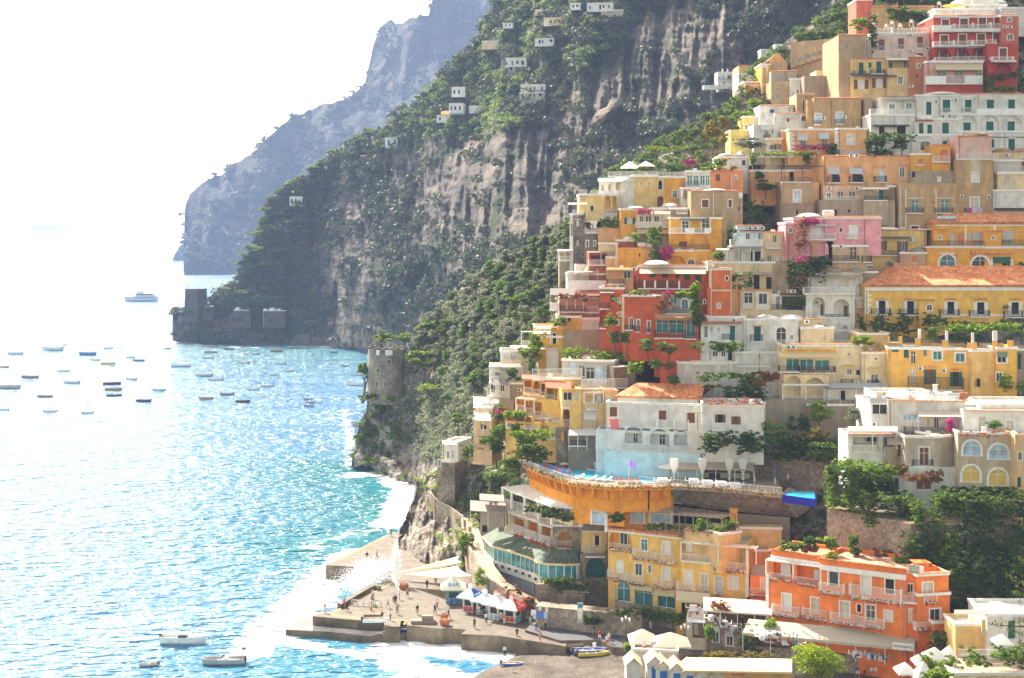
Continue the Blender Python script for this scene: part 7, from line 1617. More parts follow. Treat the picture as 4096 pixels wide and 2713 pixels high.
fh(728,920,160,215,'cream villa with a pergola terrace among olive trees',Ym(820,240),col='cream',wins='780 185 800 215 k/820 185 830 210 k/865 182 875 205 k/893 180 903 205 k',extra=lambda B:B.Bal('728 800 205 230 w 1.5'))
fh(172,345,368,430,'plain sand coloured house on a terrace at the left of the slope',Ym(260,450),col='cream',rim='w')
fh(360,450,208,240,'small white house high on the left of the slope with a red roof edge',Ym(400,260),wins='385 218 395 235 k/420 218 430 235 k');fh(292,362,252,290,'small white annex below the high left house',Ym(330,300),wins='320 262 332 285 k')
fh(650,770,88,125,'low tan house roof near the top of the slope',Ym(700,140),col='cream',rim='w');fh(890,965,95,165,'narrow grey house above the pergola villa',Ym(930,180),col='stone',wins='925 115 940 145 w');fh(965,1060,30,75,'little white house with shaded balcony at the top edge',Ym(1010,90),wins='985 45 1000 70 k/1020 40 1035 65 k')
fh(60,265,950,1000,'low white walled house with a small red parasol on its terrace',Ym(160,1010),rim='w');fh(578,668,280,300,'tiny red roofed garden house between terraces',Ym(620,310))
V(650,0,1.3876)
fh(1605,1680,485,530,'white house with dark awning above the two lower white houses on the ridge',midY(1830,400)-13,wins='1615 500 1625 520 k/1640 500 1650 520 k')
fh(1590,1668,575,625,'white house with balcony on the ridge below the olive terraces',midY(1810,465)-13,wins='1598 590 1606 612 k/1620 590 1630 612 k/1645 590 1655 612 k',extra=lambda B:B.Bal('1590 1668 612 625 w 1.2'))
fh(1522,1590,640,672,'low white terrace building with a yellow awning on the ridge',midY(1770,485)-13,wins='1535 652 1545 668 k',extra=lambda B:B.awn(1545,1590,618,636,2,(.75,.55,.15)))
fh(1705,1815,588,618,'long white terrace wall with a small roof on the slope',midY(1910,440)-13,rim='w')
fh(1290,1365,722,742,'flat red roofed house half hidden in the pines of the ridge',midY(1600,540)-3);fh(1235,1305,765,812,'white house with a porch below the red roofed one in the pines',midY(1565,575)-11,wins='1250 780 1262 808 k/1285 775 1295 800 k')
fh(705,775,1092,1140,'small white cube house in the pines of the lower ridge',midY(1180,810)-11,wins='712 1105 722 1125 k/735 1105 745 1125 k/755 1108 763 1125 k');fh(1100,1150,862,880,'small orange roofed hut on the pine ridge',midY(1460,630)-3,col=(.6,.3,.15))
V(1850,0,2.24)
pk=[(1160,1120),(1165,1060),(1210,990),(1290,960),(1325,890),(1400,880),(1452,920),(1400,1010),(1330,1080),(1260,1150),(1200,1180)]
m=MB();Yk=midY(*q(1300,1000))-18;cc=P(*q(1300,1020),Yk);ring=[P(*q(x,y),Yk+10)for x,y in pk];n=len(ring)
for i in range(n):
 a,b=ring[i],ring[(i+1)%n];mid=[a.lerp(cc,.4)+Vector((0,-6,0)),b.lerp(cc,.4)+Vector((0,-6,0))];m.quad(a,b,mid[1],mid[0]);m.poly([mid[0],mid[1],cc+Vector((0,-9,0))]);m.quad(a,a+Vector((0,30,-3)),b+Vector((0,30,-3)),b)
o=m.build('rock',M_rock_mid);tag(o,'bare pale boulder crag jutting from the wooded slope','rock')
# climbing plants, beds and trees of the town
V(3300,960,2.9585)
vine(480,890,1290,1100,'dark green creeper hanging under the balconies of the long palazzo',L_dark,Y=264.5,dep=3,K=190)
vine(1205,1005,2400,1090,'bright vine canopy over the chimney terrace',L_vine,Y=256,dep=4,K=260,yr=985);vine(1200,1040,1290,1170,'end of the vine canopy trailing down its left post',L_vine,Y=254.5,K=24)
vine(380,900,600,1080,'creeper mounded over the yellow gate pier',L_dark,Y=263.5,K=60);vine(1180,935,1420,1000,'bushy top of the creeper under the bay window',L_dark,Y=264,K=40);vine(2000,930,2400,1020,'dark creeper top at the right end of the palazzo',L_dark,Y=264,K=60)
vine(310,1150,560,1240,'pale green potted shrubs on the cream house roof',L_vine,Y=253,K=30);vine(745,1090,830,1150,'yellow flowering bush on the palazzo terrace',L_auto,Y=253.5,K=12)
V(3300,480,2.9585)
vine(520,170,1030,260,'green pergola vine below the white houses',L_dark,Y=293,dep=3,K=60);vine(480,230,760,425,'dark ivy falling beside the peach house corner',L_dark,Y=293.5,K=90);tree('bush','big dark rounded bush in front of the white arched house',895,420,175,215,292.5,'dark',trunk=.05)
V(3300,0,2.9585)
vine(1900,870,2400,960,'pergola with magenta and green top beside the red hotel',L_dark,Y=303,dep=3,K=60);vine(1950,865,2230,890,'magenta bougainvillea on the pergola by the red hotel',L_mag,Y=302,K=22,leaf=.12);vine(1900,900,1990,1060,'flowering shrub at the left post of the red hotel pergola',M_leafA,Y=302,K=20);vine(1900,1030,2500,1095,'hedge below the red hotel pergola',L_vine,Y=302,K=60)
tree('tree','airy bright green pepper tree beside the pink house',410,420,195,260,313,'vine',trunk=.1);tree('tree','small bright shrub at the end of the long stone house roof',170,430,355,130,316,'vine',trunk=.05);vine(510,200,600,560,'ivy climbing the gap beside the pink house',L_dark,Y=312.5,K=50)
tree('pine_tree','dark conifer behind the roof lamps of the pink house',900,330,60,420,322,'dark',trunk=.1);tree('tree','dark spreading tree at the top edge left of the red hotel',1120,330,100,380,324,'dark',trunk=.15);tree('tree','broad tree hanging over the top terrace wall',760,120,-60,360,326,'dark',trunk=.2)
B=Bld('house','red terrace house with columns at the very top edge','house');B.face(370,560,-10,190,(.62,.16,.10),Y=330,d=8,rim='w').face(560,1300,80,260,'ochre',Y=328,d=8,rim='t',wear=.5).W('860 -60 930 100 k').done()
for i,(x,y0,y1,lb)in enumerate(((575,345,275,'arched roof lamp at the left end of the pink house'),(725,355,285,'arched roof lamp over the left window of the pink house'),(793,345,250,'tall arched roof lamp on the middle pier of the pink house'),(890,350,280,'arched roof lamp over the middle of the pink house'),(1022,325,232,'tall arched roof lamp on the right pier of the pink house'),(1350,110,20,'arched lamp beside the yellow parasol'),(1538,60,10,'arched lamp behind the yellow parasol'),(1745,80,10,'arched lamp right of the yellow parasol'))):
 Yl=315 if x<1300 else 316;a=P(*q(x-22,y0),Yl);t=P(*q(x-22,y1),Yl).z;m=MB();w_=44/2.9585*Yl/F;L_=[a]+[Vector((a.x+w_/2-w_/2*math.cos(th),a.y,t-w_/2+w_/2*math.sin(th)))for th in np.linspace(0,math.pi,7)]+[Vector((a.x+w_,a.y,a.z))]
 m.tube(L_,.06);e=empty('roof_lamp',a,0,lb,'lamp','arched roof lamps');m.v=[tuple(Vector(v)-a)for v in m.v];m.build('arch',M_white,e);b=MB();b.lathe((w_/2,0,t-a.z-.75),[(.05,0),(.2,.15),(.2,.4),(.05,.55)],8);b.build('lantern',M_white,e)
def parasol(x,yt,yb,w,Y,col,lab,frame=.0,n=8,name='parasol'):
 base=P(*q(x,yb),Y);H=(q(x,yb)[1]-q(x,yt)[1])*Y/F;r=w/View.k*Y/F/2;e=empty(name,base,0,lab,'parasol');m=MB();m.lathe((0,0,0),[(r,H*.78),(r*.97,H*.80),(0.02,H)],n,a0=.39);m.v=[v for v in m.v];m.build('canopy',cloth('parasol_cloth',col,.5),e)
 m=MB();m.bar((0,0,0),(0,0,H*.98),.035,5);m.build('pole',M_iron,e);return e
parasol(1525,45,160,290,313,(.82,.62,.25),'wide yellow parasol on the roof of the red hotel')
V(2600,160,2.9585)
vine(1705,1255,2110,1300,'strip of magenta bougainvillea above the restaurant terrace',L_mag,Y=297,K=46,leaf=.12);vine(2090,1250,2200,1370,'dark ivy at the right end of the magenta strip',L_dark,Y=297.5,K=26)
tree('tree','yellow green tree in front of the gabled yellow house',1240,850,690,260,330,'vine',trunk=.05);tree('tree','dark round tree beside the yellow arched door',1400,790,690,110,329,'dark',trunk=.1);vine(950,850,1300,970,'vine covered slope under the gabled yellow house',L_vine,Y=320,dep=3,K=70)
tree('tree','tall sunlit autumn plane tree on the shoulder of the town',740,1350,970,270,305,'auto',trunk=.22);tree('tree','orange and green thicket behind the plane tree',880,1080,900,220,318,'auto',trunk=.05);tree('tree','green shrub mass left of the lemon yellow house',1020,1090,1000,190,316,'mid',trunk=.05);tree('tree','reddish vine mass left of the plane tree',870,1300,1080,150,309,'auto',trunk=.1)
tree('tree','dense grey green evergreen with a flat wide crown',1180,1340,1140,430,303.5,'olive',trunk=.12);tree('bush','bright green bush between the plane tree and the orange house',570,1440,1290,100,299,'vine',trunk=.02);vine(390,1425,520,1490,'magenta bougainvillea near the terrace of the pale yellow hotel',L_mag,Y=298,K=18)
vine(1190,1340,1890,1375,'vine roof over the open air restaurant',L_vine,Y=298,dep=4,K=100);vine(1185,1370,1250,1460,'vine hanging at the left post of the open air restaurant',L_vine,Y=298,K=14);vine(1810,1360,1890,1470,'vine hanging at the right post of the open air restaurant',M_leafA,Y=298,K=18)
vine(540,1480,770,1540,'green planted roof edge above the bright orange house',L_vine,Y=293,dep=2,K=40);vine(790,1490,1000,1540,'yellow green planting above the orange wall',L_auto,Y=293,K=30);vine(750,1420,900,1500,'young trees in front of the low white house',M_leafA,Y=296,K=24)
vine(-60,1270,420,1300,'bright vine on the terrace of the top left restaurant',L_vine,Y=302,dep=3,K=60);vine(0,1300,60,1340,'yellow green pots at the rim of the top left terrace',L_auto,Y=302,K=10)
V(2600,560,2.9585)
tree('tree','glossy dark citrus tree under the open air restaurant',1370,640,470,370,296,'dark',trunk=.1);vine(1240,380,1330,460,'ivy on the peach wall under the restaurant',L_dark,Y=297.5,K=20);vine(1130,720,1350,990,'ivy and weeds on the rubble wall beside the stucco tower',L_dark,Y=288,K=60);vine(1780,930,2080,1010,'magenta bougainvillea on the pink house roof corner',L_mag,Y=271,K=46,leaf=.13);vine(1700,980,1850,1400,'brown stemmed creeper climbing the corner of the pink house',L_red,Y=270.5,K=70,leaf=.12)
vine(1680,1400,2080,1570,'dark green thicket below the pink house arches',L_dark,Y=269,dep=3,K=120);vine(1700,1390,1930,1450,'purple flowers over the thicket below the pink house',L_mag,Y=268,K=20,leaf=.1);vine(900,1060,1020,1250,'dark ivy beside the green parasol terrace',L_dark,Y=277,K=50)
parasol(1030,1105,1240,112,273.5,(.10,.42,.30),'turquoise green parasol on the white house terrace');vine(740,1340,860,1420,'palm leaves and pots at the corner of the curtained arcade',M_leafA,Y=272,K=22)
V(2200,560,2.9585)
vine(1030,830,1215,875,'magenta bougainvillea above the veranda',L_mag,Y=284.5,K=26,leaf=.13);vine(1160,1050,1310,1230,'bright feathery shrub by the striped veranda',L_vine,Y=282,K=44);vine(980,1100,1050,1200,'small feathery shrub at the left post of the veranda',L_vine,Y=282,K=14);vine(1170,1180,1290,1420,'green creeper tumbling beside the golden guesthouse',M_leafA,Y=279.5,K=50);vine(1310,1270,1440,1420,'pink bougainvillea at the foot of the golden guesthouse',L_mag,Y=278.5,K=30);vine(610,950,790,1030,'green bushes on the terrace under the arched windows',M_leafA,Y=288.5,K=36);vine(420,985,480,1040,'dark clipped bush beside two white urns',L_dark,Y=288,K=10)
for x_,lb in((482,'left white urn on the balustrade of the curved hotel'),(531,'right white urn on the balustrade of the curved hotel')):o=MB();c_=P(*q(x_,1045),287.6);o.lathe((0,0,0),[(.3,0),(.35,.7),(.6,1.3),(.62,1.5)],10);o=o.build('urn',M_white);o.location=c_;tag(o,lb,'urn','white urns')
def bigpar(x0,x1,y0,y1,Y,lab,col=(.8,.79,.75),dep=4):
 a,b=P(*q(x0,y1),Y),P(*q(x1,y1),Y);t=P(*q(x0,y0),Y).z;e=empty('parasol',((a.x+b.x)/2,Y,a.z-2.3),0,lab,'parasol');w=(b.x-a.x)/2;m=MB()
 for i,(p0,p1)in enumerate((((-w,-dep/2),(w,-dep/2)),((w,-dep/2),(w,dep/2)),((w,dep/2),(-w,dep/2)),((-w,dep/2),(-w,-dep/2)))):m.poly([(p0[0],p0[1],2.3),(p1[0],p1[1],2.3),(0,0,2.3+t-a.z+.3)]);m.quad((p0[0],p0[1],2.1),(p1[0],p1[1],2.1),(p1[0],p1[1],2.3),(p0[0],p0[1],2.3))
 m.build('canopy',cloth('parasol_cloth',col,.5),e);m=MB();m.bar((0,0,0),(0,0,2.6+t-a.z),.05,5);m.build('pole',M_iron,e)
bigpar(840,1040,270,320,298,'left one of two long white parasols on the hotel roof terrace');bigpar(1030,1235,265,310,299,'right one of two long white parasols on the hotel roof terrace');vine(1030,310,1230,370,'green potted plants under the white parasols',M_leafA,Y=300,K=24)
V(2200,960,2.9585)
vine(920,600,1150,645,'green left part of the flowering vine on the vermilion villa',L_vine,Y=257.5,K=24);vine(1120,600,1480,650,'magenta part of the flowering vine on the vermilion villa',L_mag,Y=257,K=46,leaf=.13);vine(1480,620,1720,690,'yellow green vine on the right of the villa terrace',L_vine,Y=256.5,K=44);vine(1660,560,1770,900,'column of ivy climbing the villa between its wings',L_vine,Y=256.5,K=80);vine(1690,860,1780,1010,'lower dark tail of the ivy column on the villa',L_dark,Y=256.3,K=26);vine(1230,650,1420,880,'brown twisted bougainvillea stems and leaves',L_red,Y=256.5,K=44,leaf=.12);vine(655,720,810,1000,'hanging ivy curtain on the left wing of the villa',L_vine,Y=260,K=70)
tree('tree','dark tree at the foot of the villa, the left of a pair',760,1290,1060,220,258,'dark',trunk=.1);tree('tree','dark tree at the foot of the villa, the right of a pair',900,1310,1060,190,257,'dark',trunk=.15);tree('tree','round citrus tree in the villa garden, the left of two',1170,1420,1160,260,255.5,'mid',trunk=.3);tree('tree','round citrus tree in the villa garden, the right of two',1390,1450,1200,300,254,'mid',trunk=.3)
tree('bush','rust coloured round bush at the villa garden edge',1420,1568,1420,150,252.5,'auto',trunk=.02);tree('bush','green round bush beside the rust coloured one',1270,1560,1400,200,253,'mid',trunk=.02);vine(150,1265,1000,1370,'long yellow green vine pergola behind the glazed pavilion',L_vine,Y=266,dep=4,K=190,yr=1345);vine(110,640,400,690,'red and green vine along the brown awning',L_red,Y=273.5,K=36);vine(400,670,580,850,'dark ivy on the white stair of the left slope',L_dark,Y=273,K=50);vine(60,930,200,1010,'potted palms on the left stair landing',M_leafA,Y=272,K=20)
vine(1620,1215,2230,1310,'green vine pergola in front of the big white house',M_leafA,Y=253.5,dep=3,K=110);vine(930,1440,1090,1568,'vine climbing over the curved vent hood',L_vine,Y=252,K=24);vine(2160,380,2380,560,'leafy shaded terrace of the mullioned house',L_dark,Y=264.5,K=50)
V(2700,960,2.9585)
vine(1260,680,1530,800,'dark foliage inside the white framed terrace',L_dark,Y=267.2,K=30);vine(1340,240,1800,590,'big dark ivy mass hanging between cream house and white arches',L_dark,Y=271,dep=3,K=210)
V(1900,1300,2.9585)
vine(520,270,770,400,'bushy bright green shrub on the narrow orange house deck',L_vine,Y=269.5,K=50);vine(660,100,830,270,'ivy and yellow vine on the orange house wall',L_vine,Y=271.5,K=50);vine(560,390,700,600,'ivy on the wall left of the long railing',L_dark,Y=266,K=40);vine(390,510,560,640,'white flowering creeper on the narrow white terrace',L_dark,Y=265.5,K=34);vine(340,1020,590,1080,'bright vine roof over orange columns',L_vine,Y=252.5,dep=3,K=50);vine(430,1240,880,1390,'wide bright green vine canopy below the yellow terraced hotel',L_vine,Y=250,dep=4,K=150);vine(440,1180,520,1260,'ivy on the orange column of the yellow terraced hotel',M_leafA,Y=251,K=20)
vine(210,900,340,1110,'green tangle with pink flowers beside the white awnings',M_leafA,Y=262,K=60);vine(250,990,350,1040,'pink flowers in the tangle by the white awnings',L_mag,Y=261,K=14,leaf=.1);vine(70,1180,340,1400,'dark green garden bank below the little tiled roofs',M_leafA,Y=258.5,dep=3,K=120);vine(380,1380,880,1568,'hedged garden terraces with clipped green lines',L_dark,Y=248.5,dep=5,K=170)
V(1800,1700,2.9585)
tree('tree','dense dark round tree at the corner of the hedge garden',555,460,150,210,262,'dark',trunk=.1);vine(150,240,470,390,'clipped hedge around the garden with the closed white parasol',M_leafA,Y=264,K=80);vine(330,190,420,300,'shrub beside the closed white parasol',M_leafA,Y=266,K=18);vine(660,340,800,700,'yellow green bushes hanging at the corner of the hotel',L_vine,Y=258,K=90)
vine(1880,1040,2040,1140,'dark round bush at the end of the white pergola',L_dark,Y=231.5,K=24);vine(1090,990,1290,1080,'dark shrubs on the pergola terrace, left clump',L_dark,Y=240,K=26);vine(1270,1040,1460,1120,'dark shrubs on the pergola terrace, right clump',L_dark,Y=237.5,K=26);vine(900,950,1110,1010,'low shrubs beside the loungers under the pergola',L_dark,Y=244.5,K=20)
B=Bld('house','small white house on a stone bastion at the edge of the cliff','house')
B.face(-70,100,190,480,'white',Y=291,a=-20,d=7,rim='w',wear=.15).W('20 300 45 400 l/-40 310 -10 400 g').awn(-90,80,185,230,2.4,(.78,.70,.58),val=0,posts=3).Bal('-90 90 420 500 w 1.4')
V(1350,1250,1.5675);B.face(625,735,940,1110,'rubble',Y=288,a=-20,d=7,rim=None).W('632 925 646 965 gs').done()
B=Bld('reed_canopy','two overlapping flat reed roofs beside the green roofed restaurant','canopy')
V(1800,1700,2.9585);B.face(365,640,1010,1020,(.35,.3,.25),Y=256,a=-20,d=2,rim=None,ext=2.5,top=False).awn(350,640,815,890,4,(.30,.25,.21),val=.1,trans=.05).awn(240,660,895,1015,3.5,(.34,.29,.24),val=.1,trans=.05,posts=3).done()
B=Bld('reed_roof','huge grey thatched reed roof over the terrace behind the yellow hotel','thatched roof')
V(2400,1900,2.9585)
e=empty('thatched_roof',(0,0,0),0,'huge grey reed thatched roof behind the yellow hotel','thatched roof')
zt,zb=POOLZ-1.0,POOLZ-5.6;A1,A2,A3=G(*q(1110,160),zt),G(*q(2130,245),zt),G(*q(2330,510),zb);A4,A5=G(*q(1640,440),zb+.6),G(*q(850,340),zb+1.2)
m=MB();top=[A1.lerp(A2,i/40)for i in range(41)];bot=[A5.lerp(A4,i/20)for i in range(20)]+[A4.lerp(A3,i/20)for i in range(21)]
for i in range(40):
 for k in range(8):
  t0,t1=k/8,(k+1)/8;w_=lambda i,t:top[i].lerp(bot[i],t)+Vector((0,0,.12*((i*7%5)/5)+.1*((k*3%4)/4)));m.quad(w_(i,t0),w_(i,t1),w_(i+1,t1),w_(i+1,t0))
M_reed=plain('reed_thatch',(.40,.34,.29),.95,var=.4,scale=1.2);m.poly([A2,A3,A3+Vector((6,9,1)),A2+Vector((3,8,0))]);m.build('thatch',M_reed,e);bpy.data.objects.remove(B.root)if B.root else None
m=MB();b0,b1=G(*q(1640,470),zb+.3),G(*q(2260,520),zb+.3);m.hexa([b0+Vector((0,1,-4)),b1+Vector((0,1,-4)),b1+Vector((0,1.2,-4)),b0+Vector((0,1.2,-4)),b0+Vector((0,1,0)),b1+Vector((0,1,0)),b1+Vector((0,1.2,0)),b0+Vector((0,1.2,0))]);m.build('reed_screen',plain('reed_screen',(.42,.34,.26),.9),e)
m=MB();zz=CAMH-(2052-HZ)*229/F;Q=[G(*q(x,y),zz)for x,y in((610,455),(870,370),(1600,460),(1440,515))]
for i in range(9):m.bar(Q[0].lerp(Q[1],i/8),Q[3].lerp(Q[2],i/8),.045,4)
for i in range(12):m.bar(Q[0].lerp(Q[3],i/11),Q[1].lerp(Q[2],i/11),.04,4)
for i in range(6):a=Q[0].lerp(Q[3],i/5);m.bar(a,a-Vector((0,0,3)),.09,5);a=Q[1].lerp(Q[2],i/5);m.bar(a,a-Vector((0,0,3)),.09,5)
tag(m.build('pole_pergola',plain('weathered_pole',(.26,.20,.15),.9)),'rustic pergola of weathered poles on the yellow hotel roof','pergola')
vine(560,580,1010,640,'low green planting along the brick coping of the yellow hotel',M_leafA,Y=230,K=60);vine(1040,530,1290,650,'bright bush under the pole pergola',L_vine,Y=227.5,K=44);vine(1290,610,1480,670,'flowering bed at the right of the pole pergola',L_vine,Y=226,K=26);vine(1465,545,1600,640,'round bush beside the golden chimney',M_leafA,Y=226,K=24)
V(3000,1960,2.0821)
for x0,y0,x1,y1,mt,lb in((240,420,430,490,M_leafA,'planting on the orange hotel roof, left bed'),(450,390,530,440,L_dark,'small olive shrubs behind the roof terrace'),(430,460,560,510,L_red,'reddish roof bed of the orange hotel'),(540,400,700,480,L_vine,'cluster of leafy pots in the middle of the roof terrace'),(640,525,720,570,L_vine,'green corner planting of the orange roof'),(830,470,910,530,M_leafA,'potted shrubs behind the terracotta roof floor'),(1030,500,1170,600,L_red,'red and green shrubs on the right of the roof terrace'),(1200,560,1320,630,L_vine,'bright shrubs beside the name board'),(820,380,880,450,M_leafA,'bush against the terrace rubble wall')):vine(x0,y0,x1,y1,lb,mt,Y=208.5 if y0>500 else 213,K=int(8+(x1-x0)*(y1-y0)/420))
vine(640,0,960,130,'bright garden thicket at the left end of the upper terrace',L_vine,Y=221,dep=3,K=130);vine(900,20,1330,250,'fruit trees along the upper garden terrace',M_leafA,Y=217.5,dep=4,K=240);vine(1320,20,1680,260,'leafy trees in the middle of the upper garden',M_leafA,Y=213,dep=4,K=230);vine(1560,20,2400,270,'dark shady trees at the right of the upper garden',L_dark,Y=213,dep=4,K=420)
vine(1290,290,2400,640,'wall of dark ivy behind the orange hotel',L_dark,Y=209.5,dep=2,K=620);vine(1660,600,2400,1000,'lower ivy slope right of the orange hotel',L_dark,Y=206,dep=3,K=520);vine(1620,390,1730,620,'paler creeper tumbling in the ivy wall',L_vine,Y=208,K=50);vine(1700,310,1860,440,'grey green shrub growing from the ivy wall',L_olive,Y=208,K=34);vine(1510,480,1620,640,'mid green creeper in the ivy wall',M_leafA,Y=208,K=40)
V(2600,1440,2.9585)
tree('tree','large glossy fig tree left of the garden behind the rubble wall',1470,1120,700,430,240,'mid',trunk=.05);tree('tree','tall bright green tree in the garden behind the rubble wall',2000,820,490,360,244,'vine',trunk=.1);tree('bush','round yellow flowering bush in the middle of the garden',1940,1010,800,330,240,'auto',trunk=.05);tree('tree','leafy green shrubbery at the lower right of the garden',2060,1220,940,500,238.5,'mid',trunk=.05);tree('tree','grey green loquat tree beside the cream white house',2420,760,560,300,238,'olive',trunk=.05);vine(630,870,1260,1080,'dark climbing greenery on the white villa terrace',L_dark,Y=238.5,dep=2,K=170);vine(1280,900,2250,1150,'dark undergrowth of the garden behind the wall',L_dark,Y=241.5,dep=3,K=320);vine(1640,680,1860,820,'trellised shrubs behind the fig tree',L_dark,Y=245,K=70)
vine(580,170,1220,310,'green vine roof above the villa terrace',M_leafA,Y=250,dep=4,K=170);vine(830,160,1030,300,'mounded bush on the vine roof',M_leafA,Y=248.5,K=40);vine(1190,250,1370,310,'scarlet flowers on the vine roof',L_red,Y=248,K=24,leaf=.12);vine(1220,150,1520,250,'orange green creeper beside the cream arches',L_red,Y=250,K=56);vine(900,320,1350,480,'dark plants under the vine roof of the villa terrace',L_dark,Y=251,K=90);vine(90,190,330,280,'green shrubs behind the pantile roof',M_leafA,Y=252,K=40);vine(700,455,1300,520,'flower pots along the villa terrace edge',L_ger,Y=239.6,K=14,leaf=.12)
V(3300,1440,2.9585)
vine(120,1170,740,1330,'bright grape vine pergola below the balustraded porch',L_vine,Y=222.5,dep=4,K=150,yr=1230);vine(740,1250,945,1340,'yellow grape vine end of the pergola',L_auto,Y=221.5,K=36);vine(945,1320,1390,1440,'red bougainvillea on the lower terrace',L_red,Y=219.5,K=50,leaf=.12);vine(0,1240,330,1570,'leafy bushes at the left foot of the grape pergola',M_leafA,Y=219.5,dep=3,K=170);vine(330,1400,940,1570,'dark garden under the grape pergola',L_dark,Y=221,dep=3,K=150);tree('tree','round tree on the trellis of the white upper terrace',2005,850,700,200,220.5,'mid',trunk=.1);vine(1430,700,1510,850,'purple bougainvillea on the sail awning post',L_mag,Y=224.5,K=20,leaf=.12)
vine(2080,180,2400,360,'bright tree at the right edge beside the orange apartment house',L_vine,Y=243.5,K=90);vine(1580,840,2300,900,'row of red flowering pots on the white upper terrace edge',L_ger,Y=219,K=13,leaf=.12);vine(1330,1500,2400,1600,'climbing shoots at the foot of the stained house',L_dark,Y=218,K=120)
V(2400,2250,3.3865)
vine(150,560,1200,700,'ivy hanging below the shop windows on the rubble base',M_leafA,Y=224.5,dep=1,K=110,yr=690);vine(1400,530,1700,660,'palm fronds and pink flowers at the corner of the canopy',L_red,Y=214,K=40);vine(1950,740,2357,840,'yellow green creeper along the restaurant roof edge',L_vine,Y=209,K=60);vine(1430,820,1520,1000,'ivy beside the white arched doors',L_vine,Y=213,K=30);vine(1840,1000,2357,1180,'plants along the foot of the restaurant terrace',M_leafA,Y=210.5,K=70);vine(340,1090,440,1190,'bright clipped bush at the foot of the street lamp',L_vine,Y=212,K=16)
vine(1360,1210,2357,1300,'flower bed with bright shrubs between lane and beach bar roof',L_auto,Y=203,K=90,leaf=.12)
V(1750,2100,2.9585)
vine(1200,620,1750,760,'ivy curtain under the glazed restaurant',L_dark,Y=235,K=110);vine(260,100,420,340,'yellow green scrub beside the cliff path',L_vine,Y=264,K=60);vine(470,520,600,690,'bright bush on the wall above the kiosks',L_vine,Y=244,K=36);vine(1030,850,1140,980,'bush by the red roofed kiosk',L_red,Y=236,K=24);vine(800,740,980,860,'rusty weeds on the kiosk wall',L_red,Y=239,K=26);vine(850,50,1330,95,'red geraniums along the green roofed restaurant',L_ger,Y=243,K=46,leaf=.1,yr=250,dep=.8);vine(1720,1080,1960,1160,'plants on top of the promenade wall',L_dark,Y=226,K=26)
V(3000,1960,2.0821)
tree('pine_tree','vivid green round pine in front of the orange hotel restaurant',580,1640,1235,520,183,'bright',trunk=.08)
vine(1410,1370,1680,1480,'yellow green vine on the beach bar pergola',L_vine,Y=190,K=50);vine(1430,1500,1720,1568,'bright leafy roof at the bottom right',L_vine,Y=182,K=50);vine(1480,1180,1700,1340,'palm fronds in the arch of the orange hotel',L_dark,Y=198,K=60);vine(1740,1280,2260,1420,'potted shrubs on the bottom right terrace',M_leafA,Y=187.5,dep=4,K=110)
# people
def skin_mesh(verts,edges,rad,sub=1):
 me=bpy.data.meshes.new('figure');me.from_pydata(verts,edges,[]);o=bpy.data.objects.new('figure',me);COL.objects.link(o)
 sk=o.modifiers.new('skin','SKIN');sk.use_smooth_shade=True
 for i,r in enumerate(rad):me.skin_vertices[0].data[i].radius=(r,r)
 me.skin_vertices[0].data[0].use_root=True
 ss=o.modifiers.new('sub','SUBSURF');ss.levels=ss.render_levels=sub
 dg=bpy.context.evaluated_depsgraph_get();out=bpy.data.meshes.new_from_object(o.evaluated_get(dg));bpy.data.objects.remove(o);return out
def figure(pose):
 V_=[];E=[];Rr=[]
 def add(p,r,par=None):
  V_.append(tuple(p));Rr.append(r)
  if par is not None:E.append((par,len(V_)-1))
  return len(V_)-1
 sit=pose=='sit';hz=.50 if sit else .93;lean=.06 if pose=='walk' else 0
 pel=add((0,0,hz),.125);w=add((0,lean*.4,hz+.16),.11,pel);ch=add((0,lean,hz+.38),.135,w);nk=add((0,lean,hz+.56),.055,ch);hd=add((0,lean-.01,hz+.67),.09,nk);ht=add((0,lean-.01,hz+.77),.085,hd)
 nose=add((0,lean-.11,hz+.69),.014,hd)
 st={'walk':.27,'stand':.04}.get(pose,.02)
 for s in(-1,1):
  hip=add((s*.09,0,hz-.04),.09,pel)
  if sit:kn=add((s*.11,-.42,hz-.02),.06,hip);an=add((s*.11,-.46,.09),.04,kn);ft=add((s*.11,-.62,.05),.035,an)
  else:
   f=-s*st;kn=add((s*.10,f*.5-.02,.50),.06,hip);an=add((s*.10,f*1.0+(.05 if f>0 else 0),.09),.038,kn);ft=add((s*.11,f-.14,.045),.035,an)
  sh=add((s*.17,lean,hz+.45),.055,ch)
  if pose=='phone':el=add((s*.24,-.10,hz+.20),.04,sh);wr=add((s*.14,-.30,hz+.34),.028,el);hdv=(s*.10,-.36,hz+.38)
  elif sit:el=add((s*.25,-.08,hz+.20),.04,sh);wr=add((s*.2,-.32,hz+.10),.028,el);hdv=(s*.19,-.38,hz+.10)
  else:g_=s*st*.7;el=add((s*.25,lean+g_*.4,hz+.17),.042,sh);wr=add((s*.27,lean+g_-.04,hz-.07),.028,el);hdv=(s*.28,lean+g_-.06,hz-.13)
  pm=add(hdv,.03,wr);b=Vector(hdv);d=(b-Vector(V_[wr])).normalized()
  for k in range(4):q_=b+d*(.075+.01*(k in(1,2)))+Vector((0,(k-1.5)*.02,0))if abs(d.z)>.5 else b+d*.08+Vector(((k-1.5)*.02,0,0));add(q_,.009,pm)
  add(b+d*.03+Vector((-s*.035,-.02,0)),.009,pm)
 return V_,E,Rr,hz,lean
SK=plain('skin',(.50,.29,.20),.6)
_fg={}
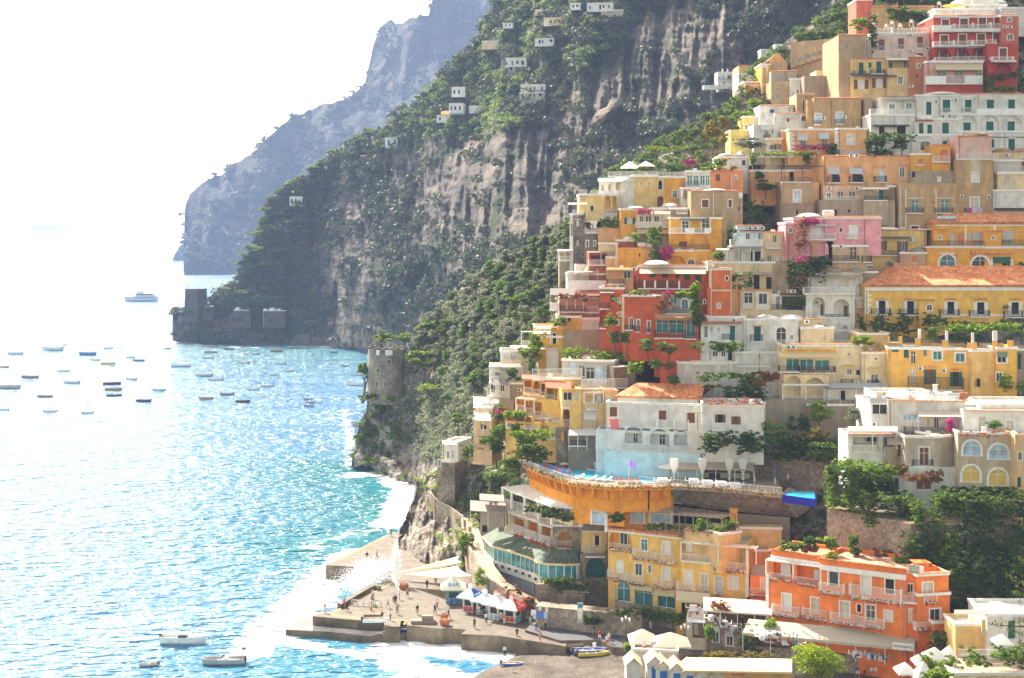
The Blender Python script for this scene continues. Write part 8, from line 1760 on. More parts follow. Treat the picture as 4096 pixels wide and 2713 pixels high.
def figset(pose):
 if pose in _fg:return _fg[pose]
 V_,E,Rr,hz,lean=figure(pose);body=skin_mesh(V_,E,Rr);body.materials.append(SK)
 def cut(sel,g,name):
  bm=bmesh.new();bm.from_mesh(body);bm.normal_update()
  for v in bm.verts:v.co+=v.normal*g
  bmesh.ops.delete(bm,geom=[f for f in bm.faces if not sel(f.calc_center_median())],context='FACES');me=bpy.data.meshes.new(name);bm.to_mesh(me);bm.free();me.materials.append(SK);return me
 top=cut(lambda c:hz-.03<c.z<hz+.53 and abs(c.x)<.27 and(c.y>lean-.2),.016,'shirt')
 low=cut(lambda c:(c.z<hz+.03 and c.z>(.12 if not sit_(pose)else .14))and abs(c.x)<.2,.018,'trousers');sho=cut(lambda c:(c.z<hz+.03 and c.z>.46)and abs(c.x)<.2,.022,'shorts')
 hair=cut(lambda c:c.z>hz+.68 and(c.y>lean-.055 or c.z>hz+.77),.018,'hair')
 _fg[pose]=(body,top,low,sho,hair);return _fg[pose]
def sit_(p):return p=='sit'
CL=dict(w=(.75,.75,.74),k=(.03,.03,.035),r=(.55,.05,.05),b=(.04,.10,.35),t=(.05,.45,.50),y=(.75,.60,.05),p=(.60,.25,.35),g=(.10,.14,.10),n=(.35,.26,.18),o=(.75,.20,.06),s=(.20,.25,.35),h=(.05,.03,.02),l=(.55,.40,.15),v=(.25,.05,.35),x=None)
_cm={}
def cmat(c):
 if c not in _cm:_cm[c]=plain('fabric',CL[c],.85,var=.15,scale=4)
 return _cm[c]
def person(loc,rz,code,pose,label,scale=1.0,group=None):
 body,top,low,sho,hair=figset(pose);r=empty('person',loc,rz,label,'person',group);r.scale=(scale,)*3
 r_=[('body',body,None)]
 if code[0]!='x':r_.append(('shirt',top,code[0]))
 r_.append(('trousers',low,code[1])if code[1].islower()else('shorts',sho,code[1].lower()));r_.append(('hair',hair,code[2]))
 for nm,me,c in r_:
  o=bpy.data.objects.new(nm,me);COL.objects.link(o);o.parent=r
  if c:o.material_slots[0].link='OBJECT';o.material_slots[0].material=cmat(c)
 return r
V(1100,2050,2.6133)
CN=dict(w='white',k='black',r='red',b='dark blue',t='turquoise',y='yellow',p='pink',g='dark green',n='tan',o='orange',s='slate blue',v='purple',l='straw',h='brown')
def crowd(txt,z=ZD):
 for ln in txt.replace('\n','/').split('/'):
  t=ln.split()
  if len(t)<6:continue
  x,y,code,pose,ang=float(t[0]),float(t[1]),t[2],t[3],float(t[4]);where=' '.join(t[5:])
  pose={'s':'stand','w':'walk','p':'phone','i':'sit'}[pose];up=CN.get(code[0],'bare');lab=('bare chested person' if code[0]=='x' else 'person in %s top'%up)+' and %s %s '%(CN[code[1].lower()],'trousers' if code[1].islower()else 'shorts')+where
  if len(lab.split())>16:lab=('bare chested person ' if code[0]=='x' else 'person in %s top '%up)+where
  g_=G(*q(x,y),z);person(g_,R(ang),code,pose,lab)
crowd('''520 1050 oWh s 160 at the outer corner of the pier/725 992 pPh s 20 behind the low railings/750 1032 kKl w 30 beside the low railings/1005 1055 yKh s 90 in front of the low railings/1025 905 wsh s 10 behind the long low railings/1020 962 pkh w 40 leaning on the long low railings/1010 965 sWh s 60 beside the person leaning on the railings
1180 998 wPl w 60 walking on the middle of the pier/1240 945 wkh s 0 in a pair near the pier centre/1262 960 kKh s -20 beside the pair near the pier centre/1278 1068 nnl w 20 walking towards the camera/1205 1128 wkh w 150 above the steps/1385 890 xKh w 200 near the big terracotta pots/1488 1068 kNh s 0 alone left of the flower tub/1590 800 kbh s 200 left of the bar hut
1672 1060 gkh w 30 with an orange bag by the bar hut/1695 1000 wkh w 150 walking by the bar hut/1788 1112 wWh w 60 in a couple near the flower tubs/1815 1114 bnh w 60 on the right of the couple near the tubs/2085 1210 gkh s 200 alone near the pier edge/2208 1160 wkh w 0 in front of the white kiosks/962 500 knh s 170 on the inner landing/1065 485 pkh w 100 striding on the inner landing/1212 248 nnh s 180 at the far end of the inner landing
1680 755 nnh s 0 at the left post of the bar hut/1300 915 wWh s 90 just right of the pair in the pier centre''')
crowd('''1545 1150 xOh i 40 on the left of the stone bench/1650 1160 xPh i -60 on the right of the stone bench''',ZD)
V(1750,2100,2.9585)
crowd('''495 1070 wWl s 180 at the counter of the white kiosk/520 1075 knh s 170 beside another at the white kiosk counter/752 1140 wWh s 10 at the pink roofed kiosk/790 1175 own s 170 at the red kiosk/1100 1205 tNh s 30 in front of the blue notice board/1165 1280 bNl w 60 leaving the shade of the wall/1282 1268 kKl w 120 right of the one in blue/940 1310 khh i 0 seated on the quay edge/1216 1380 pnh w 0 at the top of the beach slip/795 1560 wkh s 180 standing in the surf''',ZD)
crowd('''1855 1310 knh w 60 walking along the promenade/1918 1370 rWh w 20 with a small bag on the promenade/2008 1430 wRh w 10 in front of another on the slip/2030 1400 wNl s 10 behind the one in red on the slip/2025 1240 wsh s 0 by the upturned white dinghy, the left of two/2050 1240 wkh s 0 by the upturned white dinghy, the right of two''',3.0)
V(2400,2250,3.3865)
crowd('''600 920 rkh s 20 beyond the long cream parasols/685 925 wWh s 0 near the one in red beyond the parasols/1085 900 kKh s 0 by the wall near the three globe lamp/1585 1100 nnh w 300 walking past the white arched doors/1030 1395 wNh w 180 on the ramp to the blue doored cabins''',3.0)
V(3000,1960,2.0821)
for x,y,c,p,a,w_ in((885,1480,'nnh','s',0,'on the lane right of the round pine'),(895,1560,'bWl','w',30,'with a child chair on the lane'),(955,1555,'okh','s',0,'in the middle of the group on the lane'),(1010,1565,'wNl','w',200,'with a backpack on the lane'),(1045,1565,'wPl','s',180,'at the right of the group on the lane')):crowd('%d %d %s %s %d %s'%(x,y,c,p,a,w_),3.2)
V(1750,2100,2.9585)
for x,y,z,c,w_ in((370,110,10.0,'wWl','at the top of the lower cliff path, left of two'),(388,118,9.9,'ppl','at the top of the lower cliff path, right of two'),(478,310,8.3,'wwh','halfway down the cliff path'),(928,700,4.6,'rwh','on the lower cliff path by the handrail')):crowd('%d %d %s %s %d %s'%(x,y,c,'w' if x>400 else 's',10,w_),z)
V(1800,1700,2.9585)
for x,y,c,p,w_ in((1715,535,'wwl','s','by the blue towel cart at the pool'),(1750,540,'wwh','s','behind the towel cart at the pool'),(2325,590,'wsh','w','near the flags by the pool'),(1415,590,'xOh','i','seated at the left end of the pool'),(1915,660,'xKh','i','on a lounger at the near pool edge')):crowd('%d %d %s %s %d %s'%(x,y,c,p,20,w_),POOLZ)
V(1900,1300,2.9585)
# boats
def hull(L,B,H,full=.55,n=14,m=7):
 v=[];f=[]
 for i in range(n+1):
  t=i/n;w=B/2*(1-max(0,(t-full)/(1-full))**2.2)*(.86+.14*min(1,t/.25));sh=H*(1+.35*max(0,t-.4)**1.5)
  for j in range(m+1):
   a=math.pi*j/m;c=math.cos(a);s_=math.sin(a)**.6 if math.sin(a)>0 else 0;x=-L/2+L*t+(L*.05*(1-s_)if t>.8 else 0);v.append((x,w*c,sh*(1-s_)-.18*H*s_*1.0))
 for i in range(n):
  for j in range(m):a=i*(m+1)+j;f.append((a,a+1,a+m+2,a+m+1))
 f.append(tuple(range(m+1)))
 return v,f,n,m
def boat(kind,loc,rz,L,hc,label,group='boats moored in the bay'):
 B=L*.34;H=L*(.16 if L>7 and kind=='c' else .13);r=empty('boat',loc,rz,label,'boat',group);v,f,n,m=hull(L,B,H)
 mb=MB();mb.v=v;mb.f=f;mb.m=[0]*len(f);mb.build('hull',plain('hull_paint',hc,.45),r)
 d=MB();z=H*.62;pts=[(v[i*(m+1)][0],v[i*(m+1)][1]*.93)for i in range(n+1)];d.poly([(x,y,z+.25*H*max(0,i/n-.5))for i,(x,y)in enumerate(pts)]+[(x,-y,z+.25*H*max(0,i/n-.5))for i,(x,y)in reversed(list(enumerate(pts)))]);d.build('deck',plain('boat_deck',hc if group and 'beach' in group else(.45,.36,.26)if kind in 'gr' else(.66,.66,.63)),r)
 g=MB();pp_=[Vector((v[i*(m+1)][0],v[i*(m+1)][1],v[i*(m+1)][2]))for i in range(n+1)];g.tube(pp_,.05*(3 if kind=='R' else 1));g.tube([Vector((p.x,-p.y,p.z))for p in pp_],.05*(3 if kind=='R' else 1));g.build('gunwale',plain('rub_rail',(.30,.14,.06)if kind=='g' else(.5,.5,.5)),r)
 if kind in 'gr':
  for x in(-.2,.1):t=MB();t.box(L*x-.12,-B*.42,z+.08,L*x+.12,B*.42,z+.14);t.build('thwart',plain('bench_wood',(.36,.2,.1)),r)
 if kind in 'mRrc':o=MB();o.box(-L/2-.3,-.16,H*.5,-L/2+.1,.16,H+.35);o.bar((-L/2-.15,0,-.2),(-L/2-.15,0,H*.5),.07,5);o.build('outboard_motor',M_iron,r)
 if kind=='M':o=MB();o.bar((0,0,z),(0,0,z+L*.42),.04,5);o.build('mast',M_white,r)
 if kind in 'mR':c=MB();c.box(-.1*L,-B*.16,z,.02*L,B*.16,z+.75);c.build('console',M_white,r);w=MB();w.hexa([(.02*L,-B*.18,z+.6),(.06*L,-B*.18,z+.6),(.06*L,B*.18,z+.6),(.02*L,B*.18,z+.6),(-.03*L,-B*.16,z+1.05),(0,-B*.16,z+1.05),(0,B*.16,z+1.05),(-.03*L,B*.16,z+1.05)]);w.build('windscreen',M_glass,r)
 if kind=='c':c=MB();c.hexa([(-.12*L,-B*.36,z),(.36*L,-B*.2,z),(.36*L,B*.2,z),(-.12*L,B*.36,z),(-.08*L,-B*.3,z+.9),(.16*L,-B*.18,z+.9),(.16*L,B*.18,z+.9),(-.08*L,B*.3,z+.9)]);c.build('cabin',M_white,r);w=MB();w.box(-.09*L,-B*.335,z+.45,.12*L,B*.335,z+.72);w.build('cabin_window',M_glass,r)
 return r
V(0,1250,1.6331)
BT='''100 275 100 c 0 w small motor yacht with a dark windscreen at the far left/345 248 130 c 0 w double ended cabin boat left of centre of the fleet/428 214 38 g 0 s tiny dark boat above the double ended cabin boat/573 278 108 c 0 b white and blue cabin boat/707 236 58 g 0 w little open boat beyond the blue cabin boat/789 208 30 g 0 w smallest boat of the far row/820 142 22 g 0 s lone dark dinghy far out/853 296 55 g 0 w low pale launch beside the blue one/907 318 75 M 0 b blue hulled boat with a thin mast/620 313 58 r 0 w low white launch left of the yellow boat/706 340 92 g 0 y yellow wooden boat in mid fleet/28 360 62 g 180 n brown rowing boat cut by the left edge/196 428 108 M 0 n long boat with a thin mast at left/412 388 76 r 12 w bow raised launch in the second row/468 462 105 m 0 w white motorboat with a black engine in the middle left/68 496 130 c 180 r white fishing boat with a red striped side/730 472 112 g 10 k slim dark boat, uppermost of a group of three/742 508 108 g 0 n pale boat, middle one of a group of three/745 548 92 m 8 k dark speedboat, lowest of a group of three/857 440 68 r 0 w small launch right of the group of three/937 582 96 m 0 k black and white speedboat/1036 510 92 M 0 w pale boat with a mast near the middle/294 554 96 M 0 n broad rowing boat with a mast/25 640 58 m 0 w boat bow cut by the left edge/330 650 92 m 180 w white motorboat low on the left/570 660 76 m 15 w white motorboat pointing right, lowest on the left/1095 238 42 g 0 s faint boat near the cape/1180 354 124 M 0 w long white boat with mast in front of the cape/1378 264 76 r 8 n brown inflatable near the cape/1360 300 70 m 8 w white motorboat under the brown inflatable/1495 242 70 g 0 s barely visible grey boat off the cape/1588 332 82 m 0 w white motorboat in the middle of the bay/1670 276 50 g 0 s faint boat between the two beyond the bay/1808 256 80 g 0 n orange brown wooden boat close under the cliff/1830 338 66 m 0 w dim white boat on the blue water/1876 386 74 r 0 w white launch right in the bay/1788 410 46 g 0 w faint small boat next to the white launch/1330 414 114 m 0 w motorboat with a big black engine/1405 444 102 r 0 w launch close below the big engined motorboat/1742 484 84 m 0 w rib, the upper right one of a pair/1650 506 84 m 0 w rib, the lower left one of a pair/1480 538 88 m 0 s grey launch left of the dark one/1346 568 92 g 0 n brown decked wooden boat/1586 586 92 g 0 k black hulled boat by itself on blue water/2010 570 64 g 8 s grey dinghy, the upper of three together/2022 588 66 m 6 w white dinghy, the middle of three together/2018 614 66 g 0 b bluish dinghy, the lower of three together/2180 262 55 g 0 s grey boat near the rocks of the cliff/2290 238 60 g 0 h reddish brown boat at the foot of the cliff/2255 352 50 g 0 s pale boat beside the round tower, the upper one/2335 412 70 g 0 w white boat beside the round tower/2320 478 115 r -8 w long pale boat tied left of the round tower'''
HC=dict(w=(.70,.70,.68),s=(.28,.30,.32),b=(.10,.22,.45),y=(.62,.48,.06),n=(.34,.22,.13),k=(.04,.045,.05),r=(.50,.45,.42),h=(.25,.08,.04))
for ln in BT.split('/'):
 t=ln.split();x,y,w,kd,a,c=float(t[0]),float(t[1]),float(t[2]),t[3],float(t[4]),t[5];p=G(*q(x,y),.1);boat(kd,p,R(a+180 if kd!='g' else a),w/View.k*p.y/F,HC[c],' '.join(t[6:]))
V(500,2400,3.9467)
p=G(*q(920,685),.0);y_=boat('c',p,R(-4),7.3,(.72,.72,.70),'white motor yacht with a cream canopy anchored off the pier',None);y_.name='motor_yacht'
m=MB();m.hexa([(-2.4,-.9,2.5),(-.3,-.9,2.75),(-.3,.9,2.75),(-2.4,.9,2.5),(-2.4,-.9,2.6),(-.3,-.9,2.9),(-.3,.9,2.9),(-2.4,.9,2.6)]);m.build('canopy',cloth('boat_canopy',(.80,.66,.42),.4),y_)
m=MB();[m.bar((-1.3,s*.9,.8),(x,s*.88,2.6),.04,4)for s in(-1,1)for x in(-2.2,-.6)];m.build('canopy_frame',M_steel,y_)
p=G(*q(1560,1010),.0);y_=boat('R',p,R(184),6.4,(.42,.40,.40),'grey rigid inflatable boat with a raised black engine',None);m=MB();m.bar((-2.6,-.5,.6),(-3.1,-.3,2.3),.05,4);m.bar((-2.6,.5,.6),(-3.1,.3,2.3),.05,4);m.box(-3.4,-.4,2.2,-2.8,.4,2.5);m.build('light_arch',M_iron,y_)
p=G(*q(375,1045),.0);boat('R',p,R(194),2.7,(.42,.38,.38),'small grey inflatable dinghy at the bottom left',None)
V(0,860,3.3829)
p=G(*q(1915,1172),0);fr=boat('x',p,R(180),30,(.50,.52,.58),'grey passenger ferry crossing far out on the bay',None);fr.name='ferry'
m=MB();m.box(-14,-3.6,2,8,3.6,5.2);m.box(-12,-3.2,5.2,5,3.2,7.6);m.box(-2,-2.5,7.6,4,2.5,9.8);m.build('superstructure',plain('ferry_white',(.6,.6,.6)),fr);m=MB();m.box(-13,-3.7,3.4,7,3.7,4.4);m.box(-11,-3.3,6.0,4,3.3,7.0);m.build('window_band',M_glass,fr)
V(1100,2050,2.6133)
boat('r',G(*q(1370,1238),ZL),R(-3),3.6,(.05,.12,.45),'blue and white rowing boat hauled out on the lower landing',None);boat('r',G(*q(1052,1145),ZD+.55),R(3),4.2,(.66,.66,.64),'white rowing boat laid on top of the pier block',None)
m=MB();a=G(*q(945,1135),ZL);b=G(*q(1140,1130),ZL);m.box(a.x,a.y-3,0,b.x-.3,a.y+.5,ZD+.5);tag(m.build('mooring_block',M_quay),'square concrete block on the front of the pier','block')
for x,y,lb in((1330,800,'big terracotta pot by the mast, left one'),(1362,805,'big terracotta pot by the mast, right one'),(1755,1178,'terracotta barrel tub, left one of two on the pier'),(1790,1180,'terracotta barrel tub, right one of two on the pier'),(1765,1125,'small terracotta tub behind the two barrels')):
 o=MB();o.lathe((0,0,0),[(.42,0),(.58,.6),(.6,1.0),(.5,1.0),(.48,.8)],12);o=o.build('planter',plain('terracotta',(.50,.20,.09)));o.location=G(*q(x,y),ZD);tag(o,lb,'planter')
m=MB();c=G(*q(1590,1165),ZD);m.box(c.x-2.6,c.y-.3,ZD,c.x+1.4,c.y+1.2,ZD+.55);m.box(c.x-.9,c.y+.1,ZD+.55,c.x+.9,c.y+1.0,ZD+1.25);tag(m.build('stone_bench',plain('bench_stone',(.26,.20,.15))),'low stone bench with a raised middle on the pier','bench')
m=MB()
for x0,y0,x1,y1 in((800,905,1110,935),(795,975,1110,990)):a,b=G(*q(x0,y0+60*(y0<950)),ZD),G(*q(x1,y1+55*(y0<950)),ZD);[m.bar(a+Vector((0,0,h)),b+Vector((0,0,h)),.05)for h in(.45,.9)];[m.bar(a.lerp(b,i/5),a.lerp(b,i/5)+Vector((0,0,.95)),.05)for i in range(6)]
tag(m.build('boarding_gangway',M_steel),'grey steel gangway railings lying on the pier','gangway')
V(1750,2100,2.9585)
for x,y,k,L,a,c,lb in((1530,1450,'r',3.2,5,(.72,.50,.04),'yellow kayak at the left of the beached boats'),(1560,1415,'r',4.4,6,(.62,.55,.48),'white rowing boat with oars above the yellow kayak'),(1740,1440,'g',7.5,12,(.52,.42,.30),'long wooden boat under a tarpaulin on the beach'),(1710,1500,'r',3.6,0,(.62,.08,.04),'red and white pedal boat on the beach'),(1800,1520,'r',5,6,(.05,.15,.55),'blue kayak beside the yellow one on the beach'),(1840,1548,'r',4.6,4,(.75,.60,.05),'bright yellow kayak nearest the water'),(1990,1535,'r',2.2,30,(.80,.55,.03),'round yellow dinghy on the slipway'),(1870,1480,'m',4.0,10,(.70,.70,.70),'white motorboat on the beach')):
 boat(k,G(*q(x,y),1.6),R(a),L,c,lb,'boats pulled up on the beach')
boat('r',G(2048,2662,.6),R(-5),3.2,(.10,.22,.60),'small blue boat at the edge of the surf',None)
def flipboat(x,y,w,col,lb):
 g_=G(*q(x,y),3.0);r=boat('x',g_+Vector((0,.8,.9)),0,w,col,lb,'upturned boats by the promenade wall');r.rotation_euler=(R(70),0,R(-6));return r
flipboat(2065,1235,4.6,(.72,.72,.70),'white dinghy leaning on its side against the promenade wall');flipboat(2265,1275,4.4,(.62,.20,.05),'orange dinghy leaning on its side against the promenade wall')
flipboat(1715,1205,2.8,(.03,.10,.45),'blue covered dinghy beside the notice stand')
def streetlamp(x,yb,yt,Y,lb):
 e=empty('street_lamp',P(*q(x,yb),Y),0,lb,'street lamp');h=(q(x,yb)[1]-q(x,yt)[1])*Y/F;m=MB();m.lathe((0,0,0),[(.2,0),(.12,.5),(.07,.8),(.05,h-.6)],8);[m.bar((0,0,h-1.0),(d*.55,0,h-.8),.04)for d in(-1,1)];m.build('post',M_iron,e)
 for dx,z in((-.55,h-.8),(.55,h-.8),(0,h-.5)):g_=MB();g_.lathe((dx,0,z),[(.08,0),(.2,.4),(.2,.45),(.02,.65)],6);g_.build('lantern',plain('lamp_glass',(.75,.75,.72),.3),e)
V(2400,2250,3.3865)
streetlamp(350,1100,730,214,'black three lantern street lamp at the top of the slipway');streetlamp(1150,1080,840,213.5,'three lantern street lamp by the blue awned shop')
V(3000,1960,2.0821);streetlamp(360,1340,1180,203,'street lamp in front of the orange hotel restaurant, left one')
V(2400,2250,3.3865)
bigpar(390,760,925,1040,211,'long billowing cream parasol, left half of the terrace bar cover',(.80,.72,.60),5);bigpar(700,1210,970,1080,209,'long billowing cream parasol, right half of the terrace bar cover',(.80,.72,.60),5)
B=Bld('terrace_bar','curved white walled terrace bar with seated guests under cream parasols','bar');B.face(435,1050,1160,1330,(.60,.54,.46),Y=206,a=-9,d=5,rim='w',roofc=(.2,.15,.12)).done()
for i in range(9):x=600+i*55;person(P(*q(x,1185+i*7),208+(i%3)),R(i*50),'wkrnpbsgw'[i]+'Nkh'[1]+'h','sit','person in a %s top seated at the terrace bar under the cream parasols'%CN['wkrnpbsgw'[i]],group='guests of the terrace bar')
for i,(x,y,w,dx,lb)in enumerate(((360,1390,190,0,'plain white beach cabin at the left end of the row'),(640,1370,200,700,'white beach cabin with a tall blue door behind the first'),(760,1430,180,815,'white beach cabin with a blue door and step, second in front'),(940,1460,190,995,'white beach cabin with a lifebuoy beside its blue door'),(1120,1490,200,1175,'white beach cabin with a bright blue door in the middle of the row'),(1310,1520,200,1365,'white beach cabin half cut by the bottom edge'),(1500,1550,180,1540,'last white beach cabin at the right end of the row'))):
 Yc=184-i*.6;a=P(*q(x,y),Yc);b=P(*q(x+w,y),Yc);W_=b.x-a.x;e=empty('beach_cabin',(a.x,Yc,a.z-3.0),0,lb,'cabin','beach cabins');m=MB();m.box(0,0,-1.5,W_,3,3.0);m.poly([(0,0,3.0),(W_,0,3.0),(W_/2,0,3.9)]);m.build('wall',colm('white',.1),e);m=MB()
 for s in(0,1):x0,x1=(-.25,W_/2)if s==0 else(W_+.25,W_/2);m.hexa([(x0,-.35,2.88),(x1,-.35,3.95),(x1,3.3,3.95),(x0,3.3,2.88),(x0,-.35,2.96),(x1,-.35,4.03),(x1,3.3,4.03),(x0,3.3,2.96)])
 m.build('roof',plain('cabin_roof',(.66,.50,.34),.8),e)
 if dx:dl=P(*q(dx,y),Yc).x-a.x;m=MB();m.box(dl,-.05,-.5,dl+.85,.02,2.6);m.build('door',plain('blue_door',(.03,.18,.55),.5),e)
B=Bld('beach_bar','wide straw coloured roof of the beach bar at the bottom edge','bar');B.face(1190,2600,1480,1620,(.70,.44,.16),Y=186,a=-3,d=3,rim=None,par=0,top=False).awn(1180,2600,1290,1465,7,(.80,.66,.40),val=.2,trans=.2,x0f=1130).W('1760 1495 1980 1560 o').done()
V(3000,1960,2.0821)
for x0,x1,y0,y1,Y,lb in((1215,1370,1450,1505,188,'white parasol on the square by the steps'),(1360,1530,1440,1560,186,'big white parasol beside the leafy pergola'),(1450,1630,1325,1385,192,'white parasol against the orange hotel wall'),(1620,1700,1310,1370,192,'white parasol partly behind the corner railing'),(1360,1450,1385,1430,190,'small white parasol near the restaurant steps'),(2030,2170,1215,1265,187,'white parasol on the bottom right terrace')):bigpar(x0,x1,y0,y1,Y,lb,(.78,.78,.77),3)
def table(x,y,Y,lb,grp,r=.55):
 c=P(*q(x,y),Y);e=empty('table',c,0,lb,'table',grp);m=MB();m.box(-r,-r,.0,r,r,.78);m.build('tablecloth',plain('table_linen',(.72,.70,.74),.8),e)
 for s in(-1,1):k=MB();k.box(s*(r+.15)-(.5 if s<0 else 0),-.22,.42,s*(r+.15)+(.5 if s>0 else 0),.22,.47);k.box(s*(r+.6)-.03,-.22,.42,s*(r+.6)+.03,.22,.95);k.build('chair',M_white,e)
for x,y in((110,1245),(215,1225),(295,1285),(400,1300),(890,1390),(1005,1405),(1095,1420)):table(x,y,206.3 if x<500 else 202,'striped cloth table under the awning of the orange hotel restaurant','tables of the orange hotel restaurant')
V(2400,2250,3.3865)
for x,y in((1265,650),(1355,700),(1520,790),(1600,820),(1680,870),(1810,920),(1960,960),(2030,1000),(2220,1050)):table(x,y,214.8 if x>1450 else 218,'white cloth table of the shaded terrace restaurant','tables of the terrace restaurant')
V(2400,1900,2.9585)
for x,y in((740,95),(1110,100),(1265,120),(1430,135),(1600,150)):table(x,y,G(*q(x,y),POOLZ).y,'white cloth table on the pool terrace behind the railing','tables on the pool terrace',.8)
V(3000,1960,2.0821)
for i,(x,y,V_)in enumerate(((130,1235,0),(225,1205,0),(320,1270,0),(385,1290,0),(905,1375,1),(1020,1395,1),(1110,1405,1))):person(P(*q(x,y+30),205.2 if not V_ else 201.2),R(i*70),'wkrsnbg'[i]+'kh','sit','guest in %s top seated under the awning of the orange hotel restaurant'%CN['wkrsnbg'[i]])
V(2400,2250,3.3865)
for i,(x,y)in enumerate(((1310,690),(1560,815),(1640,850),(1740,880),(1860,935),(1990,980),(2060,900),(2150,1010),(2290,1060),(1930,850))):person(P(*q(x,y+25),214 if x>1450 else 217.4),R(i*55),'wknwsrwbwk'[i]+'kh','sit' if i not in(6,9)else 'stand','person in %s top among the tables of the shaded terrace restaurant'%CN['wknwsrwbwk'[i]],group='people at the terrace restaurant')
def lounger(x,y,a,c,lb):e=empty('sun_lounger',G(*q(x,y),POOLZ),R(a),lb,'sun lounger','sun loungers by the pool');m=MB();m.box(-.33,-.9,.25,.33,.5,.33);[m.box(sx*.28-.03,sy-.03,0,sx*.28+.03,sy+.03,.25)for sx in(-1,1)for sy in(-.8,.8)];m.build('frame',M_white,e);m=MB();m.box(-.31,-.9,.33,.31,.45,.42);m.hexa([(-.31,.45,.33),(.31,.45,.33),(.31,1.0,.75),(-.31,1.0,.75),(-.31,.40,.42),(.31,.40,.42),(.31,.95,.84),(-.31,.95,.84)]);m.build('cushion',plain('lounger_cushion',c,.8),e)
LO='blue cushioned sun lounger in the packed corner left of the pool'
V(1800,1700,2.9585)
for i in range(18):lounger(1030+(i%9)*46-(i//9)*20,480+(i%9)*13+(i//9)*20,20,(.20,.24,.55)if i%3 else(.40,.16,.10),LO if i%3 else 'brown cushioned sun lounger in the packed corner left of the pool')
for x in(1530,1680,1780,1860):lounger(x,640+(x-1530)*.1,-60,(.66,.62,.60),'white cushioned sun lounger along the near pool edge')
for x in(1990,2040,2110,2160,2230):lounger(x,690,10,(.36,.15,.08),'brown sun lounger along the near pool edge')
for x,y0,y1,lb in((1248,405,480,'open cream parasol by the packed loungers, left one'),(1355,440,510,'open cream parasol by the packed loungers, right one')):parasol(x,y0,y1+30,125,G(*q(x,y1+30),POOLZ).y,(.80,.70,.50),lb)
V(2600,1440,2.9585)
parasol(240,1225,1420,320,240,(.82,.81,.78),'large white parasol at the right end of the pool');parasol(310,1290,1400,140,239,(.80,.66,.42),'cream parasol in front of the large white one')
B=Bld('bar_canopy','reed roofed pool bar with white tied curtains','bar');B.face(520,1180,1330,1440,(.55,.50,.42),Y=241.5,a=-6,d=2,rim=None,top=False,ext=0).awn(400,1230,1180,1290,3.6,(.40,.32,.24),val=.1,trans=.1,posts=5,x0f=330,x1f=1230);B.W('700 1345 830 1400 k');B.done()
for x,lb in((620,'white tied curtain at the left post of the pool bar'),(940,'white tied curtain at the middle post of the pool bar'),(1100,'white tied curtain at the right post of the pool bar'),(285,'white tied curtain beside the large parasol')):m=MB();c=P(*q(x,1420),237.4);m.lathe((0,0,0),[(.25,0),(.12,.8),(.7,2.6),(.75,3.6)],8,1,.3);o=m.build('curtain',cloth('white_curtain',(.8,.79,.76),.4));o.location=c;tag(o,lb,'curtain')
for x,y0,y1,lb in((1237,1375,1465,'closed cream parasol, left of three by the rubble wall'),(1480,1390,1495,'closed cream parasol, middle of three by the rubble wall'),(1633,1345,1425,'closed cream parasol, right of three by the rubble wall')):Yp=G(*q(x,y1),POOLZ).y;m=MB();h=(y1-y0)/View.k*Yp/F;m.lathe((0,0,0),[(.04,0),(.04,h*.3),(.2,h*.35),(.12,h*.9),(0,h)],8);o=m.build('closed_parasol',cloth('parasol_cloth',(.75,.62,.40),.3));o.location=P(*q(x,y1),Yp);tag(o,lb,'parasol')
V(1800,1700,2.9585)
m=MB();c=P(*q(2115,700),G(*q(2115,700),POOLZ).y);e=empty('flag',c,0,'purple flag on a pole at the pool edge','flag');m.bar((0,0,0),(0,0,4.5),.04,5);m.build('pole',M_white,e);m=MB();[m.quad((.1+i*.25,.1*(i%2),4.2-i*.25),(.1+(i+1)*.25,.1*((i+1)%2),4.0-i*.25),(.1+(i+1)*.25,.1*((i+1)%2),2.7-i*.1),(.1+i*.25,.1*(i%2),3.0-i*.1))for i in range(4)];m.build('cloth',cloth('flag_purple',(.30,.16,.60),.4),e)
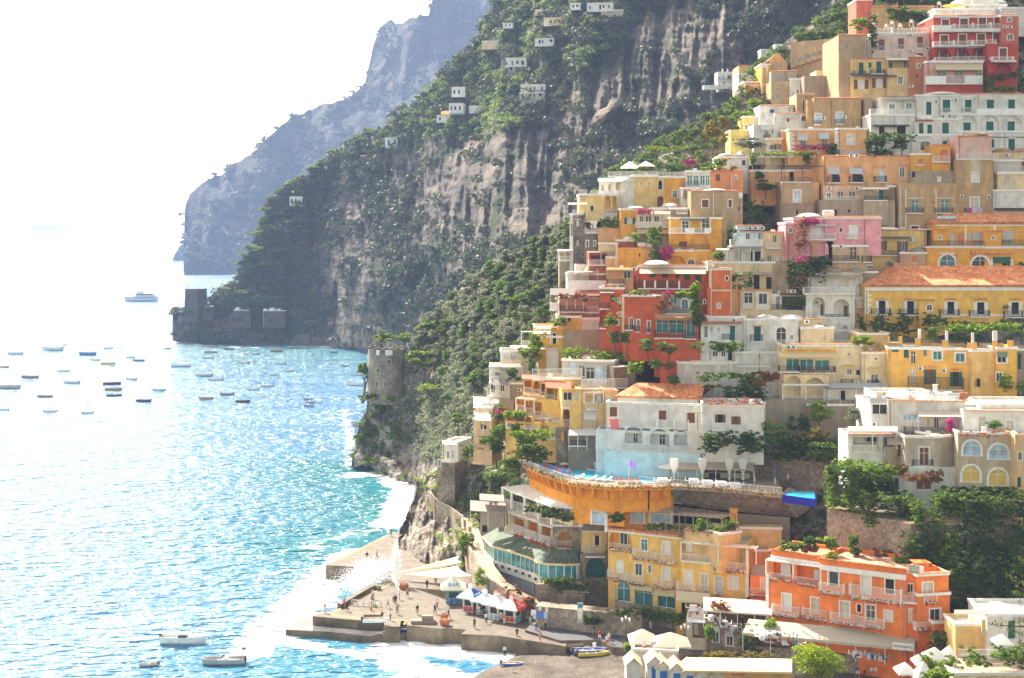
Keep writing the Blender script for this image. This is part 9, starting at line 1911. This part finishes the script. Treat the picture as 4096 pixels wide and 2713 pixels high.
V(1900,1300,2.9585);m=MB();c=[P(*q(x,y),246)for x,y in((1590,1110),(1695,1110),(1712,1250),(1615,1250))];m.quad(*c);m.quad(*[p+Vector((0,.04,0))for p in c[::-1]]);tag(m.build('beach_towel',cloth('pink_towel',(.80,.28,.26),.3)),'pink towel hanging from the white villa balcony','towel')
V(3300,480,2.9585)
for x0,x1,c,lb in((1688,1735,(.60,.05,.35),'magenta towel on the line of the tower house'),(1738,1798,(.75,.62,.62),'pale pink towel on the line of the tower house'),(1802,1862,(.55,.55,.75),'pale blue towel on the line of the tower house')):m=MB();a,b=P(*q(x0,1098),287.3),P(*q(x1,1040),287.3);m.box(a.x,a.y,a.z,b.x,a.y+.04,b.z);tag(m.build('towel',cloth('towel_cloth',c,.3)),lb,'towel')
V(3000,1960,2.0821)
rng=np.random.default_rng(3);e=empty('olive_tree',P(*q(2420,1500),60),0,'close olive tree reaching in from the right edge','tree');m=MB();cs=[];O_=e.location
for sx,sy,ex,ey in((2420,500,2260,260),(2420,700,2250,560),(2430,900,2140,690),(2430,950,2180,850),(2430,1000,2240,1100),(2430,1150,1990,1120),(2430,1250,2150,1160),(2430,1450,2150,1400),(2430,1350,2240,1270),(2430,820,2290,780)):
 a,b=P(*q(sx,sy),60+rng.uniform(-1,1)),P(*q(ex,ey),58.5+rng.uniform(-1,1));m.bar(a-O_,b-O_,.035,5,.008);[cs.append(np.array(a.lerp(b,t)-O_)+rng.normal(size=3)*.20*(1.15-t))for t in np.linspace(.1,1,95)]
m.bar((.6,0,-8),(.5,0,13),.16,6);m.build('branch',BARK,e);cs=np.array(cs);n=len(cs);d=rng.normal(size=(n,3))*np.array([1,.5,1])+np.array([-.9,0,.25]);d/=np.linalg.norm(d,axis=1)[:,None];s2=np.cross(d,rng.normal(size=(n,3)));s2/=np.linalg.norm(s2,axis=1)[:,None]
L2=rng.uniform(.10,.17,n)[:,None];v=np.stack([cs,cs+d*L2*.5+s2*.022,cs+d*L2,cs+d*L2*.5-s2*.022],1).reshape(-1,3);np_obj('leaves',v,np.arange(4*n).reshape(n,4),leafmat('olive_leaf_near',(.06,.09,.03),(.16,.21,.07),(.24,.28,.10),.5,3),e)
